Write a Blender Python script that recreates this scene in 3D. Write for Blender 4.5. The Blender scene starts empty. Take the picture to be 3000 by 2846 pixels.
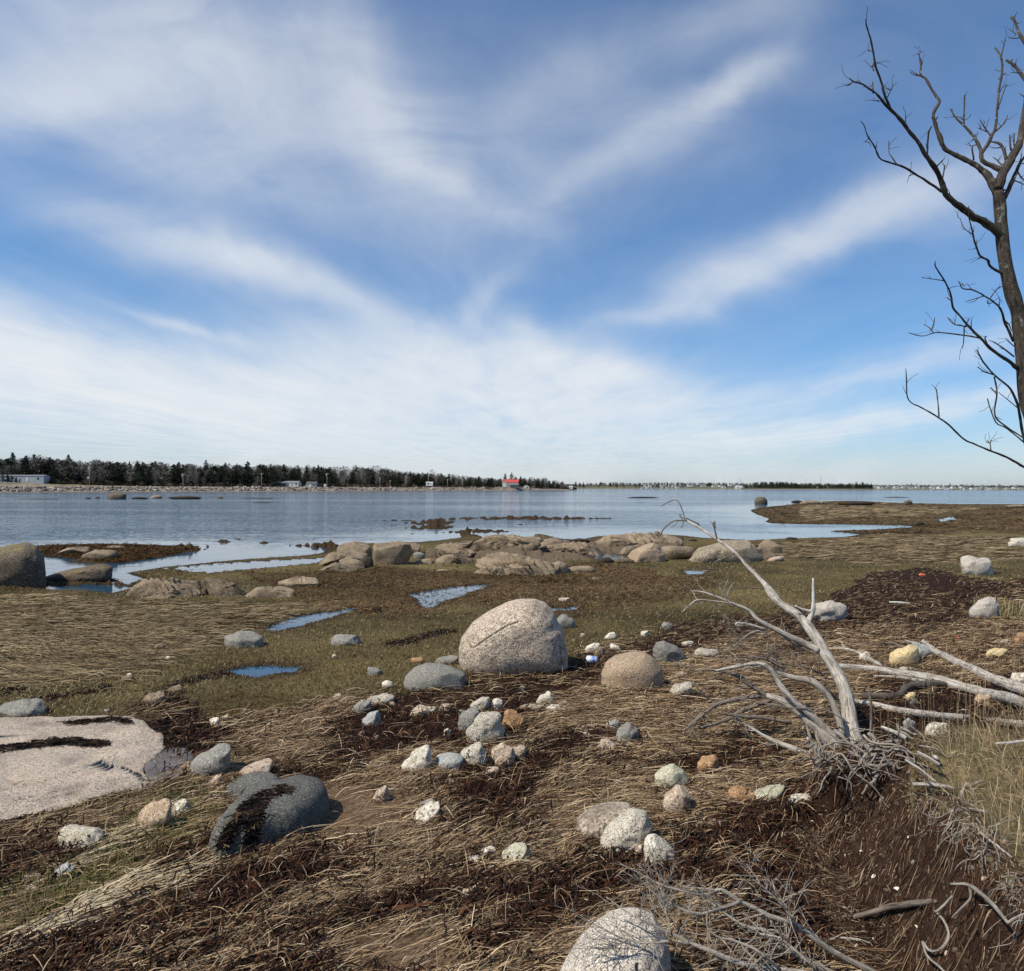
import bpy, bmesh, math
import numpy as np
rng = np.random.default_rng(11)
F, CX, HC = 2065.0, 1500.0, 3.3          # photo focal length in photo pixels, centre column, eye height above the water (m)
S = bpy.context.scene
COL = S.collection
def hy(px): return 1426.0 + (np.asarray(px, float) - 1500.0) / 300.0     # horizon row (the camera rolls a little)
def P(px, py, Y): return np.array([(px - CX) / F * Y, Y, HC + (hy(px) - py) / F * Y])
def topx(x, y, z): 
    px = CX + F * x / y
    return px, hy(px) - (z - HC) / y * F

# ---------------------------------------------------------------- noise
def _h(i, j, k, s):
    h = (i * 73856093) ^ (j * 19349663) ^ (k * 83492791) ^ (s * 2654435)
    h = (h ^ (h >> 13)) * 1274126177
    return ((h ^ (h >> 16)) & 0xffff) / 65535.0
def vnoise(p, s=0):
    f = np.floor(p).astype(np.int64); t = p - f; t = t * t * (3 - 2 * t)
    i, j, k = f[:, 0], f[:, 1], f[:, 2]; a, b, c = t[:, 0], t[:, 1], t[:, 2]
    L = lambda u, v, w: u + (v - u) * w
    x00 = L(_h(i, j, k, s), _h(i + 1, j, k, s), a); x10 = L(_h(i, j + 1, k, s), _h(i + 1, j + 1, k, s), a)
    x01 = L(_h(i, j, k + 1, s), _h(i + 1, j, k + 1, s), a); x11 = L(_h(i, j + 1, k + 1, s), _h(i + 1, j + 1, k + 1, s), a)
    return L(L(x00, x10, b), L(x01, x11, b), c) * 2 - 1
def fbm(p, o=4, s=0, g=.5):
    r = np.zeros(len(p)); w = 1.; n = 0.
    for q in range(o):
        r += w * vnoise(p * 2.03 ** q + q * 17.3, s + q); n += w; w *= g
    return r / n
def f2(x, y, sc, o=3, s=0, sy=None):
    return fbm(np.stack([x * sc, y * (sy or sc), np.zeros_like(x) + s * 3.7], 1), o, s)
def sstep(a, b, x):
    t = np.clip((x - a) / (b - a), 0, 1); return t * t * (3 - 2 * t)
def inpoly(x, y, poly):
    r = np.zeros(len(x), bool); n = len(poly)
    for a in range(n):
        x1, y1 = poly[a]; x2, y2 = poly[(a + 1) % n]
        if y1 == y2: continue
        c = (y1 > y) != (y2 > y)
        r ^= c & (x < (x2 - x1) * (y - y1) / (y2 - y1) + x1)
    return r
def pdist(x, y, poly):
    d = np.full(len(x), 1e9); n = len(poly)
    for a in range(n):
        x1, y1 = poly[a]; x2, y2 = poly[(a + 1) % n]
        ex, ey = x2 - x1, y2 - y1; l = ex * ex + ey * ey + 1e-12
        t = np.clip(((x - x1) * ex + (y - y1) * ey) / l, 0, 1)
        d = np.minimum(d, (x - x1 - t * ex) ** 2 + (y - y1 - t * ey) ** 2)
    return np.sqrt(d)
def sdist(x, y, poly): return np.where(inpoly(x, y, poly), 1, -1) * pdist(x, y, poly)

# ---------------------------------------------------------------- mesh helpers
def mk(name, V, Fs, mat=None, parent=None, cols=None, smooth=True, loc=None, mi=None):
    V = np.asarray(V, float)
    if not isinstance(Fs, (list, tuple)): Fs = [Fs]
    Fs = [np.asarray(f, np.int64) for f in Fs if len(f)]
    me = bpy.data.meshes.new(name)
    me.vertices.add(len(V)); me.vertices.foreach_set('co', V.astype(np.float32).ravel())
    nl = sum(f.size for f in Fs); nf = sum(len(f) for f in Fs)
    me.loops.add(nl); me.polygons.add(nf)
    me.loops.foreach_set('vertex_index', np.concatenate([f.ravel() for f in Fs]).astype(np.int32))
    st = []; o = 0
    for f in Fs:
        st.append(o + np.arange(len(f)) * f.shape[1]); o += f.size
    me.polygons.foreach_set('loop_start', np.concatenate(st).astype(np.int32))
    me.polygons.foreach_set('use_smooth', np.full(nf, smooth))
    me.update(calc_edges=True)
    if cols is not None:
        a = me.color_attributes.new('Col', 'FLOAT_COLOR', 'POINT')
        c = np.ones((len(V), 4), np.float32); c[:, :cols.shape[1]] = cols
        a.data.foreach_set('color', c.ravel())
    if mat:
        for m in (mat if isinstance(mat, (list, tuple)) else [mat]): me.materials.append(m)
    if mi is not None: me.polygons.foreach_set('material_index', np.asarray(mi, np.int32))
    ob = bpy.data.objects.new(name, me); COL.objects.link(ob)
    if parent: ob.parent = parent
    if loc is not None: ob.location = loc
    return ob
def tag(o, label=None, cat=None, group=None, kind=None):
    if label: o['label'] = label
    if cat: o['category'] = cat
    if group: o['group'] = group
    if kind: o['kind'] = kind
    return o
def empty(name, loc, label, cat, group=None, rz=0):
    o = bpy.data.objects.new(name, None); COL.objects.link(o); o.location = loc; o.rotation_euler = (0, 0, rz); o.empty_display_size = .1
    return tag(o, label, cat, group)
class MB:
    def __init__(s): s.v = []; s.q = []; s.t = []; s.c = []; s.n = 0
    def add(s, V, Q=None, T=None, col=None):
        V = np.asarray(V, float)
        if Q is not None and len(Q): s.q.append(np.asarray(Q) + s.n)
        if T is not None and len(T): s.t.append(np.asarray(T) + s.n)
        s.v.append(V); s.n += len(V)
        if col is not None: s.c.append(np.broadcast_to(np.asarray(col, float), (len(V), 3)))
    def build(s, name, mat=None, parent=None, smooth=True, loc=None):
        V = np.concatenate(s.v); fs = []
        if s.q: fs.append(np.concatenate(s.q))
        if s.t: fs.append(np.concatenate(s.t))
        if loc is not None: V = V - np.asarray(loc)
        return mk(name, V, fs, mat, parent, np.concatenate(s.c) if s.c else None, smooth, loc if parent is None else None)
def catmull(p, k):
    p = np.asarray(p, float)
    if len(p) < 3 or k < 2: 
        t = np.linspace(0, len(p) - 1, (len(p) - 1) * max(k, 1) + 1); i = np.minimum(t.astype(int), len(p) - 2); f = (t - i)[:, None]
        return p[i] * (1 - f) + p[i + 1] * f
    q = np.vstack([2 * p[0] - p[1], p, 2 * p[-1] - p[-2]]); out = []
    for i in range(len(p) - 1):
        a, b, c, d = q[i:i + 4]
        for t in np.arange(k) / k:
            out.append(.5 * (2 * b + (c - a) * t + (2 * a - 5 * b + 4 * c - d) * t * t + (3 * b - 3 * c + d - a) * t ** 3))
    out.append(p[-1]); return np.array(out)
UV = [None]        # along / across coordinates of the last tube, for the grain
def tube(pts, rad, m=6, k=4, rough=.12, seed=0, wob=0.):
    A = catmull(np.hstack([np.asarray(pts, float), np.asarray(rad, float)[:, None]]), k)
    p, r = A[:, :3], np.maximum(A[:, 3], 1e-4); n = len(p)
    if wob: p = p + wob * r[:, None] * np.stack([vnoise(p / (r.mean() * 9) + 5.1 * a, seed + a) for a in range(3)], 1)
    T = np.gradient(p, axis=0); T /= np.linalg.norm(T, axis=1)[:, None] + 1e-12
    u = np.cross(T[0], [.3, .5, .81]); u /= np.linalg.norm(u); V = []
    th = np.arange(m) / m * 2 * math.pi
    for i in range(n):
        u = u - T[i] * (u @ T[i]); u /= np.linalg.norm(u) + 1e-12; w = np.cross(T[i], u)
        V.append(p[i] + r[i] * (np.cos(th)[:, None] * u + np.sin(th)[:, None] * w))
    V = np.array(V)
    if rough:
        c = V - p[:, None]; nz = vnoise(V.reshape(-1, 3) / (r.mean() * 1.7), seed).reshape(n, m)
        V = p[:, None] + c * (1 + rough * nz)[..., None]
    V = V.reshape(-1, 3)
    al = np.r_[0, np.cumsum(np.linalg.norm(np.diff(p, axis=0), axis=1))] + (seed * 1.37) % 11
    UV[0] = np.vstack([np.stack([np.repeat(al, m), np.outer(r, np.cos(th)).ravel(), np.outer(r, np.sin(th)).ravel()], 1), [[al[0], 0, 0], [al[-1], 0, 0]]])
    i = np.arange(n - 1)[:, None] * m; j = np.arange(m)[None]; j2 = (j + 1) % m
    Q = np.stack([i + j, i + j2, i + m + j2, i + m + j], -1).reshape(-1, 4)
    V = np.vstack([V, p[0], p[-1]])
    a = np.arange(m); T1 = np.stack([np.full(m, n * m), (a + 1) % m, a], 1); T2 = np.stack([np.full(m, n * m + 1), (n - 1) * m + a, (n - 1) * m + (a + 1) % m], 1)
    return V, Q, np.vstack([T1, T2])
def box(x0, x1, y0, y1, z0, z1):
    V = np.array([[x, y, z] for z in (z0, z1) for y in (y0, y1) for x in (x0, x1)], float)
    return V, np.array([[0, 2, 3, 1], [4, 5, 7, 6], [0, 1, 5, 4], [2, 6, 7, 3], [0, 4, 6, 2], [1, 3, 7, 5]])
_ico = {}
def ico(s):
    if s not in _ico:
        b = bmesh.new(); bmesh.ops.create_icosphere(b, subdivisions=s, radius=1); b.verts.ensure_lookup_table()
        _ico[s] = (np.array([v.co[:] for v in b.verts]), np.array([[v.index for v in f.verts] for f in b.faces])); b.free()
    return _ico[s]

# ---------------------------------------------------------------- node helpers
def newmat(name, rough=.85, spec=.3):
    m = bpy.data.materials.new(name); m.use_nodes = True; nt = m.node_tree
    b = nt.nodes['Principled BSDF']; b.inputs['Roughness'].default_value = rough; b.inputs['Specular IOR Level'].default_value = spec
    return m, nt, b
def N(nt, typ, **kw):
    n = nt.nodes.new(typ)
    for k, v in kw.items():
        if k[0] == '_':
            key = k[1:]; key = int(key) if key.isdigit() else key.replace('_', ' ')
            if isinstance(v, bpy.types.NodeSocket): nt.links.new(v, n.inputs[key])
            else: n.inputs[key].default_value = v
        else: setattr(n, k, v)
    return n
def mathn(nt, op, a, b=0., c=None, clamp=False):
    n = N(nt, 'ShaderNodeMath', operation=op, use_clamp=clamp, _0=a, _1=b)
    if c is not None:
        if isinstance(c, bpy.types.NodeSocket): nt.links.new(c, n.inputs[2])
        else: n.inputs[2].default_value = c
    return n.outputs[0]
def mix(nt, fac, a, b, typ='MIX'):
    n = nt.nodes.new('ShaderNodeMix'); n.data_type = 'RGBA'; n.blend_type = typ
    for i, v in ((0, fac), (6, a), (7, b)):
        if isinstance(v, bpy.types.NodeSocket): nt.links.new(v, n.inputs[i])
        else: n.inputs[i].default_value = v if i == 0 else (*v[:3], 1)
    return n.outputs[2]
def ramp(nt, fac, stops):
    n = nt.nodes.new('ShaderNodeValToRGB'); e = n.color_ramp.elements
    while len(e) < len(stops): e.new(.5)
    for k, (p, c) in enumerate(stops):
        e[k].position = p; e[k].color = (c, c, c, 1) if not hasattr(c, '__len__') else (*c[:3], 1)
    nt.links.new(fac, n.inputs[0]); return n.outputs[0]
def noise(nt, vec, scale, detail=4, rough=.55, dist=0.):
    n = N(nt, 'ShaderNodeTexNoise', _Scale=scale, _Detail=detail, _Roughness=rough, _Distortion=dist)
    nt.links.new(vec, n.inputs['Vector']); return n.outputs[0]
def bump(nt, b, h, strength, dist):
    n = N(nt, 'ShaderNodeBump', _Strength=strength, _Distance=dist, _Height=h)
    nt.links.new(n.outputs[0], b.inputs['Normal']); return n
def objvec(nt, shift=True):
    tc = nt.nodes.new('ShaderNodeTexCoord').outputs['Object']
    if not shift: return tc
    r = nt.nodes.new('ShaderNodeObjectInfo').outputs['Random']
    s = mathn(nt, 'MULTIPLY', r, 53.)
    c = N(nt, 'ShaderNodeCombineXYZ', _0=s, _1=s, _2=s).outputs[0]
    return N(nt, 'ShaderNodeVectorMath', operation='ADD', _0=tc, _1=c).outputs[0]
def rockmat(name, a, b, dark=(.03, .03, .03), light=(.6, .56, .5), sp=60, nd=.25, nl=.2, stain=.3, stainc=(.06, .05, .04), lich=None, ln=.5, vein=0., bs=.5, ss=3., cap=None):
    m, nt, bs_ = newmat(name, .9, .25); v = objvec(nt)
    base = mix(nt, ramp(nt, noise(nt, v, 3.2, 5), [(.35, 0), (.65, 1)]), a, b)
    vo = N(nt, 'ShaderNodeTexVoronoi', _Scale=sp); nt.links.new(v, vo.inputs['Vector'])
    g = N(nt, 'ShaderNodeSeparateColor', _0=vo.outputs['Color']).outputs
    base = mix(nt, ramp(nt, g[0], [(max(nd - .06, 0), .8), (nd + .06, 0)]), base, dark)
    base = mix(nt, ramp(nt, g[1], [(1 - nl - .06, 0), (min(1 - nl + .06, 1), .75)]), base, light)
    n2 = noise(nt, v, ss, 6, .65)
    if stain: base = mix(nt, ramp(nt, n2, [(.52, 0), (.68, stain)]), base, stainc)
    if lich is not None: base = mix(nt, ramp(nt, noise(nt, v, 7, 6, .7), [(ln, 0), (ln + .1, .75)]), base, lich)
    if vein:
        w = N(nt, 'ShaderNodeTexVoronoi', _Scale=vein, feature='DISTANCE_TO_EDGE'); nt.links.new(N(nt, 'ShaderNodeVectorMath', operation='ADD', _0=v, _1=N(nt, 'ShaderNodeTexNoise', _Vector=v, _Scale=6., _Detail=3.).outputs[1]).outputs[0], w.inputs['Vector'])
        base = mix(nt, ramp(nt, w.outputs[0], [(.0, .85), (.09, 0)]), base, dark)
    if cap is not None:
        up = N(nt, 'ShaderNodeSeparateXYZ', _0=nt.nodes.new('ShaderNodeNewGeometry').outputs['Normal']).outputs[2]
        base = mix(nt, mathn(nt, 'MULTIPLY', ramp(nt, up, [(.70, 0), (.93, 1)]), ramp(nt, noise(nt, v, 2.6, 5, .65), [(.50, 0), (.58, .85)])), base, cap)
    var = mathn(nt, 'MULTIPLY_ADD', nt.nodes.new('ShaderNodeObjectInfo').outputs['Random'], .25, .88)
    base = mix(nt, 1., base, N(nt, 'ShaderNodeCombineColor', _0=mathn(nt, 'MULTIPLY', var, 1.04), _1=var, _2=mathn(nt, 'MULTIPLY', var, .92)).outputs[0], 'MULTIPLY')
    nt.links.new(base, bs_.inputs['Base Color'])
    h = mathn(nt, 'ADD', mathn(nt, 'MULTIPLY', noise(nt, v, 14, 6, .7), 1.), mathn(nt, 'MULTIPLY', g[2], .18))
    bump(nt, bs_, h, bs, .03)
    return m
def flatmat(name, c, rough=.8, var=.25, sc=4., bs=0.):
    m, nt, b = newmat(name, rough); v = objvec(nt)
    f = ramp(nt, noise(nt, v, sc, 4), [(.3, 1 - var), (.7, 1 + var)])
    nt.links.new(mix(nt, 1., c, f, 'MULTIPLY'), b.inputs['Base Color'])
    if bs: bump(nt, b, noise(nt, v, sc * 4, 4), bs, .02)
    return m
def colmat(name, rough=.8, spec=.25, sc=18., var=.3, transl=0.):
    m, nt, b = newmat(name, rough, spec)
    a = N(nt, 'ShaderNodeVertexColor', layer_name='Col').outputs[0]
    f = ramp(nt, noise(nt, nt.nodes.new('ShaderNodeTexCoord').outputs['Object'], sc, 3), [(.3, 1 - var), (.7, 1 + var)])
    nt.links.new(mix(nt, 1., a, f, 'MULTIPLY'), b.inputs['Base Color'])
    return m
# ---------------------------------------------------------------- the lie of the land
def unp0(poly, z=0.0):          # photo outline -> plan outline on the level z
    out = []
    for px, py in poly:
        Y = (HC - z) * F / (py - hy(px)); out.append(((px - CX) / F * Y, Y))
    return out
LAND = unp0([(-900, 1712), (-300, 1708), (0, 1706), (135, 1703), (330, 1694), (352, 1704), (250, 1712), (140, 1718), (130, 1727), (250, 1730), (330, 1738),
  (392, 1722), (384, 1708), (425, 1696), (370, 1679), (480, 1662), (700, 1640), (900, 1627), (960, 1618), (1010, 1606), (1080, 1592), (1230, 1588), (1300, 1582), (1385, 1570),
  (1450, 1580), (1560, 1574), (1700, 1582), (1745, 1572), (1850, 1564), (1990, 1568), (2060, 1576), (2200, 1583), (2300, 1578), (2480, 1573), (2525, 1566),
  (2480, 1561), (2400, 1556), (2560, 1552), (2690, 1544), (2660, 1540), (2500, 1537), (2330, 1535.5), (2240, 1532), (2255, 1520), (2218, 1508), (2196, 1496),
  (2230, 1487), (2330, 1478), (2345, 1471), (2450, 1468), (2560, 1470), (2680, 1476), (2800, 1478), (3000, 1478), (3900, 1478)]) + [(900., 90.), (900., -60.), (-200., -60.), (-200., 22.)]
MAT = unp0([(100, 1604), (200, 1599), (430, 1598), (540, 1608), (562, 1613), (480, 1631), (350, 1651), (270, 1646), (200, 1634), (130, 1630)])
BANK = [(-8, .6), (.4, 1.1), (1.5, 1.95), (1.93, 2.62), (2.12, 3.1), (2.25, 3.45), (2.34, 3.9), (2.55, 4.55), (2.85, 5.0), (3.6, 5.4), (6, 6.0), (15, 7), (70, 9), (70, -70), (-70, -70), (-70, -4)]
ZY = [-60, 0, 2.5, 3.3, 5, 7, 10, 14, 18, 24, 30, 50, 90, 150, 900]
ZV = [1.2, 1.1, 1.0, .97, .88, .76, .58, .40, .28, .18, .13, .16, .26, .32, .4]
POOLS = [[(1200, 1742), (1290, 1724), (1415, 1714), (1432, 1721), (1350, 1746), (1262, 1779), (1228, 1762)], [(765, 1848), (860, 1809), (1030, 1783), (1022, 1793), (900, 1830), (820, 1849)],
  [(648, 1970), (720, 1954), (800, 1946), (872, 1956), (850, 1970), (760, 1984), (690, 1977)], [(1722, 1616), (1765, 1621), (1830, 1628), (1842, 1635), (1760, 1642), (1728, 1630)],
  [(2000, 1673), (2078, 1670), (2062, 1681), (2010, 1683)], [(1612, 1783), (1692, 1777), (1692, 1786), (1630, 1789)], [(2742, 1521), (2790, 1515), (2802, 1522), (2760, 1528)],
  [(503, 1664), (640, 1652), (800, 1642), (948, 1636), (922, 1649), (800, 1661), (700, 1669), (620, 1677), (560, 1674)], [(1390, 1603), (1455, 1599), (1440, 1607), (1400, 1608)]]
WZ = [(-400, 2440), (0, 2445), (330, 2385), (440, 2280), (520, 2250), (420, 2090), (470, 2050), (560, 2130), (640, 2112), (900, 2075), (1180, 2030), (1330, 1975), (1640, 1945), (1800, 1895), (1950, 1845), (2150, 1810), (2400, 1785), (2480, 1735), (2560, 1668), (2720, 1660), (2860, 1700), (3400, 1690), (6000, 1690), (6000, 3300), (-3000, 3300), (-3000, 2600)]   # drift line of weed and straw
GRN = [[(420, 2330), (640, 2300), (680, 2380), (600, 2460), (430, 2540), (330, 2640), (100, 2750), (-100, 2800), (-100, 2650), (200, 2540)]]
TAN = [[(-3000, 1745), (300, 1748), (700, 1772), (960, 1768), (700, 1850), (500, 1930), (250, 1990), (-400, 2020), (-3000, 2020)], [(2250, 1590), (2600, 1570), (6000, 1560), (6000, 1640), (2800, 1640), (2500, 1650), (2250, 1640)], [(2350, 1480), (2900, 1490), (2700, 1510), (2350, 1525)]]
RUST = [[(700, 1680), (1000, 1665), (1400, 1680), (1750, 1660), (2100, 1690), (2000, 1760), (1600, 1800), (1450, 1760), (1200, 1800), (950, 1780)], [(2200, 1470), (6000, 1470), (6000, 1550), (2900, 1560), (2560, 1570), (2250, 1530)]]
SAND = [[(830, 2320), (1010, 2280), (1270, 2310), (1230, 2420), (990, 2490), (820, 2450)], [(1550, 2310), (1720, 2300), (1740, 2400), (1650, 2500), (1580, 2460)], [(960, 2740), (1120, 2680), (1350, 2700), (1370, 2890), (960, 2890)], [(1860, 2240), (1930, 2240), (1930, 2310), (1880, 2310)]]

def jit(px, py, a=22, sc=.012, s=3):
    return px + a * f2(px, py, sc, 3, s), py + .5 * a * f2(px, py * 2, sc, 3, s + 7)
BED = [[(1235, 1618), (1385, 1590), (1560, 1578), (1740, 1584), (2010, 1590), (2005, 1606), (1850, 1622), (1700, 1652), (1500, 1640), (1390, 1640), (1250, 1652)]]
def zones(px, py, soft=0.):
    jx, jy = jit(px, py, 46); jx, jy = jit(jx, jy, 16, .05, 31)
    if soft: k = np.clip((py - 1430) / 420, .12, 1) * soft; jx = jx + rng.normal(0, 3.2, len(px)) * k; jy = jy + rng.normal(0, 1.5, len(px)) * k
    far = py < 1760
    fk = np.clip((py - 1455) / 220, .12, 1); jx = np.where(far, px + 90 * fk * f2(px, py * 6, .006, 4, 5), jx); jy = np.where(far, py + 24 * fk * f2(px, py * 6, .007, 4, 6), jy)
    z = np.zeros(len(px), int)                                # 0 olive turf
    for p in RUST: z[inpoly(jx, jy, p)] = 2
    for p in TAN: z[inpoly(jx, jy, p)] = 1
    z[inpoly(jx, jy, WZ)] = 4
    for p in BED: z[inpoly(jx, jy, p)] = 6
    for p in SAND: z[inpoly(jx, jy, p)] = 5
    for p in GRN: z[inpoly(jx, jy, p)] = 3
    return z
def flow(x, y):      # heading of combed straw, radians from +x
    return np.interp(x + .25 * y, [-4, -1.5, 0, 2, 5], [.95, .8, .62, .35, .1]) + .55 * f2(x, y, .7, 2, 41)

us = np.concatenate([-np.geomspace(60, 1.3, 24), np.linspace(-1.28, -.86, 110)[:-1], np.linspace(-.86, .86, 920), np.linspace(.86, 1.28, 110)[1:], np.geomspace(1.3, 60, 24)])
ys = np.concatenate([-np.geomspace(40, .3, 12), np.linspace(0, 2.6, 22)[:-1], 5162 / np.arange(1985, 70, -2.7), 5162 / np.geomspace(70, .55, 60)])
gy = np.where(ys > 1, ys, 1.0)
UU, YY = np.meshgrid(us, ys); XX = UU * gy[:, None]
x, y = XX.ravel(), YY.ravel()
zb = np.interp(y, ZY, ZV)
sd = np.full(len(x), 1e3)
near = (np.abs(x) < 260) & (y < 320) & (y > 8)
sd[near] = sdist(x[near], y[near], LAND)
sd[~near & (y >= 8)] = np.where((y[~near & (y >= 8)] > 130), -60, 60)
sd[(y >= 8) & ~near & (y < 130) & (x < 0)] = -60
L = 1.2 + .03 * np.abs(y)
z = np.where(sd > 0, zb * (1 - np.exp(-sd / L)) + .005, -.9 * (1 - np.exp(sd / (4 + .1 * np.abs(y)))) - .0)
z = np.where(y > 320, -1.2, z)
nm = (y > 20) & (y < 60) & (np.abs(x) < 60)
sm = sdist(x[nm], y[nm], MAT)
z[nm] = np.maximum(z[nm], np.where(sm > 0, .16 * (1 - np.exp(-sm / 1.0)), -.25 * (1 - np.exp(sm / 1.5))) + .04 * f2(x[nm], y[nm], .9, 3, 21))
px, py = np.full(len(x), -1e4), np.full(len(x), 1e4)
fr = y > 1.0
px[fr], py[fr] = topx(x[fr], y[fr], z[fr])
vis = fr & (px > -2800) & (px < 5800) & (py < 3300) & (py > 1440)
# small weed mounds awash off the ledges
weedm = np.zeros(len(x), bool)
for cx, cy, rx, ry, hgt in [(1285, 1553, 52, 6, .18), (1240, 1557, 70, 4, .1), (1390, 1566, 50, 5, .22), (1470, 1568, 28, 4, .2), (1350, 1545, 90, 3, .09), (1440, 1541, 100, 3, .08), (1560, 1543, 130, 4, .1), (1650, 1539, 110, 3, .1),
     (1760, 1536, 90, 2.5, .08), (1150, 1549, 90, 2, .06), (560, 1612, 60, 5, .1), (640, 1600, 70, 3, .08), (700, 1592, 60, 2.5, .07), (760, 1604, 60, 2.5, .07), (900, 1612, 60, 5, .1), (960, 1608, 40, 4, .12), (1230, 1574, 60, 3, .08), (1330, 1570, 70, 3, .07), (240, 1652, 50, 5, .08), (330, 1718, 40, 4, .1), (250, 1722, 60, 3, .06), (1560, 1560, 70, 2.5, .06), (930, 1590, 60, 2, .05)]:
    k = vis & (np.abs(px - cx) < 3 * rx) & (np.abs(py - cy) < 3 * ry)
    hgt = hgt * 1.8 if hgt < .13 else hgt
    g = np.exp(-((px[k] - cx) / rx) ** 2 - ((py[k] - cy) / ry) ** 2)
    z[k] = np.where(g > .06, np.maximum(z[k], -.12) + hgt * 1.15 * g * (1 + 1.5 * f2(px[k], py[k], .10, 4, 33, .55)), z[k]); weedm[k] |= g > .1
zone = np.zeros(len(x), int); zone[vis] = zones(px[vis], py[vis], 9.)
nr = vis & (y < 60)
bmp = np.zeros(len(x)); xn, yn = x[nr], y[nr]
fl = .75; ca, sa = math.cos(fl), math.sin(fl); al, ac = xn * ca + yn * sa, -xn * sa + yn * ca
wr = f2(al, ac, .7, 4, 51, 2.6); fine = f2(xn, yn, 7, 3, 52)
zn = zone[nr]
bmp[nr] = np.select([zn == 6, zn == 4, zn == 1, zn == 2, zn == 5], [.50 * np.round(3.5 * f2(xn * .9 + yn * .43, yn * .9 - xn * .43, .30, 3, 55, .9)) / 3.5 + .30 * np.minimum(.3, np.abs(f2(xn, yn, .8, 3, 57))) + .05 * f2(xn, yn, 2.2, 4, 56) + .05, .055 * np.maximum(wr, -.35) + .022 * fine, .03 * f2(xn, yn, .5, 3, 53, 2.0) + .008 * fine, .03 * f2(xn, yn, 1.3, 3, 54, 2.2) + .01 * fine, .02 * wr - .02 + .006 * fine], .03 * wr + .014 * fine)
z += bmp * sstep(0, 1.2, sd)
# tide pools lie level
POOLZ = []; rim = np.zeros(len(x))
for pl in POOLS:
    zc = .1
    for _ in range(6):
        c = np.mean(unp0(pl, zc), 0); zc = float(np.interp(c[1], ZY, ZV)) * .9
    w = unp0(pl, zc); a = np.array(w); k = (x > a[:, 0].min() - 2) & (x < a[:, 0].max() + 2) & (y > a[:, 1].min() - 2) & (y < a[:, 1].max() + 3)
    d = sdist(x[k], y[k], w) + .22 * f2(x[k], y[k], 1.6, 4, 61)
    b = np.exp(-(np.minimum(d, 0) / .5) ** 2)
    z[k] = np.where(d > 0, zc - .05, z[k] * (1 - b) + (zc + .012 + .012 * np.abs(f2(x[k], y[k], 5, 2, 62))) * b)
    rim[k] = np.maximum(rim[k], np.exp(-(np.minimum(d, 0) / .30) ** 2)); POOLZ.append((w, zc))
# the eroded bank the camera stands on
kb = (y < 12)
sb = sdist(x[kb], y[kb], BANK) + .10 * f2(x[kb], y[kb], 1.6, 4, 71)
top = 1.66 - .05 * np.maximum(y[kb] - 2.5, 0) + .03 * f2(x[kb], y[kb], 2, 3, 72)
wid = .42 + .5 * sstep(4.6, 5.4, y[kb])
bw = sstep(-wid, .06, sb)
z[kb] = z[kb] * (1 - bw) + top * bw + .13 * f2(x[kb], y[kb], 5, 5, 73) * (bw > .02) * (bw < .97)
bankw = np.zeros(len(x)); bankw[kb] = bw; banks = np.full(len(x), -9.); banks[kb] = sb
# hollow under the overturned roots
rx, ry = 2.55, 4.35
dd = np.exp(-(((x - rx) / .33) ** 2 + ((y - ry) / .28) ** 2)); z -= .30 * dd * (y < 8)
ZG = z.reshape(len(ys), len(us))
def Zi(qx, qy):
    qy = np.asarray(qy, float); g = np.where(qy > 1, qy, 1.0); u = qx / g
    j = np.clip(np.searchsorted(us, u) - 1, 0, len(us) - 2); i = np.clip(np.searchsorted(ys, qy) - 1, 0, len(ys) - 2)
    fj = np.clip((u - us[j]) / (us[j + 1] - us[j]), 0, 1); fi = np.clip((qy - ys[i]) / (ys[i + 1] - ys[i]), 0, 1)
    return (ZG[i, j] * (1 - fj) + ZG[i, j + 1] * fj) * (1 - fi) + (ZG[i + 1, j] * (1 - fj) + ZG[i + 1, j + 1] * fj) * fi
YS = np.geomspace(1.6, 320, 260)
def ground(px, py):             # where a sight line meets the ground (arrays)
    px = np.atleast_1d(np.asarray(px, float)); py = np.atleast_1d(np.asarray(py, float)); out = np.zeros((len(px), 3))
    for a in range(0, len(px), 20000):
        p, q = px[a:a + 20000], py[a:a + 20000]; dx = (p - CX) / F; dz = (hy(p) - q) / F
        Yg = np.broadcast_to(YS, (len(p), len(YS)))
        zr = HC + dz[:, None] * Yg; zg = Zi(dx[:, None] * Yg, Yg); df = zr - zg
        i = np.argmax(df < 0, 1); i = np.where((df < 0).any(1), np.maximum(i, 1), len(YS) - 1); r = np.arange(len(p))
        a0, a1 = df[r, i - 1], df[r, i]; t = np.clip(a0 / (a0 - a1 + 1e-9), 0, 1); Y = YS[i - 1] + t * (YS[i] - YS[i - 1])
        out[a:a + 20000] = np.stack([dx * Y, Y, HC + dz * Y], 1)
    return out
def G(px, py): return ground(px, py)[0]

# ground colours by what grows or lies there
C = {0: (.094, .074, .032), 1: (.135, .100, .056), 2: (.078, .049, .025), 3: (.072, .066, .024), 4: (.026, .0135, .0085), 5: (.150, .098, .060), 6: (.135, .100, .066)}
col = np.array([C[k] for k in range(7)])[zone]
n1 = f2(x, y, 1.1, 4, 81); n2 = f2(x, y, .25, 3, 82)
k0 = zone == 0; n2 = n2 * 1.5; n3 = f2(x, y, .45, 4, 85)
col *= np.where(np.isin(zone, (0, 1, 2))[:, None], np.clip(1 + 1.3 * n3, .35, 1.8)[:, None], 1.)
col[k0] = col[k0] * (1 + .3 * n1[k0])[:, None] + np.maximum(n2[k0], 0)[:, None] * np.array([.06, .03, .01]) * .5
kr = (zone == 2); mixr = sstep(-.1, .35, n2)[:, None]
col[kr] = (col * (1 - .6 * mixr) + .6 * mixr * np.array([.095, .075, .035]))[kr]
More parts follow.
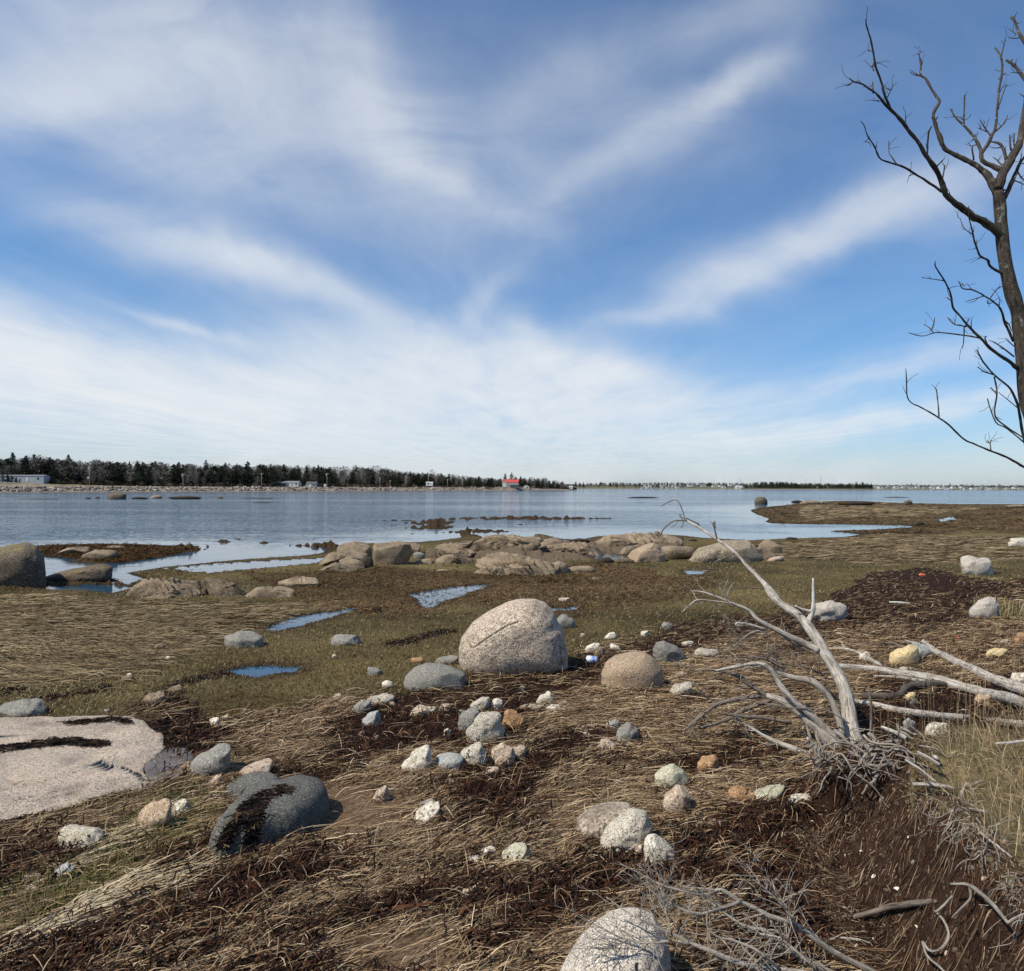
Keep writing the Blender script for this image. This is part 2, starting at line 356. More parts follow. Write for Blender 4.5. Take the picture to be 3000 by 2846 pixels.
wet = np.exp(-np.maximum(sd + .5 * f2(x, y, .6, 3, 83), 0) / (1.3 + .015 * np.abs(y)))[:, None] * (sd > -3)[:, None]
col = col * (1 - .6 * wet) + .6 * wet * np.array([.035, .022, .010])
col[z < .02] = (.03, .022, .012)
col[weedm] = np.array([.040, .024, .011])
col = col * (1 - .75 * rim[:, None]) + .75 * rim[:, None] * np.array([.034, .022, .014])
inm = np.zeros(len(x), bool); inm[nm] = sm > -1.0
col[inm] = (.050, .030, .014)
face = ((bankw > .02) & (bankw < .97) & (y < 4.7))[:, None]; soil = np.array([.040, .022, .014]) * (1 + .5 * n1)[:, None]
col = np.where(face, soil, col); topm = (bankw >= .97) & (y < 60); col[topm] = np.array([.15, .12, .06])
tl = (np.abs(x - 2.2) < 1.5) & (y < 3.6) & (bankw < .05)
col[tl & (zone == 4)] = (.055, .033, .022)
jj, ii = np.meshgrid(np.arange(len(us) - 1), np.arange(len(ys) - 1)); b0 = (ii * len(us) + jj).ravel()
GQ = np.stack([b0, b0 + 1, b0 + len(us) + 1, b0 + len(us)], 1)
m, nt, b = newmat('shore_ground', .95, .06)
v = objvec(nt, False)
a = N(nt, 'ShaderNodeVertexColor', layer_name='Col').outputs[0]
nz = noise(nt, v, 22, 5, .7); nz2 = noise(nt, v, 130, 3, .6)
cc = mix(nt, 1., a, ramp(nt, nz, [(.3, .45), (.7, 1.6)]), 'MULTIPLY')
cc = mix(nt, 1., cc, ramp(nt, nz2, [(.3, .6), (.72, 1.5)]), 'MULTIPLY')
pe = N(nt, 'ShaderNodeTexVoronoi', _Scale=85.); nt.links.new(v, pe.inputs['Vector'])
pc = N(nt, 'ShaderNodeSeparateColor', _0=pe.outputs['Color']).outputs
cc = mix(nt, ramp(nt, pc[0], [(.978, 0), (.985, .6)]), cc, (.30, .23, .17))
nt.links.new(cc, b.inputs['Base Color'])
bump(nt, b, mathn(nt, 'ADD', nz, mathn(nt, 'MULTIPLY', nz2, .4)), .7, .05)
GROUND_MAT = m
tag(mk('ground', np.stack([x, y, z], 1), GQ, m, cols=col), kind='structure')

# ---------------------------------------------------------------- water
WAVE = (.62, .27)
def watermat(name, calm_attr=True):
    m, nt, b = newmat(name, .09, .5); b.inputs['Base Color'].default_value = (.017, .058, .100, 1); b.inputs['IOR'].default_value = 1.33
    v = objvec(nt, False)
    mp = N(nt, 'ShaderNodeMapping', _Vector=v, _Scale=(.55, 1.35, 1), _Rotation=(0, 0, .12)).outputs[0]
    h = mathn(nt, 'ADD', mathn(nt, 'ADD', noise(nt, mp, .38, 3, .55, .4), mathn(nt, 'MULTIPLY', noise(nt, mp, .12, 2, .5, .3), 1.2)), mathn(nt, 'MULTIPLY', noise(nt, mp, 1.5, 4, .6, .3), .42))
    def hh(ox, oy):
        q = N(nt, 'ShaderNodeVectorMath', operation='ADD', _0=v, _1=(ox, oy, 0)).outputs[0]
        q = N(nt, 'ShaderNodeMapping', _Vector=q, _Scale=(.6, 1.5, 1), _Rotation=(0, 0, .12)).outputs[0]
        return mathn(nt, 'ADD', mathn(nt, 'MULTIPLY', noise(nt, q, .42, 3, .6, .5), WAVE[0]), mathn(nt, 'MULTIPLY', noise(nt, q, 1.7, 3, .6, .3), WAVE[1]))
    h0 = hh(0, 0); e_ = .08
    slick = ramp(nt, noise(nt, N(nt, 'ShaderNodeMapping', _Vector=v, _Scale=(.006, .05, 1), _Rotation=(0, 0, .05)).outputs[0], 1., 4, .6, .6), [(.38, .30), (.60, 1.)])
    if calm_attr:
        at = N(nt, 'ShaderNodeVertexColor', layer_name='Col').outputs[0]
        st = mathn(nt, 'MULTIPLY', N(nt, 'ShaderNodeSeparateColor', _0=at).outputs[0], slick)
    else:
        b.inputs['Roughness'].default_value = .03; st = .02
    k = mathn(nt, 'MULTIPLY', st, -1 / e_)
    nv = N(nt, 'ShaderNodeCombineXYZ', _0=mathn(nt, 'MULTIPLY', mathn(nt, 'SUBTRACT', hh(e_, 0), h0), k), _1=mathn(nt, 'MULTIPLY', mathn(nt, 'SUBTRACT', hh(0, e_), h0), k), _2=1.).outputs[0]
    nt.links.new(N(nt, 'ShaderNodeVectorMath', operation='NORMALIZE', _0=nv).outputs[0], b.inputs['Normal'])
    return m
wu = np.concatenate([-np.geomspace(5, .95, 10), np.linspace(-.9, .9, 241), np.geomspace(.95, 5, 10)])
wy = np.concatenate([HC * F / np.arange(330, 14, -1.5), HC * F / np.geomspace(14, .72, 24)])
WU, WY = np.meshgrid(wu, wy); wx, wyy = (WU * WY).ravel(), WY.ravel()
sdl = np.full(len(wx), -80.); k = (np.abs(wx) < 260) & (wyy < 320); sdl[k] = np.maximum(sdist(wx[k], wyy[k], LAND), sdist(wx[k], wyy[k], MAT))
wpx, wpy = topx(wx, wyy, 0 * wx)
calm = sstep(.5, 9 + .10 * np.minimum(wyy, 100), -sdl + 2.5 * f2(wx, wyy, .12, 3, 91))
calm *= 1 - .85 * np.exp(-((wpx - 650) / 520) ** 2 - ((wpy - 1625) / 22) ** 2)
calm *= 1 - .8 * np.exp(-((wpx - 1500) / 330) ** 2 - ((wpy - 1558) / 16) ** 2)
jj, ii = np.meshgrid(np.arange(len(wu) - 1), np.arange(len(wy) - 1)); b0 = (ii * len(wu) + jj).ravel()
WM = watermat('sea_water')
tag(mk('water', np.stack([wx, wyy, 0 * wx], 1), np.stack([b0, b0 + 1, b0 + len(wu) + 1, b0 + len(wu)], 1), WM, cols=np.stack([.04 + .96 * calm] * 3, 1)), kind='structure')
PM = watermat('pool_water', False)
for w, zc in POOLZ:
    w = np.array(w); c = w.mean(0); w = c + (w - c) * 1.12
    tag(mk('pool_water', np.vstack([np.c_[w, np.full(len(w), zc - .006)], [[*c, zc - .006]]]), np.array([[i, (i + 1) % len(w), len(w)] for i in range(len(w))]), PM), kind='structure')
# ---------------------------------------------------------------- rocks
R = {
 'granite': rockmat('pink_granite', (.41, .335, .27), (.48, .385, .31), (.12, .095, .08), (.70, .62, .53), 62, .30, .26, .75, (.16, .13, .105), (.12, .12, .10), .57, bs=.9),
 'coarse': rockmat('pale_granite', (.42, .38, .34), (.50, .45, .40), (.09, .075, .065), (.70, .66, .61), 190, .34, .26, .2, (.22, .18, .14), bs=.6),
 'tanr': rockmat('tan_granite', (.37, .28, .20), (.43, .32, .23), (.12, .085, .06), (.62, .50, .37), 110, .28, .22, .4, (.19, .12, .07), bs=.6),
 'ledge': rockmat('weathered_ledge', (.185, .142, .102), (.315, .248, .18), (.07, .052, .036), (.43, .35, .25), 70, .22, .12, .9, (.048, .035, .025), (.12, .105, .07), .64, bs=1., ss=1.1),
 'slab': rockmat('pink_slab', (.40, .345, .305), (.58, .47, .395), (.12, .10, .088), (.58, .51, .43), 130, .3, .18, .5, (.16, .13, .11), bs=1., ss=2.),
 'dark': rockmat('dark_stone', (.070, .071, .066), (.115, .116, .108), (.04, .04, .04), (.27, .27, .26), 150, .3, .14, .3, (.06, .06, .055), (.22, .22, .205), .70, bs=.6),
 'grey': rockmat('grey_stone', (.165, .16, .145), (.235, .225, .205), (.10, .10, .10), (.42, .42, .40), 130, .25, .15, .35, (.14, .12, .10), (.36, .36, .34), .64, bs=.4),
 'blue': rockmat('blue_grey_stone', (.25, .255, .25), (.33, .335, .33), (.12, .13, .14), (.50, .51, .52), 170, .25, .2, .2, (.2, .18, .15), bs=.4),
 'white': rockmat('white_stone', (.52, .48, .41), (.62, .58, .50), (.18, .15, .11), (.74, .71, .65), 60, .14, .28, .7, (.30, .23, .15), (.12, .10, .075), .66, bs=1., ss=5.),
 'speck': rockmat('speckled_white_stone', (.45, .42, .36), (.57, .52, .445), (.11, .095, .075), (.74, .71, .63), 120, .26, .2, .7, (.27, .235, .13), (.17, .16, .12), .67, bs=1., ss=5.),
 'pinkw': rockmat('pinkish_stone', (.40, .315, .25), (.50, .40, .32), (.17, .125, .095), (.64, .55, .47), 80, .22, .22, .6, (.26, .17, .11), bs=.9, ss=5.),
 'orange': rockmat('rusty_stone', (.33, .18, .095), (.42, .25, .13), (.12, .07, .04), (.56, .40, .26), 110, .25, .2, .4, (.16, .09, .05), bs=.9),
 'yellow': rockmat('ochre_stone', (.52, .40, .21), (.60, .47, .27), (.28, .19, .09), (.70, .60, .41), 50, .15, .25, .4, (.36, .23, .10), bs=.6),
 'green': rockmat('grey_green_stone', (.30, .295, .23), (.40, .385, .30), (.18, .18, .12), (.60, .59, .48), 110, .2, .2, .4, (.24, .22, .13), bs=.4),
 'black': rockmat('weedy_rock', (.035, .028, .02), (.055, .042, .028), (.015, .012, .01), (.10, .085, .06), 40, .3, .1, .4, (.02, .018, .012), bs=.9),
 'shore': rockmat('shore_boulder', (.092, .075, .058), (.135, .11, .084), (.04, .033, .026), (.26, .22, .17), 34, .25, .12, .6, (.05, .04, .03), (.22, .175, .045), .655, bs=1., ss=1.6, cap=(.17, .135, .045)),
 'whale': rockmat('grey_tan_ledge', (.22, .18, .135), (.30, .25, .19), (.08, .065, .05), (.44, .38, .30), 34, .26, .16, .6, (.10, .08, .06), (.33, .14, .07), .70, bs=1., ss=1.6),
}
def E(cx, cy, w, h, t=0, seed=0, irr=.1):
    th = np.linspace(0, 2 * math.pi, 40, endpoint=False); r = 1 + irr * (np.sin(2 * th + seed * 1.7) * .5 + np.sin(3 * th + seed * 2.9) * .7 + np.sin(5 * th + seed * .9) * .45 + np.sin(7 * th + seed * 2.3) * .25)
    c, s = np.abs(np.cos(th)) ** .85 * np.sign(np.cos(th)), np.abs(np.sin(th)) ** .85 * np.sign(np.sin(th))
    X, Yv = c * r * w / 2, s * r * h / 2; a = math.radians(t)
    return np.c_[cx + X * math.cos(a) + Yv * math.sin(a), cy + X * math.sin(a) * -1 + Yv * math.cos(a)]
def radial(poly, c, n=360):
    poly = np.asarray(poly, float) - c; th = np.arange(n) / n * 2 * math.pi; r = np.zeros(n); dx, dy = np.cos(th), np.sin(th); m_ = len(poly)
    for i in range(m_):
        a, b2 = poly[i], poly[(i + 1) % m_]; e = b2 - a; den = dx * e[1] - dy * e[0]; den = np.where(np.abs(den) < 1e-9, 1e-9, den)
        t = (a[0] * e[1] - a[1] * e[0]) / den; s_ = (a[0] * dy - a[1] * dx) / den
        ok = (t > 0) & (s_ >= -1e-6) & (s_ <= 1 + 1e-6); r = np.maximum(r, np.where(ok, t, 0))
    k = np.array([1, 2, 3, 2, 1]) / 9.; r = sum(np.roll(r, i - 2) * k[i] for i in range(5))
    return r
_seed = [0]
def rock(label, mat, poly, depth=.8, sub=4, rough=.05, fr=2.2, boxy=.85, name='rock', cat='rock', group=None, crag=0., cuts=0, base=None, bury=.0, flat=0., mat2=None, off=.9, flute=0., fn=5., sink=.4, cracks=(), cutr=None):
    _seed[0] += 1; sd_ = _seed[0]; poly = np.asarray(poly, float); rg = np.random.default_rng(sd_)
    yb = poly[:, 1].max() if base is None else base; mx = (poly[:, 0].min() + poly[:, 0].max()) / 2
    g = G(mx, yb)
    if g[2] < .03 or g[1] > 300: Y0 = HC * F / (yb - float(hy(mx))); g = np.array([(mx - CX) / F * Y0, Y0, 0.])
    hw = (np.ptp(poly[:, 0])) / 2 * g[1] / F; hh = np.ptp(poly[:, 1]) / 2 * g[1] / F
    D = depth * min(hw, 2.6 * hh + .25 * hw); Yc = g[1] + off * D; s = Yc / F
    c = (poly.min(0) + poly.max(0)) / 2; c = (c + poly.mean(0)) / 2
    q = np.c_[(poly[:, 0] - c[0]) * s, (c[1] - poly[:, 1]) * s]
    if bury: q[:, 1] = np.where(q[:, 1] < 0, q[:, 1] * (1 + bury), q[:, 1])
    hq = np.ptp(q[:, 1]); rad = radial(q, np.zeros(2))
    for k_ in (.5, 1.): rad = np.maximum(rad, radial(q - [0, k_ * sink * hq], np.zeros(2)))
    n, T = ico(sub); th = np.arctan2(n[:, 2], n[:, 0]) % (2 * math.pi); f = th / (2 * math.pi) * 360; i = f.astype(int) % 360; fr_ = f - np.floor(f)
    Rr = rad[i] * (1 - fr_) + rad[(i + 1) % 360] * fr_
    cc = np.sqrt(n[:, 0] ** 2 + n[:, 2] ** 2); pr = Rr * cc ** boxy
    X, Z, Yd = pr * np.cos(th), pr * np.sin(th), np.sign(n[:, 1]) * np.abs(n[:, 1]) ** .92 * D
    if flat: Yd *= 1 - flat * np.clip(Z / max(q[:, 1].max(), 1e-6), 0, 1)
    Vv = np.c_[X, Yd, Z]; size = max(hw, hh)
    nn = Vv / (np.linalg.norm(Vv, axis=1)[:, None] + 1e-9)
    for _ in range(cuts):
        mvec = rg.normal(size=3) * (np.array([.3, .9, .9]) if cutr else 1.) + np.array([0, -.5, .6]); mvec /= np.linalg.norm(mvec); pj = Vv @ mvec; h = pj.max() * rg.uniform(*(cutr or (.72, .88))); ov = np.maximum(pj - h, 0); Vv = Vv - ov[:, None] * mvec * .92
    dsp = rough * size * fbm(Vv / size * fr + sd_ * 7.1, 5, sd_)
    if crag: dsp -= crag * size * np.maximum(0, .13 - np.abs(fbm(Vv / size * np.array([1.3, 1.3, 2.]) + sd_ * 3.3, 3, sd_ + 9))) / .13
    if flute:
        u = (Vv[:, 0] * .85 + Vv[:, 2] * .5 + Vv[:, 1] * .3) / size * fn + 1.1 * fbm(Vv / size * 1.2 + sd_, 3, sd_); sw = u - np.floor(u); dsp += flute * size * (np.minimum(sw, 6 * (1 - sw)) - .5) * (.35 + .65 * _h(np.floor(u).astype(np.int64), 3, 5, sd_))
    Vv = Vv + nn * dsp[:, None]
    for path, wpx, dpx in cracks:
        cq = np.c_[(np.array(path)[:, 0] - c[0]) * s, (c[1] - np.array(path)[:, 1]) * s]; dm = np.full(len(Vv), 1e9)
        for a, b2 in zip(cq[:-1], cq[1:]):
            e = b2 - a; t = np.clip(((Vv[:, [0, 2]] - a) @ e) / (e @ e), 0, 1); dm = np.minimum(dm, np.linalg.norm(Vv[:, [0, 2]] - a - t[:, None] * e, axis=1))
        Vv = Vv - nn * ((n[:, 1] < .25) * dpx * s * np.clip(1 - dm / (wpx * s), 0, 1) ** .6)[:, None]
    dxr = (c[0] - CX) / F
    Vv[:, 0] += Vv[:, 1] * dxr
    loc = P(c[0], c[1], Yc); o = mk(name, Vv, T, R[mat] if isinstance(mat, str) else mat, loc=loc)
    bz = float(Zi([loc[0]], [loc[1]])[0])
    tag(o, label, cat, group); o['_h'] = 0
    del o['_h']
    return o
H = lambda s: [tuple(map(float, p.split(','))) for p in s.split()]
rock('large rounded pink granite boulder standing on the turf, cracked along its left shoulder', 'granite', H('1345,1900 1352,1870 1385,1825 1430,1795 1490,1765 1530,1757 1570,1757 1600,1768 1625,1795 1637,1825 1650,1840 1660,1885 1666,1925 1645,1945 1560,1952 1500,1962 1440,1976 1400,1967 1365,1945 1350,1925'), .85, 7, .022, 2.2, .70, name='boulder', cat='boulder', crag=.0, cuts=0, sink=.12, off=.6, cracks=[(H('1385,1873 1392,1878 1430,1848 1465,1825 1490,1810 1520,1800'), 2.6, 5), (H('1372,1862 1390,1878'), 2.4, 4), (H('1636,1850 1640,1890 1643,1930'), 4, 14)])
rock('round orange-pink granite boulder half sunk in the wrack, right of the big boulder', 'tanr', H('1763,1975 1775,1945 1800,1925 1850,1913 1890,1913 1915,1928 1940,1958 1946,1985 1928,2006 1890,2018 1845,2024 1800,2014 1772,1995'), .9, 5, .03, 2.5, .8, name='boulder', cat='boulder', crag=.01)
rock('low smooth grey rock lying against the left foot of the big pink boulder', 'grey', H('1183,2012 1190,1985 1215,1960 1250,1948 1290,1948 1330,1958 1372,1977 1350,1987 1290,2005 1240,2020 1190,2022'), .8, 5, .03, 2., .85, cuts=1)
rock('flat grey slab tucked behind the big dark boulder', 'dark', H('630,2335 680,2302 730,2276 800,2270 830,2285 760,2320 700,2345 650,2350'), .7, 4, .03, cuts=1)
rock('pale speckled granite boulder nearest the camera, split by a dark crack, twigs over it', 'coarse', H('1600,2960 1650,2850 1690,2790 1740,2742 1790,2707 1830,2694 1880,2692 1922,2706 1952,2742 1968,2800 1970,2900 1945,2980 1800,3010 1660,3000'), .85, 7, .02, 3., .70, name='boulder', cat='boulder', sink=.1, off=.6, cracks=[(H('1868,2745 1885,2790 1900,2846 1905,2900'), 7, 22)])
rock('tall grey-brown boulder at the water edge with a yellow lichen cap', 'shore', H('-130,1700 -105,1645 -45,1612 0,1605 40,1596 80,1590 105,1600 130,1632 135,1690 100,1707 0,1716 -90,1714'), .8, 5, .04, 2.2, .68, name='boulder', cat='boulder', crag=.03, cuts=2)
rock('long low dark rock like a log in the shallow channel', 'shore', H('118,1697 180,1676 260,1658 310,1652 333,1661 331,1676 292,1691 220,1702 150,1704'), .6, 5, .05, 3., crag=.04)
rock('pale flat-topped rock on the weed mat beyond the channel', 'ledge', H('232,1632 280,1610 345,1612 349,1628 330,1641 250,1642'), .7, 4, .06, flute=.07, fn=4., cutr=(.5, .8), cuts=6)
rock('low pale rock at the back of the weed mat', 'ledge', H('163,1623 200,1604 265,1602 258,1616 200,1628'), .7, 4, .06, flute=.07, fn=4., cutr=(.5, .8), cuts=6)
rock('thin pale rock behind others on the weed mat', 'ledge', H('300,1606 330,1599 370,1600 375,1606 330,1610'), .7, 3, .06)
rock('wide low brown ledge with a dark cleft beside the channel', 'ledge', H('360,1752 385,1725 420,1700 440,1686 500,1683 505,1694 590,1700 595,1738 520,1746 450,1756'), .55, 5, .05, 3., .7, name='rock_ledge', cat='rock ledge', flute=.16, fn=7., cutr=(.42, .78), sink=.8, crag=.07, cuts=7)
rock('angular tan rock with a shaded undercut at the end of the brown ledge', 'ledge', H('587,1706 602,1690 650,1687 682,1700 712,1726 742,1744 700,1750 640,1749 597,1744'), .7, 5, .05, 2.5, .75, crag=.03, flute=.07, fn=4., cutr=(.5, .8), cuts=8)
rock('low brown rock split in two beyond the angular rock', 'ledge', H('708,1752 760,1716 790,1709 802,1724 850,1714 868,1722 862,1737 820,1748'), .6, 4, .06, 3., crag=.06, flute=.07, fn=4., cutr=(.5, .8), cuts=6)
rock('flat brown rock with an overhanging right end', 'ledge', H('812,1707 870,1688 930,1694 940,1706 935,1716 900,1718 840,1720'), .6, 4, .05, 3., crag=.04, flute=.07, fn=4., cutr=(.5, .8), cuts=5)
pile = 'stack of brown slabs left of the square boulder'
rock('broad slab on top of the leaning slab stack', 'ledge', H('985,1606 1000,1594 1040,1586 1070,1588 1088,1602 1092,1624 1075,1632 1010,1620'), .8, 4, .04, 2., .75, group=pile, flute=.07, fn=4., cutr=(.5, .8), cuts=5, base=1650)
rock('slab sticking out at the far left of the leaning slab stack', 'ledge', H('932,1652 958,1626 998,1607 1035,1614 1010,1634 960,1654'), .7, 4, .05, group=pile, flute=.07, fn=4., cutr=(.5, .8), cuts=6, base=1660)
rock('slab in the middle of the leaning slab stack', 'ledge', H('975,1630 1018,1616 1080,1620 1092,1634 1042,1643 985,1642'), .7, 4, .04, group=pile, flute=.07, fn=4., cutr=(.5, .8), cuts=5, base=1662)
rock('short slab propped at the front of the slab stack', 'ledge', H('994,1641 1020,1631 1060,1645 1080,1657 1030,1662 1002,1657'), .7, 4, .04, group=pile, flute=.07, fn=4., cutr=(.5, .8), cuts=5, base=1666)
rock('dark slab wedged between the slab stack and the square boulder', 'black', H('1035,1645 1090,1630 1097,1660 1075,1662 1045,1655'), .6, 4, .05, group=pile, cuts=2, base=1664)
rock('thin slab lying on the turf below the slab stack', 'ledge', H('930,1670 985,1646 1010,1655 1060,1664 1000,1672 950,1676'), .6, 4, .04, group=pile, flute=.07, fn=4., cutr=(.5, .8), cuts=6)
rock('square brown boulder standing upright on the shore', 'ledge', H('1093,1600 1100,1588 1130,1580 1170,1581 1202,1593 1212,1620 1213,1652 1170,1657 1110,1658 1097,1640'), .85, 5, .04, 2.2, .6, name='boulder', cat='boulder', crag=.02, flute=.07, fn=4., cutr=(.5, .8), cuts=7)
rock('smaller brown boulder behind the square boulder', 'ledge', H('1188,1592 1215,1586 1233,1597 1227,1618 1205,1622 1193,1612'), .8, 4, .05, 2., .8, flute=.07, fn=4., cutr=(.5, .8), cuts=6)
rock('small dark grey rock right of the square boulder', 'grey', E(1228, 1628, 34, 20, 0, 3), .8, 3, .05)
rock('fluted brown ledge, middle one between square boulder and broad ledge', 'ledge', H('1281,1624 1290,1600 1310,1595 1352,1601 1388,1612 1400,1626 1370,1634 1300,1634'), .7, 5, .05, 4., .75, name='rock_ledge', cat='rock ledge', flute=.16, fn=7., cutr=(.42, .78), sink=.8, crag=.09, cuts=7)
rock('low brown ledge in front of the fluted one', 'ledge', H('1268,1647 1300,1628 1340,1621 1362,1634 1392,1641 1382,1652 1320,1652'), .6, 4, .05, 3., name='rock_ledge', cat='rock ledge', flute=.16, fn=7., cutr=(.42, .78), sink=.8, crag=.06, cuts=7)
rock('flat brown stone low by the square boulder foot', 'ledge', E(1255, 1645, 70, 16, 5, 4), .7, 3, .06, flute=.07, fn=4., cutr=(.5, .8), cuts=5)
rock('broad smooth tan ledge with long joints, largest of the middle shore', 'ledge', H('1385,1652 1410,1630 1440,1620 1470,1617 1530,1618 1560,1625 1610,1632 1640,1645 1640,1668 1612,1682 1560,1690 1500,1684 1440,1672'), .75, 6, .04, 3.4, .72, name='rock_ledge', cat='rock ledge', flute=.16, fn=7., cutr=(.42, .78), sink=.8, crag=.06, cuts=7)
rock('fluted knob at the right end of the broad tan ledge', 'ledge', H('1600,1672 1615,1650 1640,1644 1662,1652 1668,1670 1640,1680 1610,1682'), .8, 4, .05, 3., crag=.06)
rock('low grey slab trailing right of the broad tan ledge', 'ledge', H('1645,1672 1680,1660 1730,1658 1747,1668 1730,1678 1670,1678'), .6, 4, .04)
rock('long dark brown ridge of ledge at the water behind the broad ledge', 'ledge', H('1380,1592 1420,1572 1460,1566 1530,1574 1605,1572 1596,1602 1500,1607 1420,1600'), .7, 5, .05, 4., name='rock_ledge', cat='rock ledge', flute=.16, fn=7., cutr=(.42, .78), sink=.8, crag=.07, cuts=7)
rock('rounded boulder sitting on the back ridge of ledge', 'ledge', H('1576,1606 1583,1585 1600,1570 1625,1568 1647,1581 1657,1605 1615,1610'), .85, 4, .04, 2., .75, name='boulder', cat='boulder', flute=.07, fn=4., cutr=(.5, .8), cuts=6)
rock('flat brown bedrock between the ridge and the flat dome', 'ledge', H('1560,1612 1620,1596 1700,1590 1790,1592 1800,1606 1720,1620 1620,1622'), .6, 5, .04, 4., name='rock_ledge', cat='rock ledge', flute=.16, fn=7., cutr=(.42, .78), sink=.8, crag=.04, cuts=7)
rock('flat brown bedrock left of the broad ledge, by the square boulder', 'ledge', H('1235,1606 1300,1594 1390,1590 1420,1602 1390,1612 1300,1612 1240,1616'), .6, 4, .04, 4., name='rock_ledge', cat='rock ledge', flute=.16, fn=7., cutr=(.42, .78), sink=.8, crag=.04, cuts=7)
rock('long flat dome of bedrock at the water edge behind the split boulder', 'ledge', H('1735,1590 1780,1569 1850,1562 1920,1562 1980,1572 2012,1588 1950,1600 1800,1600'), .6, 5, .03, 4., name='rock_ledge', cat='rock ledge', flute=.16, fn=7., cutr=(.42, .78), sink=.8, crag=.03, cuts=7)
rock('small round stone on top of the flat dome', 'ledge', E(1925, 1561, 18, 9), .8, 3, .05, base=1572)
rock('pale tan boulder split by diagonal crack in front of the dome', 'tanr', H('1838,1632 1850,1615 1890,1597 1915,1591 1937,1600 1952,1630 1947,1642 1890,1648 1855,1643'), .8, 5, .04, 2.4, .72, name='boulder', cat='boulder', crag=.05, cuts=2)
rock('low tan rock behind the split boulder', 'ledge', H('1812,1622 1830,1603 1870,1596 1890,1604 1860,1625'), .7, 4, .04)
rock('smooth low pink slab between the split boulder and the whaleback', 'ledge', H('1932,1604 1960,1599 2030,1603 2040,1612 1990,1622 1950,1640 1935,1634'), .7, 4, .03)
rock('broad grey whaleback rock with a rusty patch, behind the dead tree', 'whale', H('1996,1636 2040,1610 2100,1592 2120,1584 2190,1583 2212,1600 2238,1638 2190,1648 2050,1642'), .7, 6, .04, 3., .75, name='boulder', cat='boulder', crag=.04, cuts=2)
rock('round brown boulder at the right end of the whaleback', 'ledge', H('2222,1597 2240,1580 2265,1577 2286,1590 2293,1610 2284,1625 2250,1620 2230,1611'), .85, 4, .04, 2., .8, name='boulder', cat='boulder', flute=.07, fn=4., cutr=(.5, .8), cuts=6)
rock('brown rock leaning between the whaleback and the round boulder', 'ledge', H('2205,1606 2228,1598 2260,1612 2278,1630 2250,1640 2215,1636'), .7, 4, .04, flute=.07, fn=4., cutr=(.5, .8), cuts=5)
rock('flat cream slab in front of the round brown boulder', 'pinkw', H('2245,1640 2270,1632 2295,1629 2300,1635 2260,1645'), .7, 3, .04)
rock('black weed-covered rock in the small pool by the split boulder', 'black', H('1745,1646 1765,1634 1785,1633 1802,1645 1775,1650'), .7, 3, .06)
rock('flat brown stone right of the weedy pool rock', 'ledge', E(1832, 1643, 60, 12, -6, 2), .7, 3, .05)
for k, (cx, cy, w_, h_, lb) in enumerate([(1950, 1576, 26, 9, 'first black weedy stone at the dome right end'), (1985, 1579, 34, 10, 'second, longer black weedy stone past the dome'), (2030, 1583, 26, 6, 'third, lowest black weedy stone past the dome'), (2320, 1578, 36, 7, 'low dark rock at the water past the round brown boulder'), (1700, 1583, 60, 9, 'dark weedy rock at the water left of the dome'), (1500, 1571, 26, 9, 'black weedy knob on the water side of the ridge')]):
    rock(lb, 'black', E(cx, cy, w_, h_, 0, k), .8, 3, .1)
rock('squat boulder standing alone in open water off the spit', 'shore', H('2210,1476 2212,1462 2222,1456 2240,1457 2248,1465 2249,1477'), .9, 4, .06, 2., .7, name='boulder', cat='boulder', cuts=2)
rock('small grey boulder on the crest of the spit', 'shore', E(2660, 1473, 28, 13, 0, 2), .9, 3, .05)
for k, (a_, lb) in enumerate([('2315,1470 2335,1466 2355,1469 2340,1473', 'low dark rock at the tip of the spit ledge'), ('2335,1475 2365,1466 2395,1467 2410,1475 2380,1479', 'brown ledge rock second from the spit tip'), ('2395,1476 2405,1467 2420,1468 2432,1477', 'dark pointed rock in the spit ledge'), ('2430,1477 2500,1468 2540,1469 2580,1477 2500,1481', 'long pale ledge along the crest of the spit'), ('2570,1477 2600,1472 2625,1477', 'last small dark rock of the spit ledge'), ('2935,1485 2960,1479 3010,1478 3020,1488', 'pale ledge at the far edge of the flat'), ('2670,1540 2690,1527 2705,1530 2712,1540', 'dark peat lump on the flat by the inlet')]):
    rock(lb, 'ledge' if k % 3 else 'black', H(a_), .8, 3, .06)
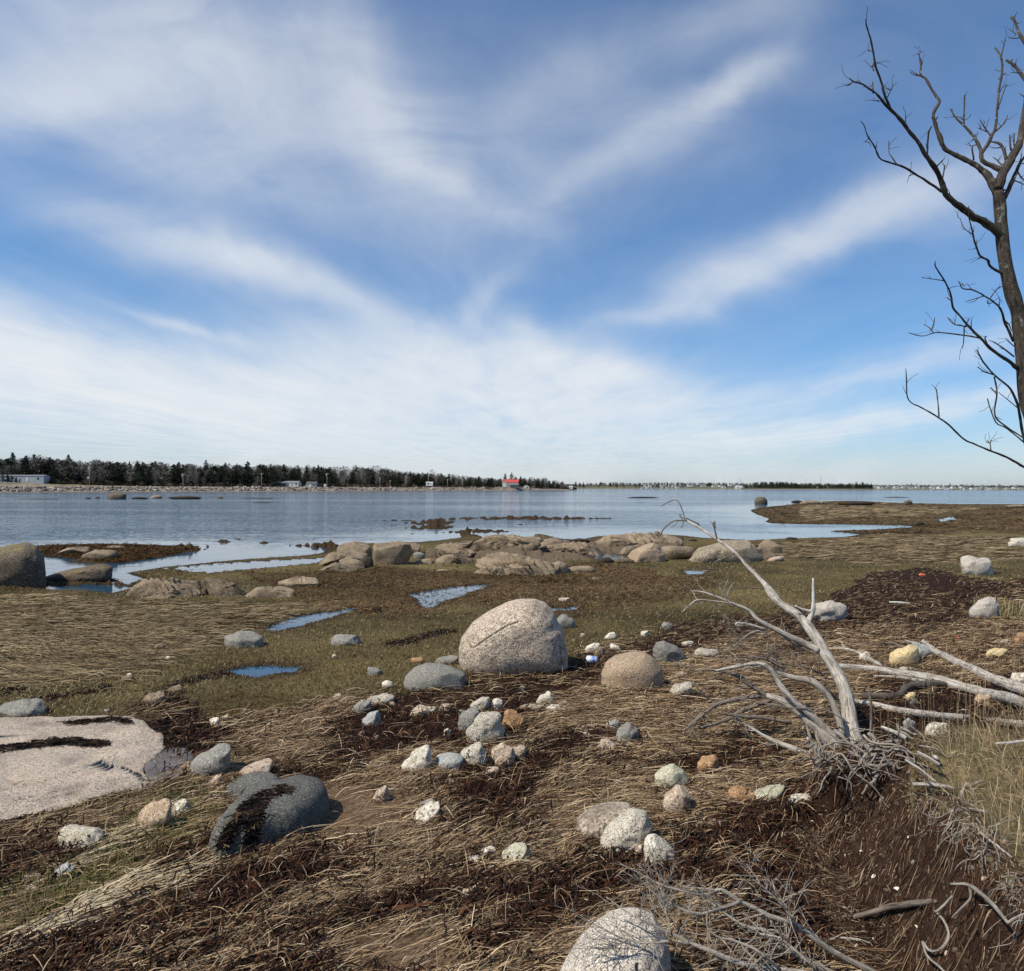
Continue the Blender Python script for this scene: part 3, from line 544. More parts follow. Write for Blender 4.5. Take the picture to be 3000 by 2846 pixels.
# islet and reefs out in the bay
rock('square pale-topped block of rock on the reef across the bay', 'shore', H('315,1463 315,1450 326,1446 355,1445 371,1447 370,1460 350,1463'), .8, 4, .04, 2., .6, name='boulder', cat='boulder', cuts=1)
for a_, lb, k in [('372,1462 400,1456 430,1457 440,1463', 'low dark ledge touching the square block', 'black'), ('435,1461 450,1452 470,1451 478,1461', 'grey hump in the middle of the reef', 'ledge'), ('475,1462 500,1454 555,1453 600,1459 610,1463', 'long brown ledge of the reef', 'black'), ('635,1461 642,1454 650,1455 655,1461', 'small round rock at the end of the reef', 'shore'), ('246,1462 255,1458 265,1458 268,1462', 'small black rock left of the square block', 'black'), ('276,1461 286,1455 296,1461', 'pointed dark rock left of the square block', 'black')]:
    rock(lb, k, H(a_), .7, 3, .06)
for k, (a_, lb) in enumerate([('-40,1463 120,1461.2 250,1462 120,1463.4', 'thin weed reef awash left of the square block'), ('600,1461.5 760,1459.6 880,1459.5 760,1461', 'thin weed reef awash trailing right of the islet'), ('1815,1458.6 1860,1456 1900,1456 1955,1458.4 1890,1459.6', 'dark reef breaking the surface in the open bay'), ('2560,1457.4 2620,1455.8 2700,1456.8 2620,1458.2', 'thin reef awash beyond the spit'), ('1850,1472 1880,1471 1900,1472', 'tiny reef below the open-bay reef'), ('720,1473 770,1471.8 820,1472.6 770,1474', 'small reef awash in front of the islet')]):
    rock(lb, 'black', H(a_), 1.2, 3, .05, base=None)
# stones on the turf and on the drift line: label, look, centre x, y, width, height, tilt
ST = [('pale rounded rock on turf, upper one at the picture edge', 'white', 2990, 1590, 70, 26, 0), ('pale domed rock on turf beside the bushy grass', 'coarse', 2864, 1656, 92, 52, -8), ('mottled domed rock in the dry weed with grass behind', 'coarse', 2888, 1783, 92, 56, 0), ('pale blunt rock behind the dead tree stub', 'coarse', 2433, 1788, 94, 52, 4),
 ('flat grey-brown rock sunk in turf left of the long puddle', 'grey', 722, 1874, 108, 44, 0), ('grey rock sunk in turf between long puddle and big boulder', 'grey', 1012, 1874, 84, 28, 4), ('small tan stone alone on the straw flat', 'ledge', 470, 1895, 30, 17, 0), ('small grey stone on turf left of low smooth rock', 'grey', 1098, 1968, 46, 22, 0), ('flat orange stone on turf above the low smooth rock', 'orange', 1226, 1934, 38, 14, 0), ('little white-grey stone left of the low smooth rock', 'white', 1135, 2004, 32, 18, 10),
 ('thin grey slab against left foot of the big boulder', 'grey', 1312, 1934, 68, 20, 6), ('grey-brown stone peeping out behind the big boulder', 'grey', 1656, 1822, 58, 36, 0), ('small tan stone on turf above the big boulder', 'pinkw', 1655, 1757, 30, 13, 0), ('white stone on turf above the drink can', 'white', 1790, 1862, 34, 15, 15), ('small white stone at the edge of the dark weed', 'white', 1890, 1855, 24, 12, 10), ('white stone tilted against the weed, left of its twin', 'white', 1736, 1896, 46, 19, 25), ('white stone tilted away from its twin by the weed', 'white', 1804, 1897, 36, 14, -28), ('drab stone between the two tilted white stones', 'ledge', 1760, 1912, 34, 32, 20),
 ('small grey stone on turf near the dark weed edge', 'grey', 1955, 1834, 32, 20, 0), ('small white stone just above the dark-banded white one', 'white', 2018, 1886, 34, 15, 0), ('white stone with a dark band across it', 'speck', 2070, 1914, 72, 26, -4), ('white speckled stone right of the round pink boulder', 'speck', 2003, 2020, 74, 36, 5), ('pale tan chip below the grey cracked rock', 'pinkw', 1996, 1978, 36, 14, 10),
 ('lichen-mottled grey stone at the upper edge of the straw', 'speck', 1118, 2050, 74, 26, 10), ('grey stone mostly under straw, below the mottled one', 'grey', 1060, 2070, 62, 24, 25), ('smooth blue-white stone poking from straw', 'blue', 1094, 2106, 58, 34, 28), ('whitish stone under straw with a green one beside it', 'pinkw', 1231, 2082, 52, 28, 18), ('greenish stone touching a whitish one', 'green', 1262, 2080, 34, 20, 0), ('tan stone near the black and white stone', 'pinkw', 1306, 2074, 36, 22, 0),
 ('white stone streaked with black, above the veined pair', 'speck', 1410, 2062, 62, 30, 32), ('small pinkish white stone by the black-streaked one', 'white', 1457, 2062, 36, 28, 40), ('round grey veined stone leaning on the big cream stone', 'grey', 1380, 2110, 66, 62, 45), ('large cream stone with broken dark right side', 'speck', 1428, 2132, 108, 86, 22), ('flat orange stone beside the cream stone', 'orange', 1506, 2110, 66, 52, -8), ('white stone arched over a gap in the straw', 'white', 1600, 2048, 48, 36, 25), ('long white flat stone below the arched one', 'white', 1640, 2076, 74, 16, -6), ('thin white chip right of the arched stone', 'white', 1648, 2060, 34, 10, 12), ('long pale stone under straw left of the flat white one', 'pinkw', 1560, 2074, 80, 16, 4),
 ('white pear-shaped stone with rusty foot', 'white', 1228, 2230, 92, 62, 38), ('blue-grey long stone between pear-shaped and speckled stones', 'blue', 1310, 2234, 108, 36, 12), ('oval white stone freckled with black', 'speck', 1392, 2213, 78, 60, 38), ('pinkish stone beside the freckled oval, straw on it', 'pinkw', 1476, 2212, 66, 62, 50), ('smaller pinkish stone half under straw', 'pinkw', 1520, 2204, 44, 38, 20), ('white chip under the freckled oval stone', 'white', 1432, 2230, 26, 10, 25), ('pink chip on soil below the freckled oval', 'pinkw', 1440, 2262, 48, 24, 25), ('small whitish stone left of the veined stone', 'white', 1312, 2145, 22, 20, 60), ('flat little grey stone above the veined one', 'grey', 1356, 2088, 30, 14, 0),
 ('pale shell-like stone on bare soil beside the dark boulder', 'pinkw', 1120, 2326, 60, 26, 38), ('tiny white stone with black end', 'white', 1320, 2292, 26, 14, 30), ('bluish stone half under soil', 'blue', 1254, 2356, 46, 20, 18), ('long white stone lying along the soil edge', 'white', 1250, 2382, 96, 32, 30), ('small pale stone at the end of the long white one', 'pinkw', 1194, 2410, 28, 14, 0), ('white round stone left of the white weedy one', 'white', 1390, 2524, 42, 30, 45), ('white stone crossed by weed', 'white', 1432, 2502, 48, 38, 20), ('pale green stone with sharp edge', 'green', 1508, 2508, 108, 42, 24), ('small grey stone above the pale green one', 'grey', 1488, 2484, 34, 18, 30), ('thin white and pink stone below the white pair', 'pinkw', 1428, 2582, 50, 20, 18), ('tan stone under straw below the thin white one', 'pinkw', 1370, 2622, 42, 36, 40),
 ('small pink stone standing between two white rocks', 'pinkw', 1873, 2496, 22, 40, -12), ('rusty crumbly round stone by the soil', 'orange', 2172, 2334, 78, 50, -5), ('grey-green wedge stone between the rusty and white ones', 'green', 2257, 2328, 92, 46, 10), ('white humped stone under weed right of the wedge', 'white', 2343, 2346, 84, 30, 6), ('rust-brown stone below the driftwood branches', 'orange', 2080, 2238, 66, 46, 0), ('white-tipped tan stone on dark wrack', 'pinkw', 2096, 2412, 34, 20, 10),
 ('blue-grey pebble above the round grey stone', 'blue', 1798, 2124, 38, 28, 20), ('round grey stone in straw', 'grey', 1836, 2152, 76, 50, 10), ('pinkish white stone below the round grey stone', 'pinkw', 1782, 2184, 48, 32, -12), ('small pink stone below the pinkish white one', 'pinkw', 1774, 2206, 26, 14, 10), ('tan and white chip left of the round grey stone', 'pinkw', 1726, 2156, 30, 16, -30), ('tiny tan chip above the tan and white one', 'pinkw', 1712, 2132, 18, 10, 0), ('pale tan chip below the round pink boulder', 'pinkw', 1752, 2054, 26, 12, 0),
 ('blue-grey flat stone behind the ochre rock', 'blue', 2702, 1906, 64, 26, -30), ('thin grey-green stone under the ochre rock', 'green', 2662, 1964, 58, 16, -5), ('small white stone by a driftwood stick', 'white', 2536, 1924, 34, 24, 0), ('ochre slab stone at the far side of the logs', 'yellow', 2916, 1913, 68, 22, 14), ('little tan stone above the ochre slab', 'pinkw', 2944, 1880, 24, 13, 0), ('pink stone at the picture edge by the wrack', 'orange', 2994, 1872, 44, 34, 0), ('white stone behind the upper log at the edge', 'white', 2992, 1986, 60, 34, 0), ('tan stone below the long bent log', 'tanr', 2884, 2050, 58, 26, -14), ('pale yellow stone between two logs', 'yellow', 2668, 2042, 32, 24, 20), ('dark round stone between two logs', 'dark', 2680, 2060, 30, 20, 0), ('cream two-lobed stone in the bank grass', 'white', 2745, 2136, 64, 38, 8), ('blue-grey leaning stone in the bank grass', 'blue', 2664, 2124, 36, 36, 50),
 ('greenish grey long stone pointing uphill by the wet slab', 'grey', 614, 2232, 142, 52, 32), ('orange pebble against the greenish long stone', 'orange', 548, 2252, 36, 16, 22), ('long pink stone behind the dark boulder', 'pinkw', 742, 2260, 116, 30, 27), ('small tan stone under straw left of the long pink one', 'pinkw', 636, 2288, 46, 26, 30), ('tan stone with dark hollow', 'tanr', 452, 2384, 116, 50, 32), ('narrow white stone beside the tan hollow one', 'white', 530, 2366, 76, 26, 36), ('greenish white long stone in dark weed', 'speck', 228, 2456, 144, 54, 20), ('bright white fragment in dark weed', 'white', 146, 2433, 26, 14, 20), ('grey-white flat stone in the straw', 'blue', 188, 2552, 70, 28, 24), ('small tan stone touching the grey-white flat one', 'pinkw', 164, 2540, 42, 14, 20), ('round tan pebble left of the grey-white flat one', 'pinkw', 107, 2572, 36, 26, 40), ('blue-grey pebble by the round tan one', 'blue', 80, 2576, 32, 24, 20), ('thin tan stone below the pebbles', 'pinkw', 96, 2608, 48, 16, 22),
 ('tan stone at the upper end of the dark weed', 'ledge', 455, 2045, 64, 26, 25), ('tan stone above the dark weed, nearer the puddle', 'ledge', 518, 2018, 44, 17, 12), ('long pale sliver on the turf left of the tan stones', 'ledge', 373, 1987, 40, 13, 20), ('grey-white round stone on turf by the straw', 'white', 632, 2116, 32, 26, 0), ('flat grey slab on the turf above the pink slab', 'grey', 62, 2074, 136, 34, 14), ('small white stone above the pink slab', 'white', 316, 2082, 14, 8, 0), ('pale stone sliver at the turf and straw border', 'pinkw', 990, 2040, 30, 11, 22), ('long pale driftstone sliver on the olive turf', 'pinkw', 806, 2084, 26, 7, 0), ('low flat stone on the rusty flat', 'ledge', 1300, 1672, 40, 6, 0), ('tan flat stone in rusty turf by the broad ledge', 'ledge', 1745, 1696, 20, 7, 0)]
for k, (lb, mt, cx, cy, w_, h_, t_) in enumerate(ST):
    big = w_ * h_ > 2200
    rock(lb, mt, E(cx, cy, w_, h_, t_, k, .15), .8, 5 if w_ > 60 else 4, .13, 1.9, .78, name='stone', cat='stone', cuts=1 + (k * 7) % 4, bury=.12, crag=.05 if mt in ('speck', 'white') else .02, off=.75, sink=.35)
rock('grey-green angular rock split by a dark crack', 'grey', H('1913,1905 1925,1882 1945,1878 1960,1886 1985,1895 2005,1915 2012,1930 1985,1945 1955,1948 1940,1935'), .8, 5, .04, 2., .75, crag=.05, cuts=3, bury=.1)
rock('ochre two-humped rock, a twig across it', 'yellow', H('2605,1935 2608,1915 2630,1902 2645,1900 2665,1890 2690,1896 2695,1918 2685,1940 2665,1952 2635,1950 2612,1945'), .8, 5, .05, 2.4, .75, crag=.02, bury=.1)
rock('pink granite rock leaning behind the lichened white one', 'granite', H('1670,2466 1695,2402 1740,2371 1780,2360 1852,2361 1858,2380 1815,2425 1765,2456 1705,2468'), .8, 5, .05, 2.4, .75, cuts=2, bury=.08)
rock('white lichened rock with yellow-green hollows', 'speck', H('1755,2472 1770,2435 1820,2395 1860,2374 1895,2384 1914,2420 1911,2452 1880,2477 1840,2498 1790,2512 1763,2498'), .85, 5, .06, 2.4, .75, crag=.05, bury=.05)
rock('smooth white wedge rock with a twig in front', 'white', H('1888,2467 1895,2452 1920,2449 1955,2470 1985,2505 1996,2527 1960,2538 1920,2546 1900,2512'), .85, 5, .03, 2.2, .75, cuts=3, bury=.05)
rock('grey-white angular rock above the round pinkish one', 'green', H('1919,2273 1940,2250 1975,2241 2006,2260 2022,2285 1990,2312 1950,2318 1930,2296'), .8, 5, .04, 2.4, .75, cuts=3, bury=.1)
rock('round pinkish speckled rock below the angular one', 'pinkw', H('1942,2366 1950,2330 1985,2302 2021,2310 2027,2340 2006,2376 1965,2394 1950,2382'), .8, 5, .04, 2.4, .78, cuts=1, bury=.06)
for k in range(46):         # shells and pebbles too alike to tell apart
    while True:
        cx, cy = rng.uniform(0, 3000), rng.uniform(1850, 2830)
        if zones(np.array([cx]), np.array([cy]))[0] in (4, 0): break
    s_ = rng.uniform(7, 14)
    rock('little pale pebble lying loose on the shore', ['white', 'pinkw', 'grey', 'tanr'][k % 4], E(cx, cy, s_ * 1.4, s_, rng.uniform(-30, 40), k), .8, 2, .06, name='pebble', cat='pebble', group='small loose pebbles on the shore')
# flat rocks laid out in plan
def planslab(label, mat, path, t, rel, name, sub, sd_, edge=.35, pw=.5, cat='rock slab'):
    pl = np.array([ground(a, b)[0][:2] for a, b in H(path)])
    c = pl.mean(0); rad = radial(pl, c); n, T = ico(sub); th = np.arctan2(n[:, 1], n[:, 0]) % (2 * math.pi); i = (th / (2 * math.pi) * 360).astype(int) % 360; j = (i + 1) % 360; ff = th / (2 * math.pi) * 360 - i
    rr = (rad[i] * (1 - ff) + rad[j] * ff) * np.sqrt(np.maximum(0, 1 - n[:, 2] ** 2)) ** edge
    Vv = np.c_[rr * np.cos(th), rr * np.sin(th), np.zeros(len(n))]; Vv[:, :2] *= (1 + .05 * fbm(np.c_[np.cos(th) * 3, np.sin(th) * 3, th * 0], 3, sd_))[:, None]; gx, gy_ = Vv[:, 0] + c[0], Vv[:, 1] + c[1]
    sm_ = np.polyfit(pl[:, 1], Zi(pl[:, 0], pl[:, 1]), 1); gz = np.polyval(sm_, gy_)
    lay = f2(gx * .8 + gy_ * .6, gx * -.6 + gy_ * .8, .5, 3, sd_, 3.5); lay2 = f2(gx * .8 + gy_ * .6, gx * -.6 + gy_ * .8, 2.2, 3, sd_ + 5, 9.)
    Vv[:, 2] = gz + np.where(n[:, 2] > 0, t * np.abs(n[:, 2]) ** pw + rel * (lay + .45 * lay2 + .6 * np.round(lay * 3) / 3) + .3 * rel * f2(gx, gy_, 16, 4, sd_ + 2), -.2 * np.abs(n[:, 2]) ** .5)
    lz = float(gz.mean()); o = mk(name, Vv - [0, 0, lz], T, R[mat] if isinstance(mat, str) else mat, loc=(c[0], c[1], lz)); tag(o, label, cat); return pl
SLABP = planslab('wide flat pinkish slab of bedrock with a strip of black weed', 'slab', '-420,2140 -200,2125 0,2122 150,2110 330,2098 412,2108 440,2135 470,2160 492,2196 452,2232 425,2262 430,2295 470,2308 330,2335 200,2375 100,2402 0,2424 -300,2490', .055, .034, 'rock_slab', 7, 301, .28)
planslab('wet purplish flat rock beside the pink slab tip', flatmat('wet_mudstone', (.10, .080, .070), .3, .35, 6., .5), '425,2255 470,2208 530,2186 560,2200 575,2240 550,2270 540,2290 470,2318 430,2305', .04, .02, 'wet_rock', 5, 331)
planslab('big dark grey boulder with a rag of black weed across its face', 'dark', '612,2512 650,2450 705,2400 770,2362 840,2342 905,2336 958,2352 968,2385 935,2425 880,2462 800,2492 720,2512 660,2530', .25, .012, 'boulder', 6, 341, .5, .62, 'boulder')
# ---------------------------------------------------------------- wood
def woodmat(name, a, b, dk, sc=1., spots=None):
    m, nt, bs = newmat(name, .85, .2); v = objvec(nt)
    gv = N(nt, 'ShaderNodeVectorMath', operation='MULTIPLY', _0=N(nt, 'ShaderNodeVertexColor', layer_name='Col').outputs[0], _1=(6 * sc, 75 * sc, 75 * sc)).outputs[0]
    n1 = noise(nt, v, 7 * sc, 5, .7); n2 = noise(nt, gv, 1., 5, .68, .6)
    c = mix(nt, ramp(nt, n1, [(.38, 0), (.62, 1)]), a, b)
    c = mix(nt, ramp(nt, n2, [(.36, .95), (.52, 0)]), c, dk)
    if spots is not None: c = mix(nt, ramp(nt, noise(nt, v, 16 * sc, 6, .75), [(.58, 0), (.66, .8)]), c, spots)
    nt.links.new(c, bs.inputs['Base Color']); bump(nt, bs, mathn(nt, 'ADD', n2, n1), .9, .014); return m
W_OLD = woodmat('weathered_driftwood', (.33, .285, .235), (.53, .485, .42), (.055, .042, .030))
W_BRN = woodmat('brown_dead_wood', (.17, .135, .105), (.25, .205, .165), (.05, .037, .028))
W_GRY = woodmat('grey_twig_bark', (.30, .258, .21), (.41, .36, .30), (.11, .10, .092), 1.5)
W_BARK = woodmat('living_bark', (.050, .039, .030), (.105, .086, .068), (.013, .010, .008), 1.2, (.27, .26, .225))
W_PALE = woodmat('barkless_wood', (.50, .46, .40), (.60, .56, .50), (.20, .17, .13))
W_ROOT = woodmat('root_wood', (.22, .18, .145), (.36, .31, .26), (.035, .026, .02))
def px3(path, Y0, Y1=None, wd=None):      # (px, py, width in px) with a depth that runs from Y0 to Y1
    path = np.asarray(path, float); Y = np.linspace(Y0, Y0 if Y1 is None else Y1, len(path))
    p = np.array([P(a, b, y_) for (a, b), y_ in zip(path[:, :2], Y)]); r = path[:, 2] / 2 * Y / F * RSC if path.shape[1] > 2 else None
    return p, r
RSC = 1.
REG = []
def hook(s, y0, y1):       # a shoot starts at the depth of whatever it grows from
    k = K(s) if isinstance(s, str) else s; k = np.asarray(k, float); n_ = len(k)
    if REG:
        A = np.vstack(REG); d = np.hypot(A[:, 0] - k[0, 0], A[:, 1] - k[0, 1]); i = int(d.argmin())
        if d[i] < 30: y1 = A[i, 2] + (y1 - y0) * .6; y0 = A[i, 2]
    t = np.linspace(0, n_ - 1, n_ * 6); Y = np.linspace(y0, y1, n_); i_ = np.arange(n_); REG.append(np.c_[np.interp(t, i_, k[:, 0]), np.interp(t, i_, k[:, 1]), np.interp(t, i_, Y)])
    return px3(k, y0, y1)
def lying(path, lift=0.):                 # a stick that lies on the ground
    path = np.asarray(path, float); g = ground(path[:, 0], path[:, 1] + path[:, 2] * .45); Y = np.convolve(np.r_[g[0, 1], g[:, 1], g[-1, 1]], [.25, .5, .25], 'valid') - lift
    return np.array([P(a, b, y_) for (a, b), y_ in zip(path[:, :2], Y)]), path[:, 2] / 2 * Y / F * RSC
def K(s): return [tuple(map(float, p.split(','))) for p in s.split()]
def twigs(mb, p, r, n, ln, rg, up=.3, lev=1, m=4, rmin=.0009, spread=1.):
    """side shoots along a path"""
    for _ in range(n):
        t = rg.uniform(.12, .98) * (len(p) - 1); i = min(int(t), len(p) - 2); a = p[i] + (p[i + 1] - p[i]) * (t - i); ra = r[i] + (r[i + 1] - r[i]) * (t - i)
        d = p[i + 1] - p[i]; d = d / (np.linalg.norm(d) + 1e-9) * .55 + rg.normal(size=3) * .55 * spread + np.array([0, 0, up]); d /= np.linalg.norm(d)
        l = ln * rg.uniform(.3, 1.1); k = 4; q = [a]
        for s in range(k):
            d = d + rg.normal(size=3) * .22 + np.array([0, 0, up * .12]); d /= np.linalg.norm(d); q.append(q[-1] + d * l / k)
        rr = np.linspace(max(min(ra * .55, .006), rmin), rmin * .8, k + 1)
        V, Q, T = tube(q, rr, m, 2, .1, int(rg.integers(1e6))); mb.add(V, Q, T, UV[0])
        if lev > 1: twigs(mb, np.array(q), rr, int(rg.integers(1, 4)), ln * .5, rg, up, lev - 1, m, rmin, spread)
sdn = [100]
def part(parent, name, tubes, mat, m=7, k=4, rough=.12, tw=None, wob=.25, loc=None):
    mb = MB()
    for p, r in tubes:
        sdn[0] += 1; V, Q, T = tube(p, r, m, k, rough, sdn[0], wob); mb.add(V, Q, T, UV[0])
        if tw: twigs(mb, p, r, tw[0], tw[1], np.random.default_rng(sdn[0]), *tw[2:])
    if parent is not None:
        o = mb.build(name, mat, None); o.data.transform(Matrix.Translation(-parent.location)); o.parent = parent; return o
    return mb.build(name, mat, None, loc=loc)
from mathutils import Matrix, Vector
# -- the overturned dead tree
B0 = G(2505, 2190); Yb = B0[1]
ft = empty('dead_tree', tuple(B0), 'weathered grey dead tree leaning over the wrack from its torn-up roots', 'dead tree')
RSC = .84; REG.clear()
main = K('2520,2200,60 2500,2140,56 2490,2080,50 2472,2010,44 2432,1940,42 2385,1855,38 2342,1802,30 2292,1770,24 2268,1745,32 2240,1710,19 2200,1670,14 2150,1617,11 2100,1580,10 2050,1547,9 2008,1524,7')
mp_, mr = hook(main, Yb, Yb + 2.9); YM = np.linspace(Yb, Yb + 2.9, len(main))
part(ft, 'trunk', [(mp_, mr)], W_OLD, 9, 5, .16)
def br(s, y0, y1, *a, mat=W_OLD, **k): return part(ft, 'branch', [px3(K(s), Yb + y0, Yb + y1)], mat, *a, **k)
part(ft, 'branch', [hook('2012,1526,6 1975,1527,5 1945,1550,5 1937,1568,6', Yb + 2.9, Yb + 3.1), hook('1988,1527,3 1975,1540,3 1966,1545,2', Yb + 2.95, Yb + 2.95), hook('2002,1528,3 2000,1540,3 1994,1546,3', Yb + 2.9, Yb + 2.9), hook('2000,1522,4 1990,1508,3 1998,1510,2', Yb + 2.9, Yb + 2.9)], W_BRN, 5)
part(ft, 'branch', [hook('2006,1522,5 1999,1495,4 1985,1467,4 1962,1470,4 1937,1484,3', Yb + 2.9, Yb + 3.2)], W_BRN, 5)
part(ft, 'branch', [hook('2010,1518,4 2030,1528,4 2045,1535,5 2050,1542,3', Yb + 2.8, Yb + 2.8)], W_BRN, 5)
part(ft, 'branch', [hook('2100,1580,7 2096,1560,6 2090,1535,5 2094,1530,5 2096,1548,4', Yb + 2.6, Yb + 2.5), hook('2093,1545,3 2085,1532,2 2081,1530,2', Yb + 2.5, Yb + 2.5)], W_BRN, 5)
part(ft, 'branch', [hook('2155,1620,5 2130,1632,5 2095,1648,5 2090,1660,4', Yb + 2.3, Yb + 2.1)], W_BRN, 5)
part(ft, 'branch', [hook('2240,1725,4 2200,1722,4 2165,1724,3 2120,1733,2', Yb + 1.9, Yb + 1.8)], W_BRN, 5)
part(ft, 'branch', [hook('2362,1828,22 2372,1812,20 2383,1785,16 2384,1745,11 2383,1694,6', Yb + 1.1, Yb + 1.2), hook('2385,1795,14 2350,1785,10 2330,1775,7', Yb + 1.15, Yb + 1.15)], W_PALE, 7)
part(ft, 'branch', [hook('2400,1905,26 2365,1888,24 2300,1857,20 2225,1818,15 2195,1788,12 2140,1765,9 2090,1745,7 2060,1735,5 2030,1732,3', Yb + .9, Yb + 1.5),
  hook('2150,1770,6 2095,1762,5 2045,1758,5 2020,1775,4 2000,1795,3', Yb + 1.4, Yb + 1.4), hook('2142,1778,4 2122,1745,4 2108,1722,3', Yb + 1.4, Yb + 1.4), hook('2245,1845,12 2195,1830,9 2160,1826,7 2160,1838,4', Yb + 1.2, Yb + 1.2), hook('2260,1862,6 2210,1850,5 2150,1895,3', Yb + 1.1, Yb + 1.1),
  hook('2290,1862,6 2330,1890,6 2360,1908,6', Yb + .9, Yb + .9), hook('2105,1790,4 2130,1810,4 2160,1865,3 2190,1905,3', Yb + 1.2, Yb + 1.2)], W_OLD, 6, 4, .16, (5, .25, .05, 2, 4, .0018))
part(ft, 'branch', [hook('2462,2200,50 2420,2160,46 2375,2115,38 2320,2070,32 2268,2045,24 2230,2037,16', Yb + .0, Yb + .35)], W_OLD, 8, 4, .16)
part(ft, 'branch', [hook('2232,2037,18 2160,2050,17 2100,2066,15 2050,2102,13 2025,2125,12 2005,2142,8', Yb + .35, Yb + .15), hook('2105,2068,9 2060,2090,8 2035,2115,6', Yb + .25, Yb + .25)], W_BRN, 7, 4, .2, (9, .28, .0, 2, 4, .0018))
part(ft, 'branch', [hook('2455,2170,34 2390,2105,26 2335,2062,22 2292,2012,20 2270,1975,18 2245,1950,17 2212,1944,13 2150,1955,12 2098,1966,7', Yb + .15, Yb + .75)], W_OLD, 7, 4, .2, (6, .25, .0, 2, 4, .0018))
part(ft, 'branch', [hook('2470,2160,24 2452,2090,22 2425,2035,22 2380,1995,24 2330,1985,18 2280,1968,12 2240,1945,8', Yb + .3, Yb + 1.1)], W_GRY, 7, 4, .16, (6, .3, .0, 2, 4, .0018))
part(ft, 'branch', [hook('2470,2275,30 2410,2235,30 2340,2200,26 2290,2180,20 2240,2155,13 2205,2132,10 2150,2100,8', Yb - .35, Yb + .15)], W_OLD, 7, 4, .2, (6, .25, .0, 2, 4, .0018))
part(ft, 'branch', [hook('2365,2160,9 2410,2210,12 2470,2252,10 2500,2280,6', Yb - .2, Yb - .4)], W_OLD, 6, 4, .16, (5, .25, .05, 2, 4, .0018))
part(ft, 'branch', [hook('2030,1998,4 2080,2048,6 2190,2050,6 2260,2065,6 2330,2075,6 2420,2080,5 2490,2120,5', Yb + .5, Yb - .1), hook('2080,2050,5 2050,2020,3 2030,1995,2', Yb + .5, Yb + .5)], W_BRN, 5)
part(ft, 'branch', [hook('2262,2050,16 2180,2082,16 2120,2112,13 2050,2132,10', Yb + .1, Yb + .1), hook('2320,2118,10 2230,2102,13 2150,2096,11 2120,2088,7', Yb + .1, Yb + .1)], W_BRN, 6, 4, .25, (7, .28, .02, 2, 4, .0018))
part(ft, 'branch', [hook('2262,2052,16 2205,2010,16 2150,1975,13 2085,1962,8 2040,1965,5 1995,1942,3', Yb + .4, Yb + .9)], W_BRN, 6, 4, .2, (8, .3, .0, 2, 4, .0018))
part(ft, 'twig_spray', [hook('2300,1960,8 2240,1930,7 2180,1925,5 2120,1930,3', Yb + .8, Yb + .8), hook('2430,1990,8 2380,1960,7 2300,1945,6 2230,1920,4', Yb + .7, Yb + .7), hook('2270,1870,5 2280,1945,4', Yb + .8, Yb + .8), hook('2258,1890,5 2282,1945,4', Yb + .8, Yb + .8), hook('2240,1860,4 2180,1870,4 2150,1900,3', Yb + 1., Yb + 1.)], W_BRN, 5, 4, .2, (16, .35, -.03, 2, 4, .0016))
# torn root plate
rg = np.random.default_rng(77); mb = MB(); ctr = np.array(G(2560, 2285)); ctr[2] += .12
for k in range(150):
    a = rg.uniform(-2.6, .7); st = ctr + np.array([rg.uniform(-.42, .55), rg.uniform(-.25, .25), rg.uniform(-.02, .2)])
    d = np.array([math.cos(a) * .9 * rg.choice([-1, 1]), -.35 - .4 * rg.random(), math.sin(a) * .5 + .05]); q = [st]; l = rg.uniform(.1, .42)
    for s in range(5):
        d = d + rg.normal(size=3) * .42; d[2] -= .08; d /= np.linalg.norm(d); q.append(q[-1] + d * l / 5)
    q = np.array(q); q[:, 2] = np.maximum(q[:, 2], Zi(q[:, 0], q[:, 1]) - .02); r0 = rg.choice([.004, .006, .010, .016], p=[.45, .3, .17, .08])
    V, Q, T = tube(q, np.linspace(r0, r0 * .35, 6), 5, 3, .2, 500 + k); mb.add(V, Q, T, UV[0])
o = mb.build('root_plate', W_ROOT); o.data.transform(Matrix.Translation(-ft.location)); o.parent = ft
for s in ['2480,2262,10 2560,2256,11 2640,2252,9 2700,2256,5', '2460,2295,11 2530,2290,12 2620,2292,9', '2590,2230,16 2596,2270,16 2625,2330,10 2640,2350,5', '2600,2280,9 2625,2320,9 2650,2340,6', '2560,2360,12 2590,2330,14 2600,2290,16', '2470,2340,9 2540,2325,9 2590,2310,9', '2600,2250,8 2660,2270,6 2690,2300,4']:
    part(ft, 'root', [px3(K(s), Yb - .55, Yb - .55)], W_OLD, 6)
RSC = .82
# -- logs and sticks lying about
def log(name, label, s, mat, m=9, rough=.14, extra=(), lift=0., cat='driftwood log', grp=None, wob=.25):
    p, r = lying(K(s), lift); t = [(p, r)] + [lying(K(e), lift) for e in extra]
    mb = MB()
    for a, b in t:
        sdn[0] += 1; V, Q, T = tube(a, b, m, 5, rough, sdn[0], wob); mb.add(V, Q, T, UV[0])
    return tag(mb.build(name, mat, loc=p[0]), label, cat, grp)
log('driftwood_log', 'long grey log bowed in the middle, running out past the ochre rock', '2455,1952,22 2520,1957,25 2600,1965,27 2700,1983,33 2800,2008,36 2900,2034,38 3000,2060,42 3120,2095,44', W_OLD, extra=['2560,1982,9 2640,1985,12 2720,2000,12 2800,2020,10'])
log('driftwood_log', 'grey forked log tapering to a point beside the ochre rock', '2652,1877,7 2700,1893,16 2760,1918,25 2830,1952,31 2900,1985,38 2970,2010,44 3100,2062,50', W_OLD, extra=['2704,1880,14 2722,1892,16 2748,1908,14'])
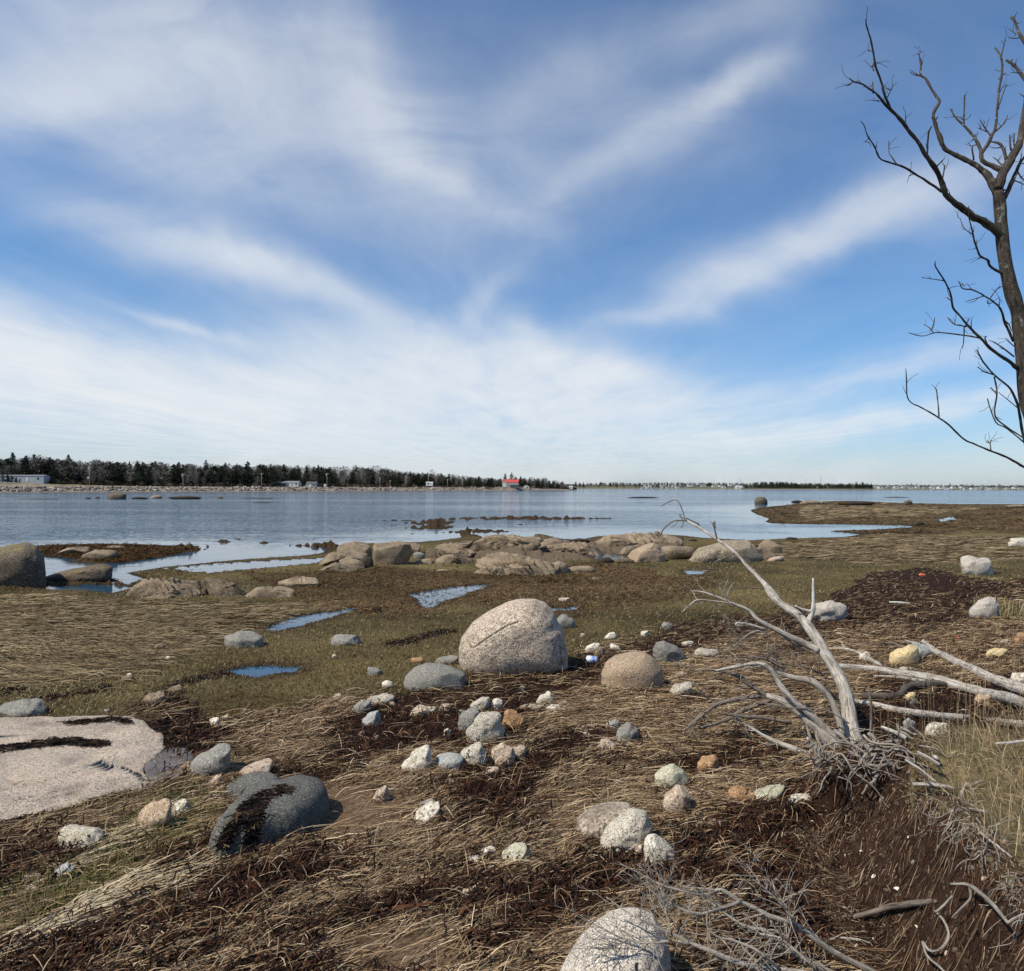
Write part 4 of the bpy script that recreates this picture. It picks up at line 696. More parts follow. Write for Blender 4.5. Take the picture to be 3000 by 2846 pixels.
log('driftwood_log', 'straight pale log nearest the bank grass', '2505,2053,14 2560,2066,23 2650,2085,26 2750,2097,27 2850,2107,28 2940,2119,29 3100,2135,32', W_OLD)
log('driftwood_log', 'crooked dark log crusted with pale lichen between two grey logs', '2530,2040,22 2600,2042,26 2640,2032,24 2668,2012,24 2745,2004,26 2790,2010,16', woodmat('lichened_wood', (.09, .07, .055), (.14, .115, .09), (.03, .025, .02), 1, (.34, .33, .30)), rough=.25)
log('driftwood_log', 'white barkless stick slanting down into the bank grass', '2584,2131,10 2612,2142,15 2650,2158,16 2695,2190,15 2750,2222,12', W_PALE, lift=.12)
log('driftwood_log', 'brown stick below the white barkless one', '2690,2205,14 2720,2222,16 2755,2242,14', W_OLD, lift=.12)
log('stick', 'thin stick running from the roots down to the bank edge', '2655,2226,8 2695,2252,9 2745,2292,9', W_OLD, lift=.2, cat='stick')
log('stick', 'short thick stick lying across the bank edge', '2675,2298,16 2740,2300,20 2800,2312,18', W_OLD, lift=.05, cat='stick')
log('stick', 'bent pale stick with a mossy end at the bank edge', '2800,2312,10 2845,2300,14 2885,2288,14', W_BRN, lift=.05, cat='stick')
log('stick', 'forked white stick hooked over the bank edge', '2815,2338,8 2825,2312,10 2838,2295,10 2862,2303,7', W_PALE, lift=.05, cat='stick', extra=['2838,2298,7 2848,2318,5 2858,2330,3'])
log('stick', 'stout bark-covered stick lying on leaf litter', '2500,2686,16 2560,2672,19 2620,2654,22 2690,2646,22 2752,2641,20', W_BRN, cat='stick', lift=.02)
log('stick', 'pale peeled stick beside the bark-covered one', '2473,2655,6 2490,2668,7 2505,2680,4', W_PALE, cat='stick')
log('stick', 'long arched grey branch leaning on the soil bank', '2788,2590,8 2840,2593,13 2882,2622,14 2925,2665,14 2956,2705,10', W_GRY, lift=.10, cat='stick', extra=['2842,2596,8 2846,2630,8 2815,2665,8 2792,2690,6', '2795,2625,10 2770,2650,9 2745,2672,7', '2955,2704,8 2975,2690,8 3020,2670,7'])
log('stick', 'crooked root loop low on the soil bank', '2742,2668,7 2770,2700,9 2782,2745,10 2760,2778,10 2728,2785,9 2706,2758,8', W_GRY, lift=.06, cat='stick', extra=['2706,2760,8 2720,2800,8 2765,2840,8 2790,2875,7'])
log('stick', 'pale straight stick resting on the soil slope', '2873,2438,7 2920,2475,7 2968,2512,6', W_OLD, lift=.05, cat='stick')
log('stick', 'short grey stick at the bank grass edge', '2842,2370,10 2870,2374,10 2898,2380,10', W_OLD, lift=.05, cat='stick')
log('stick', 'white stick in the bank grass at the picture edge', '2920,2178,8 2960,2176,10 3010,2170,11', W_PALE, lift=.3, cat='stick')
log('stick', 'flat pale stick on the turf above the wrack', '2606,1765,6 2640,1767,9 2666,1769,7', W_PALE, cat='stick')
log('stick', 'forked dead branch lying across the dark weed behind the trunk', '2590,1957,14 2560,1938,17 2520,1915,12 2480,1902,9 2420,1900,7', W_OLD, cat='stick', lift=.03, extra=['2500,1912,8 2472,1893,7 2468,1882,4'])
log('stick', 'thin crooked twig above the ochre rock', '2500,1888,5 2560,1888,6 2600,1884,6 2630,1888,6 2640,1910,7 2645,1925,8 2660,1942,8', W_BRN, cat='stick', lift=.1)
log('stick', 'pale stick under the wide weed patch by the boulder', '1985,1942,7 2020,1952,8 2050,1965,7', W_OLD, cat='stick')
log('stick', 'white stick at the lower edge of the shrub', '2430,2752,7 2470,2748,10 2520,2754,9 2555,2765,5', W_PALE, cat='stick')
st = px3(K('2546,2010,7 2553,2060,10 2554,2120,10 2550,2185,7'), Yb - .25)
mb = MB(); V, Q, T = tube(*st, 6, 4, .15, 9); mb.add(V, Q, T, UV[0]); tag(mb.build('stick', W_BRN, loc=st[0][-1]), 'upright brown stick standing beside the root plate', 'stick')
RSC = 1.
# -- bare grey shrub in front
sh = empty('bare_shrub', tuple(G(2640, 2900)), 'leafless grey shrub sprawling low across the wrack by the nearest boulder', 'shrub')
SB = [('2620,2880,20 2450,2790,19 2340,2712,17 2260,2682,15 2170,2640,13 2115,2606,11 2070,2621,9 2000,2608,8 1940,2592,6 1880,2560,4 1820,2530,3', 3.05, 3.25), ('2172,2642,10 2100,2666,10 2045,2676,9 1990,2656,8 1930,2625,6 1895,2592,4 1860,2560,3', 3.1, 3.2),
      ('2560,2930,24 2400,2862,24 2280,2842,22 2180,2822,18 2100,2790,15 2020,2760,12 1960,2730,10 1880,2692,6 1830,2664,5 1780,2628,3', 2.85, 3.1), ('2500,2880,16 2380,2820,15 2300,2765,13 2245,2725,11 2180,2710,9 2115,2665,7 2080,2640,4', 2.95, 3.15),
      ('2420,2860,10 2340,2790,9 2290,2750,7 2230,2735,5', 2.9, 3.0), ('1968,2738,8 1960,2690,7 1950,2650,5 1940,2600,3', 3.0, 3.1), ('1965,2755,7 1900,2762,7 1840,2752,6 1790,2730,4 1730,2700,3', 2.95, 3.05), ('1840,2755,5 1790,2775,4 1735,2775,3', 2.95, 2.95),
      ('2290,2842,10 2230,2790,9 2170,2760,7 2100,2740,5 2060,2690,3', 2.85, 2.95), ('2060,2612,6 1975,2600,5 1930,2560,4 1915,2500,3 1925,2480,2', 3.2, 3.25), ('2330,2710,8 2310,2670,7 2285,2640,5', 3.05, 3.05), ('2285,2640,6 2240,2600,4 2190,2530,3', 3.1, 3.2)]
for s, a, b2 in SB:
    part(sh, 'branch', [px3(K(s), a, b2)], W_GRY, 6, 4, .1, (17, .20, .02, 2, 4, .0010), .3)
# -- fine roots hanging from the cut bank
mb = MB(); rg = np.random.default_rng(5)
for k in range(170):
    s0 = rg.uniform(0, 1); a, b2 = rg.uniform(2690, 3010), 0
    b2 = np.interp(a, [2690, 2760, 2840, 2900, 2960, 3010], [2310, 2330, 2400, 2480, 2570, 2660]) + rg.uniform(-30, 110)
    g = G(a, b2); q = [g + np.array([0, -.02, .03])]; d = np.array([rg.normal() * .5, -.3, -.5]); l = rg.uniform(.06, .24)
    for s in range(5): d = d + rg.normal(size=3) * .45 + np.array([0, 0, -.12]); d /= np.linalg.norm(d); q.append(q[-1] + d * l / 5)
    q = np.array(q); q[:, 2] = np.maximum(q[:, 2], Zi(q[:, 0], q[:, 1]) + .004); r0 = rg.uniform(.0012, .0035)
    V, Q, T = tube(q, np.linspace(r0, r0 * .5, 6), 4, 3, .1, k); mb.add(V, Q, T, UV[0])
tag(mb.build('hanging_roots', W_GRY), 'tangle of fine bare roots hanging from the cut soil bank', 'roots', kind='stuff')
# -- bare tree at the right
YT = 4.6
RSC = .86; tb = P(3150, 2250, YT); tb[2] = float(Zi([tb[0]], [tb[1]])[0]); tr = empty('bare_tree', tuple(tb), 'tall leafless tree with rough dark bark reaching up beside the bank', 'tree')
REG.clear()
def limb(name, specs, y0, y1, m=7, mat=W_BARK, k=4, rough=.30, tw=(2, .10, .22, 1, 4, .0014)): return part(tr, name, [hook(s, YT + y0, YT + y1) if a == 0 else hook(s, YT + y0, YT + y0 + .08) for a, s in enumerate(specs)], mat, m, k, rough, tw, .3)
s0 = hook(K('3140,2000,110 3120,1750,92 3090,1480,78 3045,1270,70 3016,1160,62 3003,1060,56 2995,985,52 2982,920,44 2968,870,44 2951,800,41 2938,720,38 2931,650,36 2927,605,38 2921,560,34'), YT, YT)
p0 = np.vstack([[*tb[:2], tb[2] - .15], s0[0]]); r0 = np.r_[.17, s0[1]]
part(tr, 'trunk', [(p0, r0)], W_BARK, 12, 5, .16, None, .15)
limb('branch', ['2935,700,28 2890,655,26 2850,635,24 2810,605,21 2768,570,19 2755,530,17 2735,490,16 2710,455,14 2690,420,13 2660,380,12 2640,355,11 2610,325,10 2588,303,8 2565,275,7 2545,262,6 2520,245,5 2500,240,5 2485,229,3'], 0, -.6)
limb('branch', ['2607,322,9 2590,282,8 2578,238,7 2561,190,7 2553,140,6 2543,100,5 2535,75,4 2533,56,3', '2557,207,4 2549,192,3', '2545,150,3 2541,145,3', '2553,196,4 2560,172,2'], -.5, -.8, 6)
limb('branch', ['2757,562,9 2720,535,8 2680,510,8 2640,487,7 2600,475,6 2575,463,5 2560,430,5 2540,400,4 2530,370,3 2519,354,2', '2624,481,5 2612,462,4 2602,448,3 2602,413,3', '2545,418,3 2532,415,2', '2563,432,3 2565,424,2', '2676,509,4 2660,516,3'], -.3, -.7, 6)
limb('branch', ['2714,462,6 2716,410,6 2720,382,5 2727,370,4', '2758,532,6 2765,484,4', '2650,364,5 2650,337,3', '2588,302,6 2585,290,3', '2597,284,4 2608,262,4 2613,246,2', '2606,262,4 2594,259,3', '2555,272,6 2553,240,4', '2572,296,4 2554,293,3', '2516,246,4 2513,234,3', '2494,240,4 2484,249,3 2472,250,2', '2518,245,3 2492,236,2 2484,229,2'], -.35, -.5, 5)
limb('branch', ['2922,570,28 2905,530,27 2888,508,22 2860,486,18 2830,470,16 2790,450,14 2765,435,13 2752,402,16 2740,370,12 2731,337,10 2744,310,11 2749,295,9 2735,276,9 2722,253,8 2710,230,8 2694,218,7 2695,190,6 2689,160,4', '2694,222,5 2675,218,4 2663,212,3', '2696,192,4 2700,180,2', '2690,162,3 2682,155,2', '2689,160,3 2694,148,2', '2737,355,4 2744,342,3'], 0, .55, 7, rough=.3)
limb('branch', ['2918,560,30 2935,510,30 2955,470,28 2980,425,25 2993,385,22 3002,320,18 3008,250,16'], 0, .4, 8, rough=.25)
limb('branch', ['2932,503,20 2905,487,18 2876,470,14 2870,440,12 2850,400,9 2820,366,7 2795,342,6 2782,319,4', '2820,364,6 2822,330,5 2823,278,4', '2820,352,4 2805,342,3 2780,343,2', '2862,424,4 2846,430,5 2850,470,6', '2846,430,4 2838,425,3', '2845,412,4 2846,410,3 2861,408,2'], .1, .5, 6)
limb('branch', ['2874,450,12 2900,405,11 2914,372,9 2919,320,8 2925,262,8 2933,205,7 2930,165,6 2912,139,4', '2930,166,5 2942,117,3', '2902,398,6 2885,378,5 2868,350,3', '2888,385,4 2864,375,3', '2915,384,6 2938,362,5 2950,338,3', '2926,270,3 2940,246,2', '2922,232,3 2944,212,2', '2917,330,4 2946,245,3'], .1, .8, 6)
limb('branch', ['2946,470,11 2936,432,9 2920,418,8 2903,415,5', '2938,488,6 2922,472,5 2907,460,3', '2959,440,6 2955,396,4', '2968,425,5 2969,392,4'], .1, .3, 6)
limb('branch', ['3012,250,14 2990,218,12 2966,190,10 2945,175,7', '2990,215,5 2972,212,3 2958,212,2'], .3, .5, 6)
limb('branch', ['3015,150,12 2986,102,10 2972,66,9 2960,50,8', '2986,108,4 2975,112,3 2950,110,2', '2974,100,3 2962,90,2'], .4, .6, 6)
limb('branch', ['2942,580,16 2960,540,14 2975,502,12 2986,478,9 3003,455,7', '2967,527,5 2985,535,4 3010,545,3', '2977,500,5 2990,520,4 3003,532,3', '2984,480,4 2992,450,3'], 0, .3, 6)
limb('branch', ['2938,806,9 2900,780,8 2892,762,8 2870,750,7 2856,715,6 2850,690,5 2838,640,4 2836,604,3', '2846,686,4 2822,668,3 2811,640,2', '2811,640,2 2803,636,1.5', '2856,720,3 2861,702,2', '2872,754,4 2862,760,3'], 0, -.4, 6)
limb('branch', ['2980,1080,15 2950,1055,13 2910,1030,11 2870,990,9 2840,960,8 2810,925,7 2790,900,7 2785,865,6 2770,830,5 2750,800,5 2738,780,4 2738,766,3', '2874,993,5 2850,987,5 2800,980,5 2760,975,4 2735,976,4 2700,985,3 2660,975,3', '2735,976,4 2718,958,3 2704,951,2', '2728,968,4 2735,948,4 2737,930,2', '2832,957,5 2795,950,4 2776,931,3', '2795,950,3 2800,925,2', '2766,823,4 2725,817,3 2698,813,2', '2895,1018,5 2885,990,4 2890,985,3', '2826,958,4 2835,940,4 2840,931,2', '2824,958,4 2822,1000,3 2819,1021,2', '2787,884,4 2775,872,3'], 0, -.6, 6)
limb('branch', ['2968,1000,9 2945,950,8 2930,905,7 2905,882,6 2880,866,5 2850,850,5 2820,846,4 2811,831,3 2806,824,2', '2900,874,4 2920,847,4 2941,836,3', '2882,867,4 2855,876,3 2827,884,2', '2926,897,4 2928,875,3', '2938,935,4 2955,952,4 2962,970,3', '2893,880,4 2893,890,3 2906,888,2', '2824,840,3 2815,828,2'], 0, -.4, 6)
limb('branch', ['2970,1045,6 2940,1022,5 2915,1005,4 2896,997,2', '2970,1015,4 2950,998,3 2947,990,2'], 0, -.2, 5)
limb('branch', ['3012,1340,9 2992,1252,8 2985,1200,8 2960,1140,7 2925,1110,6 2900,1086,6 2880,1060,5 2860,1025,3', '2910,1098,5 2880,1088,4 2863,1075,3', '2912,1104,5 2920,1150,5 2914,1215,5 2940,1245,5 2985,1275,5 3030,1305,5', '3010,1305,5 2950,1256,5 2917,1238,5 2900,1195,4 2892,1168,4', '2980,1195,4 2950,1170,3 2925,1150,2', '2919,1155,4 2902,1136,3', '2885,1068,5 2878,1058,3'], -.3, -.7, 6)
limb('branch', ['3060,1400,10 3000,1370,9 2960,1345,8 2910,1325,7 2850,1300,6 2820,1285,6 2780,1246,6 2750,1224,6 2700,1195,5 2670,1181,4 2657,1160,4 2655,1120,4 2653,1080,2', '2750,1222,5 2748,1190,4 2743,1145,4 2738,1137,3', '2903,1320,4 2900,1300,3 2888,1296,2', '2900,1302,3 2904,1289,2', '2900,1300,2 2893,1290,2'], -.5, -1.0, 6)
RSC = 1.
# -- small litter
def can():
    g = G(1736, 1944); r = 13 / F * g[1]; L_ = 32 / F * g[1]; o = empty('drink_can', (g[0], g[1], g[2] + r * .8), 'small crushed white and blue drink can lying in the weed', 'can', rz=math.radians(-14))
    n = 20; th = np.arange(n) / n * 2 * math.pi
    def lathe(prof): 
        V = np.concatenate([np.c_[np.full(n, a * L_), np.cos(th) * b * r, np.sin(th) * b * r * .9] for a, b in prof]); i = np.arange(len(prof) - 1)[:, None] * n; j = np.arange(n)[None]; return V, np.stack([i + j, i + (j + 1) % n, i + n + (j + 1) % n, i + n + j], -1).reshape(-1, 4)
    V, Q = lathe([(-.42, .99), (-.15, 1.), (.1, .93), (.42, .98)])
    colr = np.where((V[:, :1] > .05 * L_), np.array([[.16, .22, .50]]), np.array([[.62, .68, .74]])); mk('body', V, Q, colmat('can_print', .35, .5, 60, .1), o, colr)
    V, Q = lathe([(-.42, .99), (-.5, .82), (-.49, .74), (-.47, .7), (-.47, .02)]); mk('rim', V, Q, flatmat('can_metal', (.75, .76, .78), .3, .05), o)
    V, Q = lathe([(.42, .98), (.5, .8), (.48, .7), (.46, .02)]); mk('rim', V, Q, bpy.data.materials['can_metal'], o)
can()
def scrap(px, py, w_, h_, colr, label, cat, name, sd_):
    g = G(px, py); s = g[1] / F; n, T = ico(3); n = n * np.array([w_ * s / 2, w_ * s * .35, h_ * s / 2]); r2 = np.linalg.norm(n, axis=1)
    n = n * (1 + .35 * fbm(n / (w_ * s) * 7 + sd_, 3, sd_))[:, None]; n[:, 2] = np.where(n[:, 2] < 0, n[:, 2] * .2, n[:, 2])
    tag(mk(name, n, T, flatmat(name + '_mat', colr, .5, .15, 20.), loc=(g[0], g[1], g[2] + .004)), label, cat)
scrap(2702, 1686, 20, 10, (.62, .13, .07), 'scrap of orange plastic on the dry weed, the farther one', 'litter', 'plastic_scrap', 1)
scrap(2808, 1872, 20, 12, (.68, .14, .08), 'scrap of orange-red plastic on the dry weed, the nearer one', 'litter', 'plastic_scrap', 2)
scrap(2128, 1977, 20, 5, (.35, .60, .52), 'strip of pale green plastic under a dead branch', 'litter', 'plastic_scrap', 3)
def shell(px, py, w_, ang, lab, sd_):     # an open mussel-like half shell
    g = G(px, py); s = w_ * g[1] / F; u = np.linspace(0, 1, 9); t = np.linspace(-1, 1, 9); U, Tt = np.meshgrid(u, t); a = Tt * (1.1 - .3 * U) * 1.2
    X = U * np.cos(a * .6) * s; Yv = U ** .7 * np.sin(a * .6) * s * .6; Z = s * .35 * np.sin(U * math.pi * .9) * (1 - .5 * Tt ** 2) + .004
    V = np.c_[X.ravel(), Yv.ravel(), Z.ravel()]; i = np.arange(8)[:, None] * 9; j = np.arange(8)[None]; Q = np.stack([i + j, i + j + 1, i + 10 + j, i + 9 + j], -1).reshape(-1, 4)
    o = mk('shell', V, Q, SHM, loc=tuple(g + np.array([0, 0, .01]))); o.rotation_euler = (.3, 0, ang); tag(o, lab, 'shell', None)
SHM = flatmat('bleached_shell', (.70, .64, .50), .5, .12, 30.)
for k, (a, b2, w_, an, lb) in enumerate([(2555, 2578, 26, .3, 'cream shell on leaf litter, upper one of two'), (2620, 2608, 28, -.9, 'larger cream shell on leaf litter, lower one of two'), (2478, 2517, 15, 1., 'white shell near the shrub twigs'), (2388, 2417, 13, 2., 'small white shell below the wedge stones'), (2660, 2462, 12, .5, 'small white shell on the soil slope foot'), (2690, 2728, 14, 1.4, 'white shell beside the root loop'), (2520, 2500, 10, .2, 'tiny pale shell on the litter between two shells')]):
    shell(a, b2, w_, an, lb, k)
# ---------------------------------------------------------------- weed, straw, grass
STRAND = colmat('dry_strand', .85, .10, 30, .2); WEED = colmat('dark_weed', .8, .08, 25, .35); BLADE = colmat('grass_blade', .85, .08, 9, .25)
def scatter(n, test, y0=1700, y1=3020, x0=-420, x1=3420, pw=1.):
    n = int(n * 1.14)
    px = rng.uniform(x0, x1, n * 4); py = y0 + (y1 - y0) * rng.uniform(0, 1, n * 4) ** pw; k = test(px, py); px, py = px[k][:n], py[k][:n]
    g = ground(px, py); ok = (g[:, 1] < 200) & (Zi(g[:, 0], g[:, 1]) > .01); g = g[ok]
    keep = ~inpoly(g[:, 0], g[:, 1], SLABP) & ((sdist(g[:, 0], g[:, 1], BANK) < -.62 - .2 * rng.uniform(size=len(g))) | (g[:, 1] > 5.2))
    return g[keep]
def ribbons(name, mat, p, ang, ln, wd, curl, cols, lift, rise=0., arch=0., nseg=4, label=None, cat=None, flop=0., up=None):
    n = len(p); t = np.linspace(0, 1, nseg + 1); pos = np.zeros((n, nseg + 1, 3)); pos[:, 0] = p; hd = ang - curl / 2
    q = p[:, :2].copy(); C_ = [q.copy()]
    for s in range(nseg):
        a = hd + curl * (s + .5) / nseg; stp = (ln / nseg)[:, None]
        if up is not None: stp = stp * (.25 + .75 * t[s + 1]) * flop
        q = q + np.c_[np.cos(a), np.sin(a)] * stp; C_.append(q.copy())
    XY = np.stack(C_, 1); Zg = Zi(XY[..., 0].ravel(), XY[..., 1].ravel()).reshape(n, -1)
    if up is None:
        Zz = Zg + lift[:, None] + rise[:, None] * t + arch[:, None] * np.sin(math.pi * t)
    else:
        Zz = Zg[:, :1] + up[:, None] * np.sin(t * (1.15 + .75 * (arch[:, None]))) / np.sin(np.minimum(1.15 + .75 * arch[:, None], math.pi / 2)); Zz = np.maximum(Zz, Zg + .004)
    d = np.gradient(XY, axis=1); d /= np.linalg.norm(d, axis=2, keepdims=True) + 1e-9; nx = np.stack([-d[..., 1], d[..., 0]], -1)
    w_ = wd[:, None] * .5 * np.interp(t, [0, .15, .8, 1], [.6, 1, .85, .15]); tl = rng.uniform(-.7, .7, (n, 1))
    A = np.concatenate([XY + nx * w_[..., None], (Zz + w_ * tl)[..., None]], 2); B_ = np.concatenate([XY - nx * w_[..., None], (Zz - w_ * tl)[..., None]], 2)
    V = np.stack([A, B_], 2).reshape(-1, 3); k = (nseg + 1) * 2
    base = np.arange(n)[:, None] * k + (np.arange(nseg) * 2)[None]; Q = np.stack([base, base + 1, base + 3, base + 2], -1).reshape(-1, 4)
    cv = np.repeat(cols, k, 0) * rng.uniform(.9, 1.1, (len(cols) * k, 1))
    return tag(mk(name, V, Q, mat, cols=cv, smooth=True), label, cat, kind='stuff')
def pal(n, choices, w, j=.3):
    c = np.array(choices)[rng.choice(len(choices), n, p=np.array(w) / sum(w))]; return c * rng.uniform(1 - j, 1 + j, (n, 1))
def minw(p, w, px=1.5): return np.maximum(w, px * p[:, 1] / F)
def strawmask(px, py):      # where the pale straw lies over the dark weed
    g = None
    a = math.radians(20); u = px * math.cos(a) - py * math.sin(a); v = px * math.sin(a) + py * math.cos(a)
    return f2(u, v, .0035, 4, 401, .011)
def inz(*zz): return lambda px, py: np.isin(zones(px, py, 9.), zz)
S_PAL = [(.34, .24, .138), (.22, .145, .080), (.50, .385, .25), (.095, .057, .033)]
def t_straw(px, py): return (zones(px, py, 8.) == 4) & (strawmask(px, py) + rng.normal(0, .09, len(px)) > .055 + .10 * sstep(1950, 2250, px) + .10 * ((py < 1900) & (px > 1750)) - .12 * sstep(2350, 2600, px) * (py < 1950) + .20 * sstep(2000, 2500, px) * (py > 2300))
p = scatter(76000, t_straw, 1700, 3020); n = len(p); near_ = np.clip(p[:, 1] / 4, .6, 3)
ribbons('straw', STRAND, p, flow(p[:, 0], p[:, 1]) + rng.normal(0, .30, n) + math.pi * rng.integers(0, 2, n), rng.gamma(4, .055, n) + .05, minw(p, rng.uniform(.0018, .0046, n), 1.4), rng.normal(0, .5, n), pal(n, S_PAL, [.36, .30, .14, .30], .5), rng.uniform(.0, .035, n), rng.normal(0, .02, n), rng.gamma(2, .008, n), 5, 'matted pale dry straw strewn along the drift line', 'straw')
p = scatter(6500, lambda a, b: (zones(a, b) == 4), 1700, 3020); n = len(p)
ribbons('loose_straw', STRAND, p, rng.uniform(0, 6.3, n), rng.gamma(3, .035, n) + .03, minw(p, rng.uniform(.002, .0045, n), 1.5), rng.normal(0, .3, n), pal(n, [(.36, .26, .155), (.24, .16, .095), (.50, .40, .27), (.15, .09, .055)], [.35, .35, .12, .18]), rng.uniform(.01, .05, n), rng.normal(0, .05, n), rng.gamma(2, .012, n), 4, 'single dry straws lying crosswise on the wrack', 'straw')
p = scatter(60000, lambda a, b: (zones(a, b, 9.) == 4) & (strawmask(a, b) + rng.normal(0, .16, len(a)) < .16), 1700, 3020); n = len(p)
ribbons('seaweed', WEED, p, flow(p[:, 0], p[:, 1]) + rng.normal(0, .8, n), rng.gamma(3, .03, n) + .02, minw(p, rng.uniform(.004, .013, n), 2.), rng.normal(0, 1.6, n), pal(n, [(.026, .012, .007), (.013, .007, .005), (.050, .020, .011), (.085, .045, .026)], [.4, .3, .2, .1], .4), rng.uniform(-.005, .035, n), rng.normal(0, .025, n), rng.gamma(2, .012, n), 4, 'dark rotting seaweed heaped along the drift line', 'seaweed')
# pale thick bundles combed flat near the picture corner
q = []
for (ax, ay), (bx, by), k in [((30, 2790), (420, 2570), 480), ((-60, 2850), (330, 2650), 420), ((330, 2700), (450, 2570), 160), ((470, 2625), (560, 2540), 120), ((180, 2560), (480, 2380), 200)]:
    t = rng.uniform(0, 1, k); q.append(np.c_[ax + (bx - ax) * t + rng.normal(0, 14, k), ay + (by - ay) * t + rng.normal(0, 12, k)])
q = np.vstack(q); p = ground(q[:, 0], q[:, 1]); n = len(p)
ribbons('straw', STRAND, p, flow(p[:, 0], p[:, 1]) + rng.normal(.1, .12, n), rng.uniform(.12, .34, n), rng.uniform(.003, .0065, n), rng.normal(0, .25, n), pal(n, [(.50, .40, .26), (.38, .28, .16), (.60, .51, .36)], [.5, .3, .2], .2), rng.uniform(.01, .05, n), rng.normal(0, .02, n), rng.gamma(2, .006, n), 4, 'thick bleached reed straw combed flat beside green shoots', 'straw')
p = scatter(13000, lambda a, b: (zones(a, b, 9.) == 4) & (a > 1750) & (b < 2000) & (f2(a, b * 2.2, .008, 3, 431) + rng.normal(0, .12, len(a)) > -.22 - .15 * (a > 2500)), 1630, 2000); n = len(p)
ribbons('straw', STRAND, p, rng.normal(.1, .5, n), rng.uniform(.08, .3, n), minw(p, rng.uniform(.003, .006, n), 1.5), rng.normal(0, .5, n), pal(n, [(.20, .135, .075), (.13, .082, .045), (.27, .20, .12), (.06, .036, .02)], [.35, .35, .1, .2]), rng.uniform(0, .04, n), rng.normal(0, .02, n), rng.gamma(2, .01, n), 4, 'brown straw matted over weed beyond the logs', 'straw')
# turf, straw flats, rusty flats
def turf(px, py): return zones(px, py, 9.) == 0
p = scatter(62000, turf, 1590, 2400, pw=1.25); n = len(p); g_ = f2(p[:, 0], p[:, 1], .35, 3, 411)[:, None]
cl = pal(n, [(.122, .092, .042), (.18, .135, .070), (.085, .058, .029), (.24, .19, .105), (.085, .05, .024)], [.33, .27, .18, .14, .08]) * np.maximum(.3, 1 + .9 * g_) + np.maximum(-g_, 0) * np.array([.05, .018, .004])
ribbons('short_turf', BLADE, p, rng.uniform(0, 6.3, n), np.full(n, .06) * rng.uniform(.5, 1.5, n), minw(p, np.full(n, .004), 1.7), rng.normal(0, .7, n), cl, np.zeros(n), 0, rng.uniform(0, .9, n), 3, 'short olive salt turf on the flat', 'turf', 1., rng.uniform(.015, .055, n))
p = scatter(46000, inz(1), 1480, 2100, pw=1.1); n = len(p); g_ = f2(p[:, 0], p[:, 1], .3, 3, 412, 1.1)[:, None]
ribbons('flattened_grass', BLADE, p, .15 + .5 * f2(p[:, 0], p[:, 1], .25, 2, 413) + rng.normal(0, .22, n), rng.uniform(.15, .40, n) * np.clip(p[:, 1] / 14, 1, 4), minw(p, np.full(n, .006), 1.6), rng.normal(0, .5, n), pal(n, [(.225, .168, .095), (.165, .118, .064), (.30, .235, .145), (.09, .058, .032)], [.4, .3, .15, .15]) * (1 + .5 * g_), rng.uniform(.0, .03, n), rng.normal(0, .01, n), rng.gamma(2, .01, n), 4, 'flattened tan marsh grass combed by the tide', 'marsh grass')
p = scatter(36000, inz(2), 1470, 1860, pw=1.1); n = len(p); g_ = f2(p[:, 0], p[:, 1], .3, 3, 414)[:, None]
ribbons('rusty_turf', BLADE, p, rng.uniform(0, 6.3, n), rng.uniform(.05, .16, n) * np.clip(p[:, 1] / 14, 1, 4), minw(p, np.full(n, .006), 1.7), rng.normal(0, .8, n), pal(n, [(.105, .060, .028), (.080, .046, .023), (.145, .105, .052), (.04, .025, .015), (.12, .10, .044)], [.3, .25, .18, .12, .15]) * (1 + .5 * g_), rng.uniform(0, .02, n), rng.normal(0, .02, n), rng.gamma(2, .014, n), 3, 'rust brown weed and turf on the wet flat', 'turf')
p = scatter(14000, inz(3), 1640, 2860); n = len(p)
ribbons('green_shoots', BLADE, p, rng.uniform(0, 6.3, n), rng.uniform(.04, .14, n), minw(p, np.full(n, .0035), 1.6), rng.normal(0, .5, n), pal(n, [(.100, .102, .026), (.080, .088, .024), (.16, .14, .055), (.24, .19, .09)], [.4, .28, .2, .12]), np.zeros(n), 0, rng.uniform(0, .8, n), 4, 'fresh green shoots coming up through the straw', 'grass', .8, rng.uniform(.03, .11, n))
p = scatter(3600, lambda a, b: (lambda z_: (z_ == 3) | ((z_ == 5) & (rng.uniform(size=len(a)) < .25)))(zones(a, b, 6.)), 2250, 2900); n = len(p)
ribbons('straw', STRAND, p, flow(p[:, 0], p[:, 1]) + rng.normal(0, .4, n), rng.uniform(.06, .24, n), minw(p, rng.uniform(.002, .005, n)), rng.normal(0, .6, n), pal(n, S_PAL, [.4, .3, .15, .15]), rng.uniform(0, .02, n), rng.normal(0, .015, n), rng.gamma(2, .008, n), 4, 'thin straw scattered over green shoots and bare soil', 'straw')
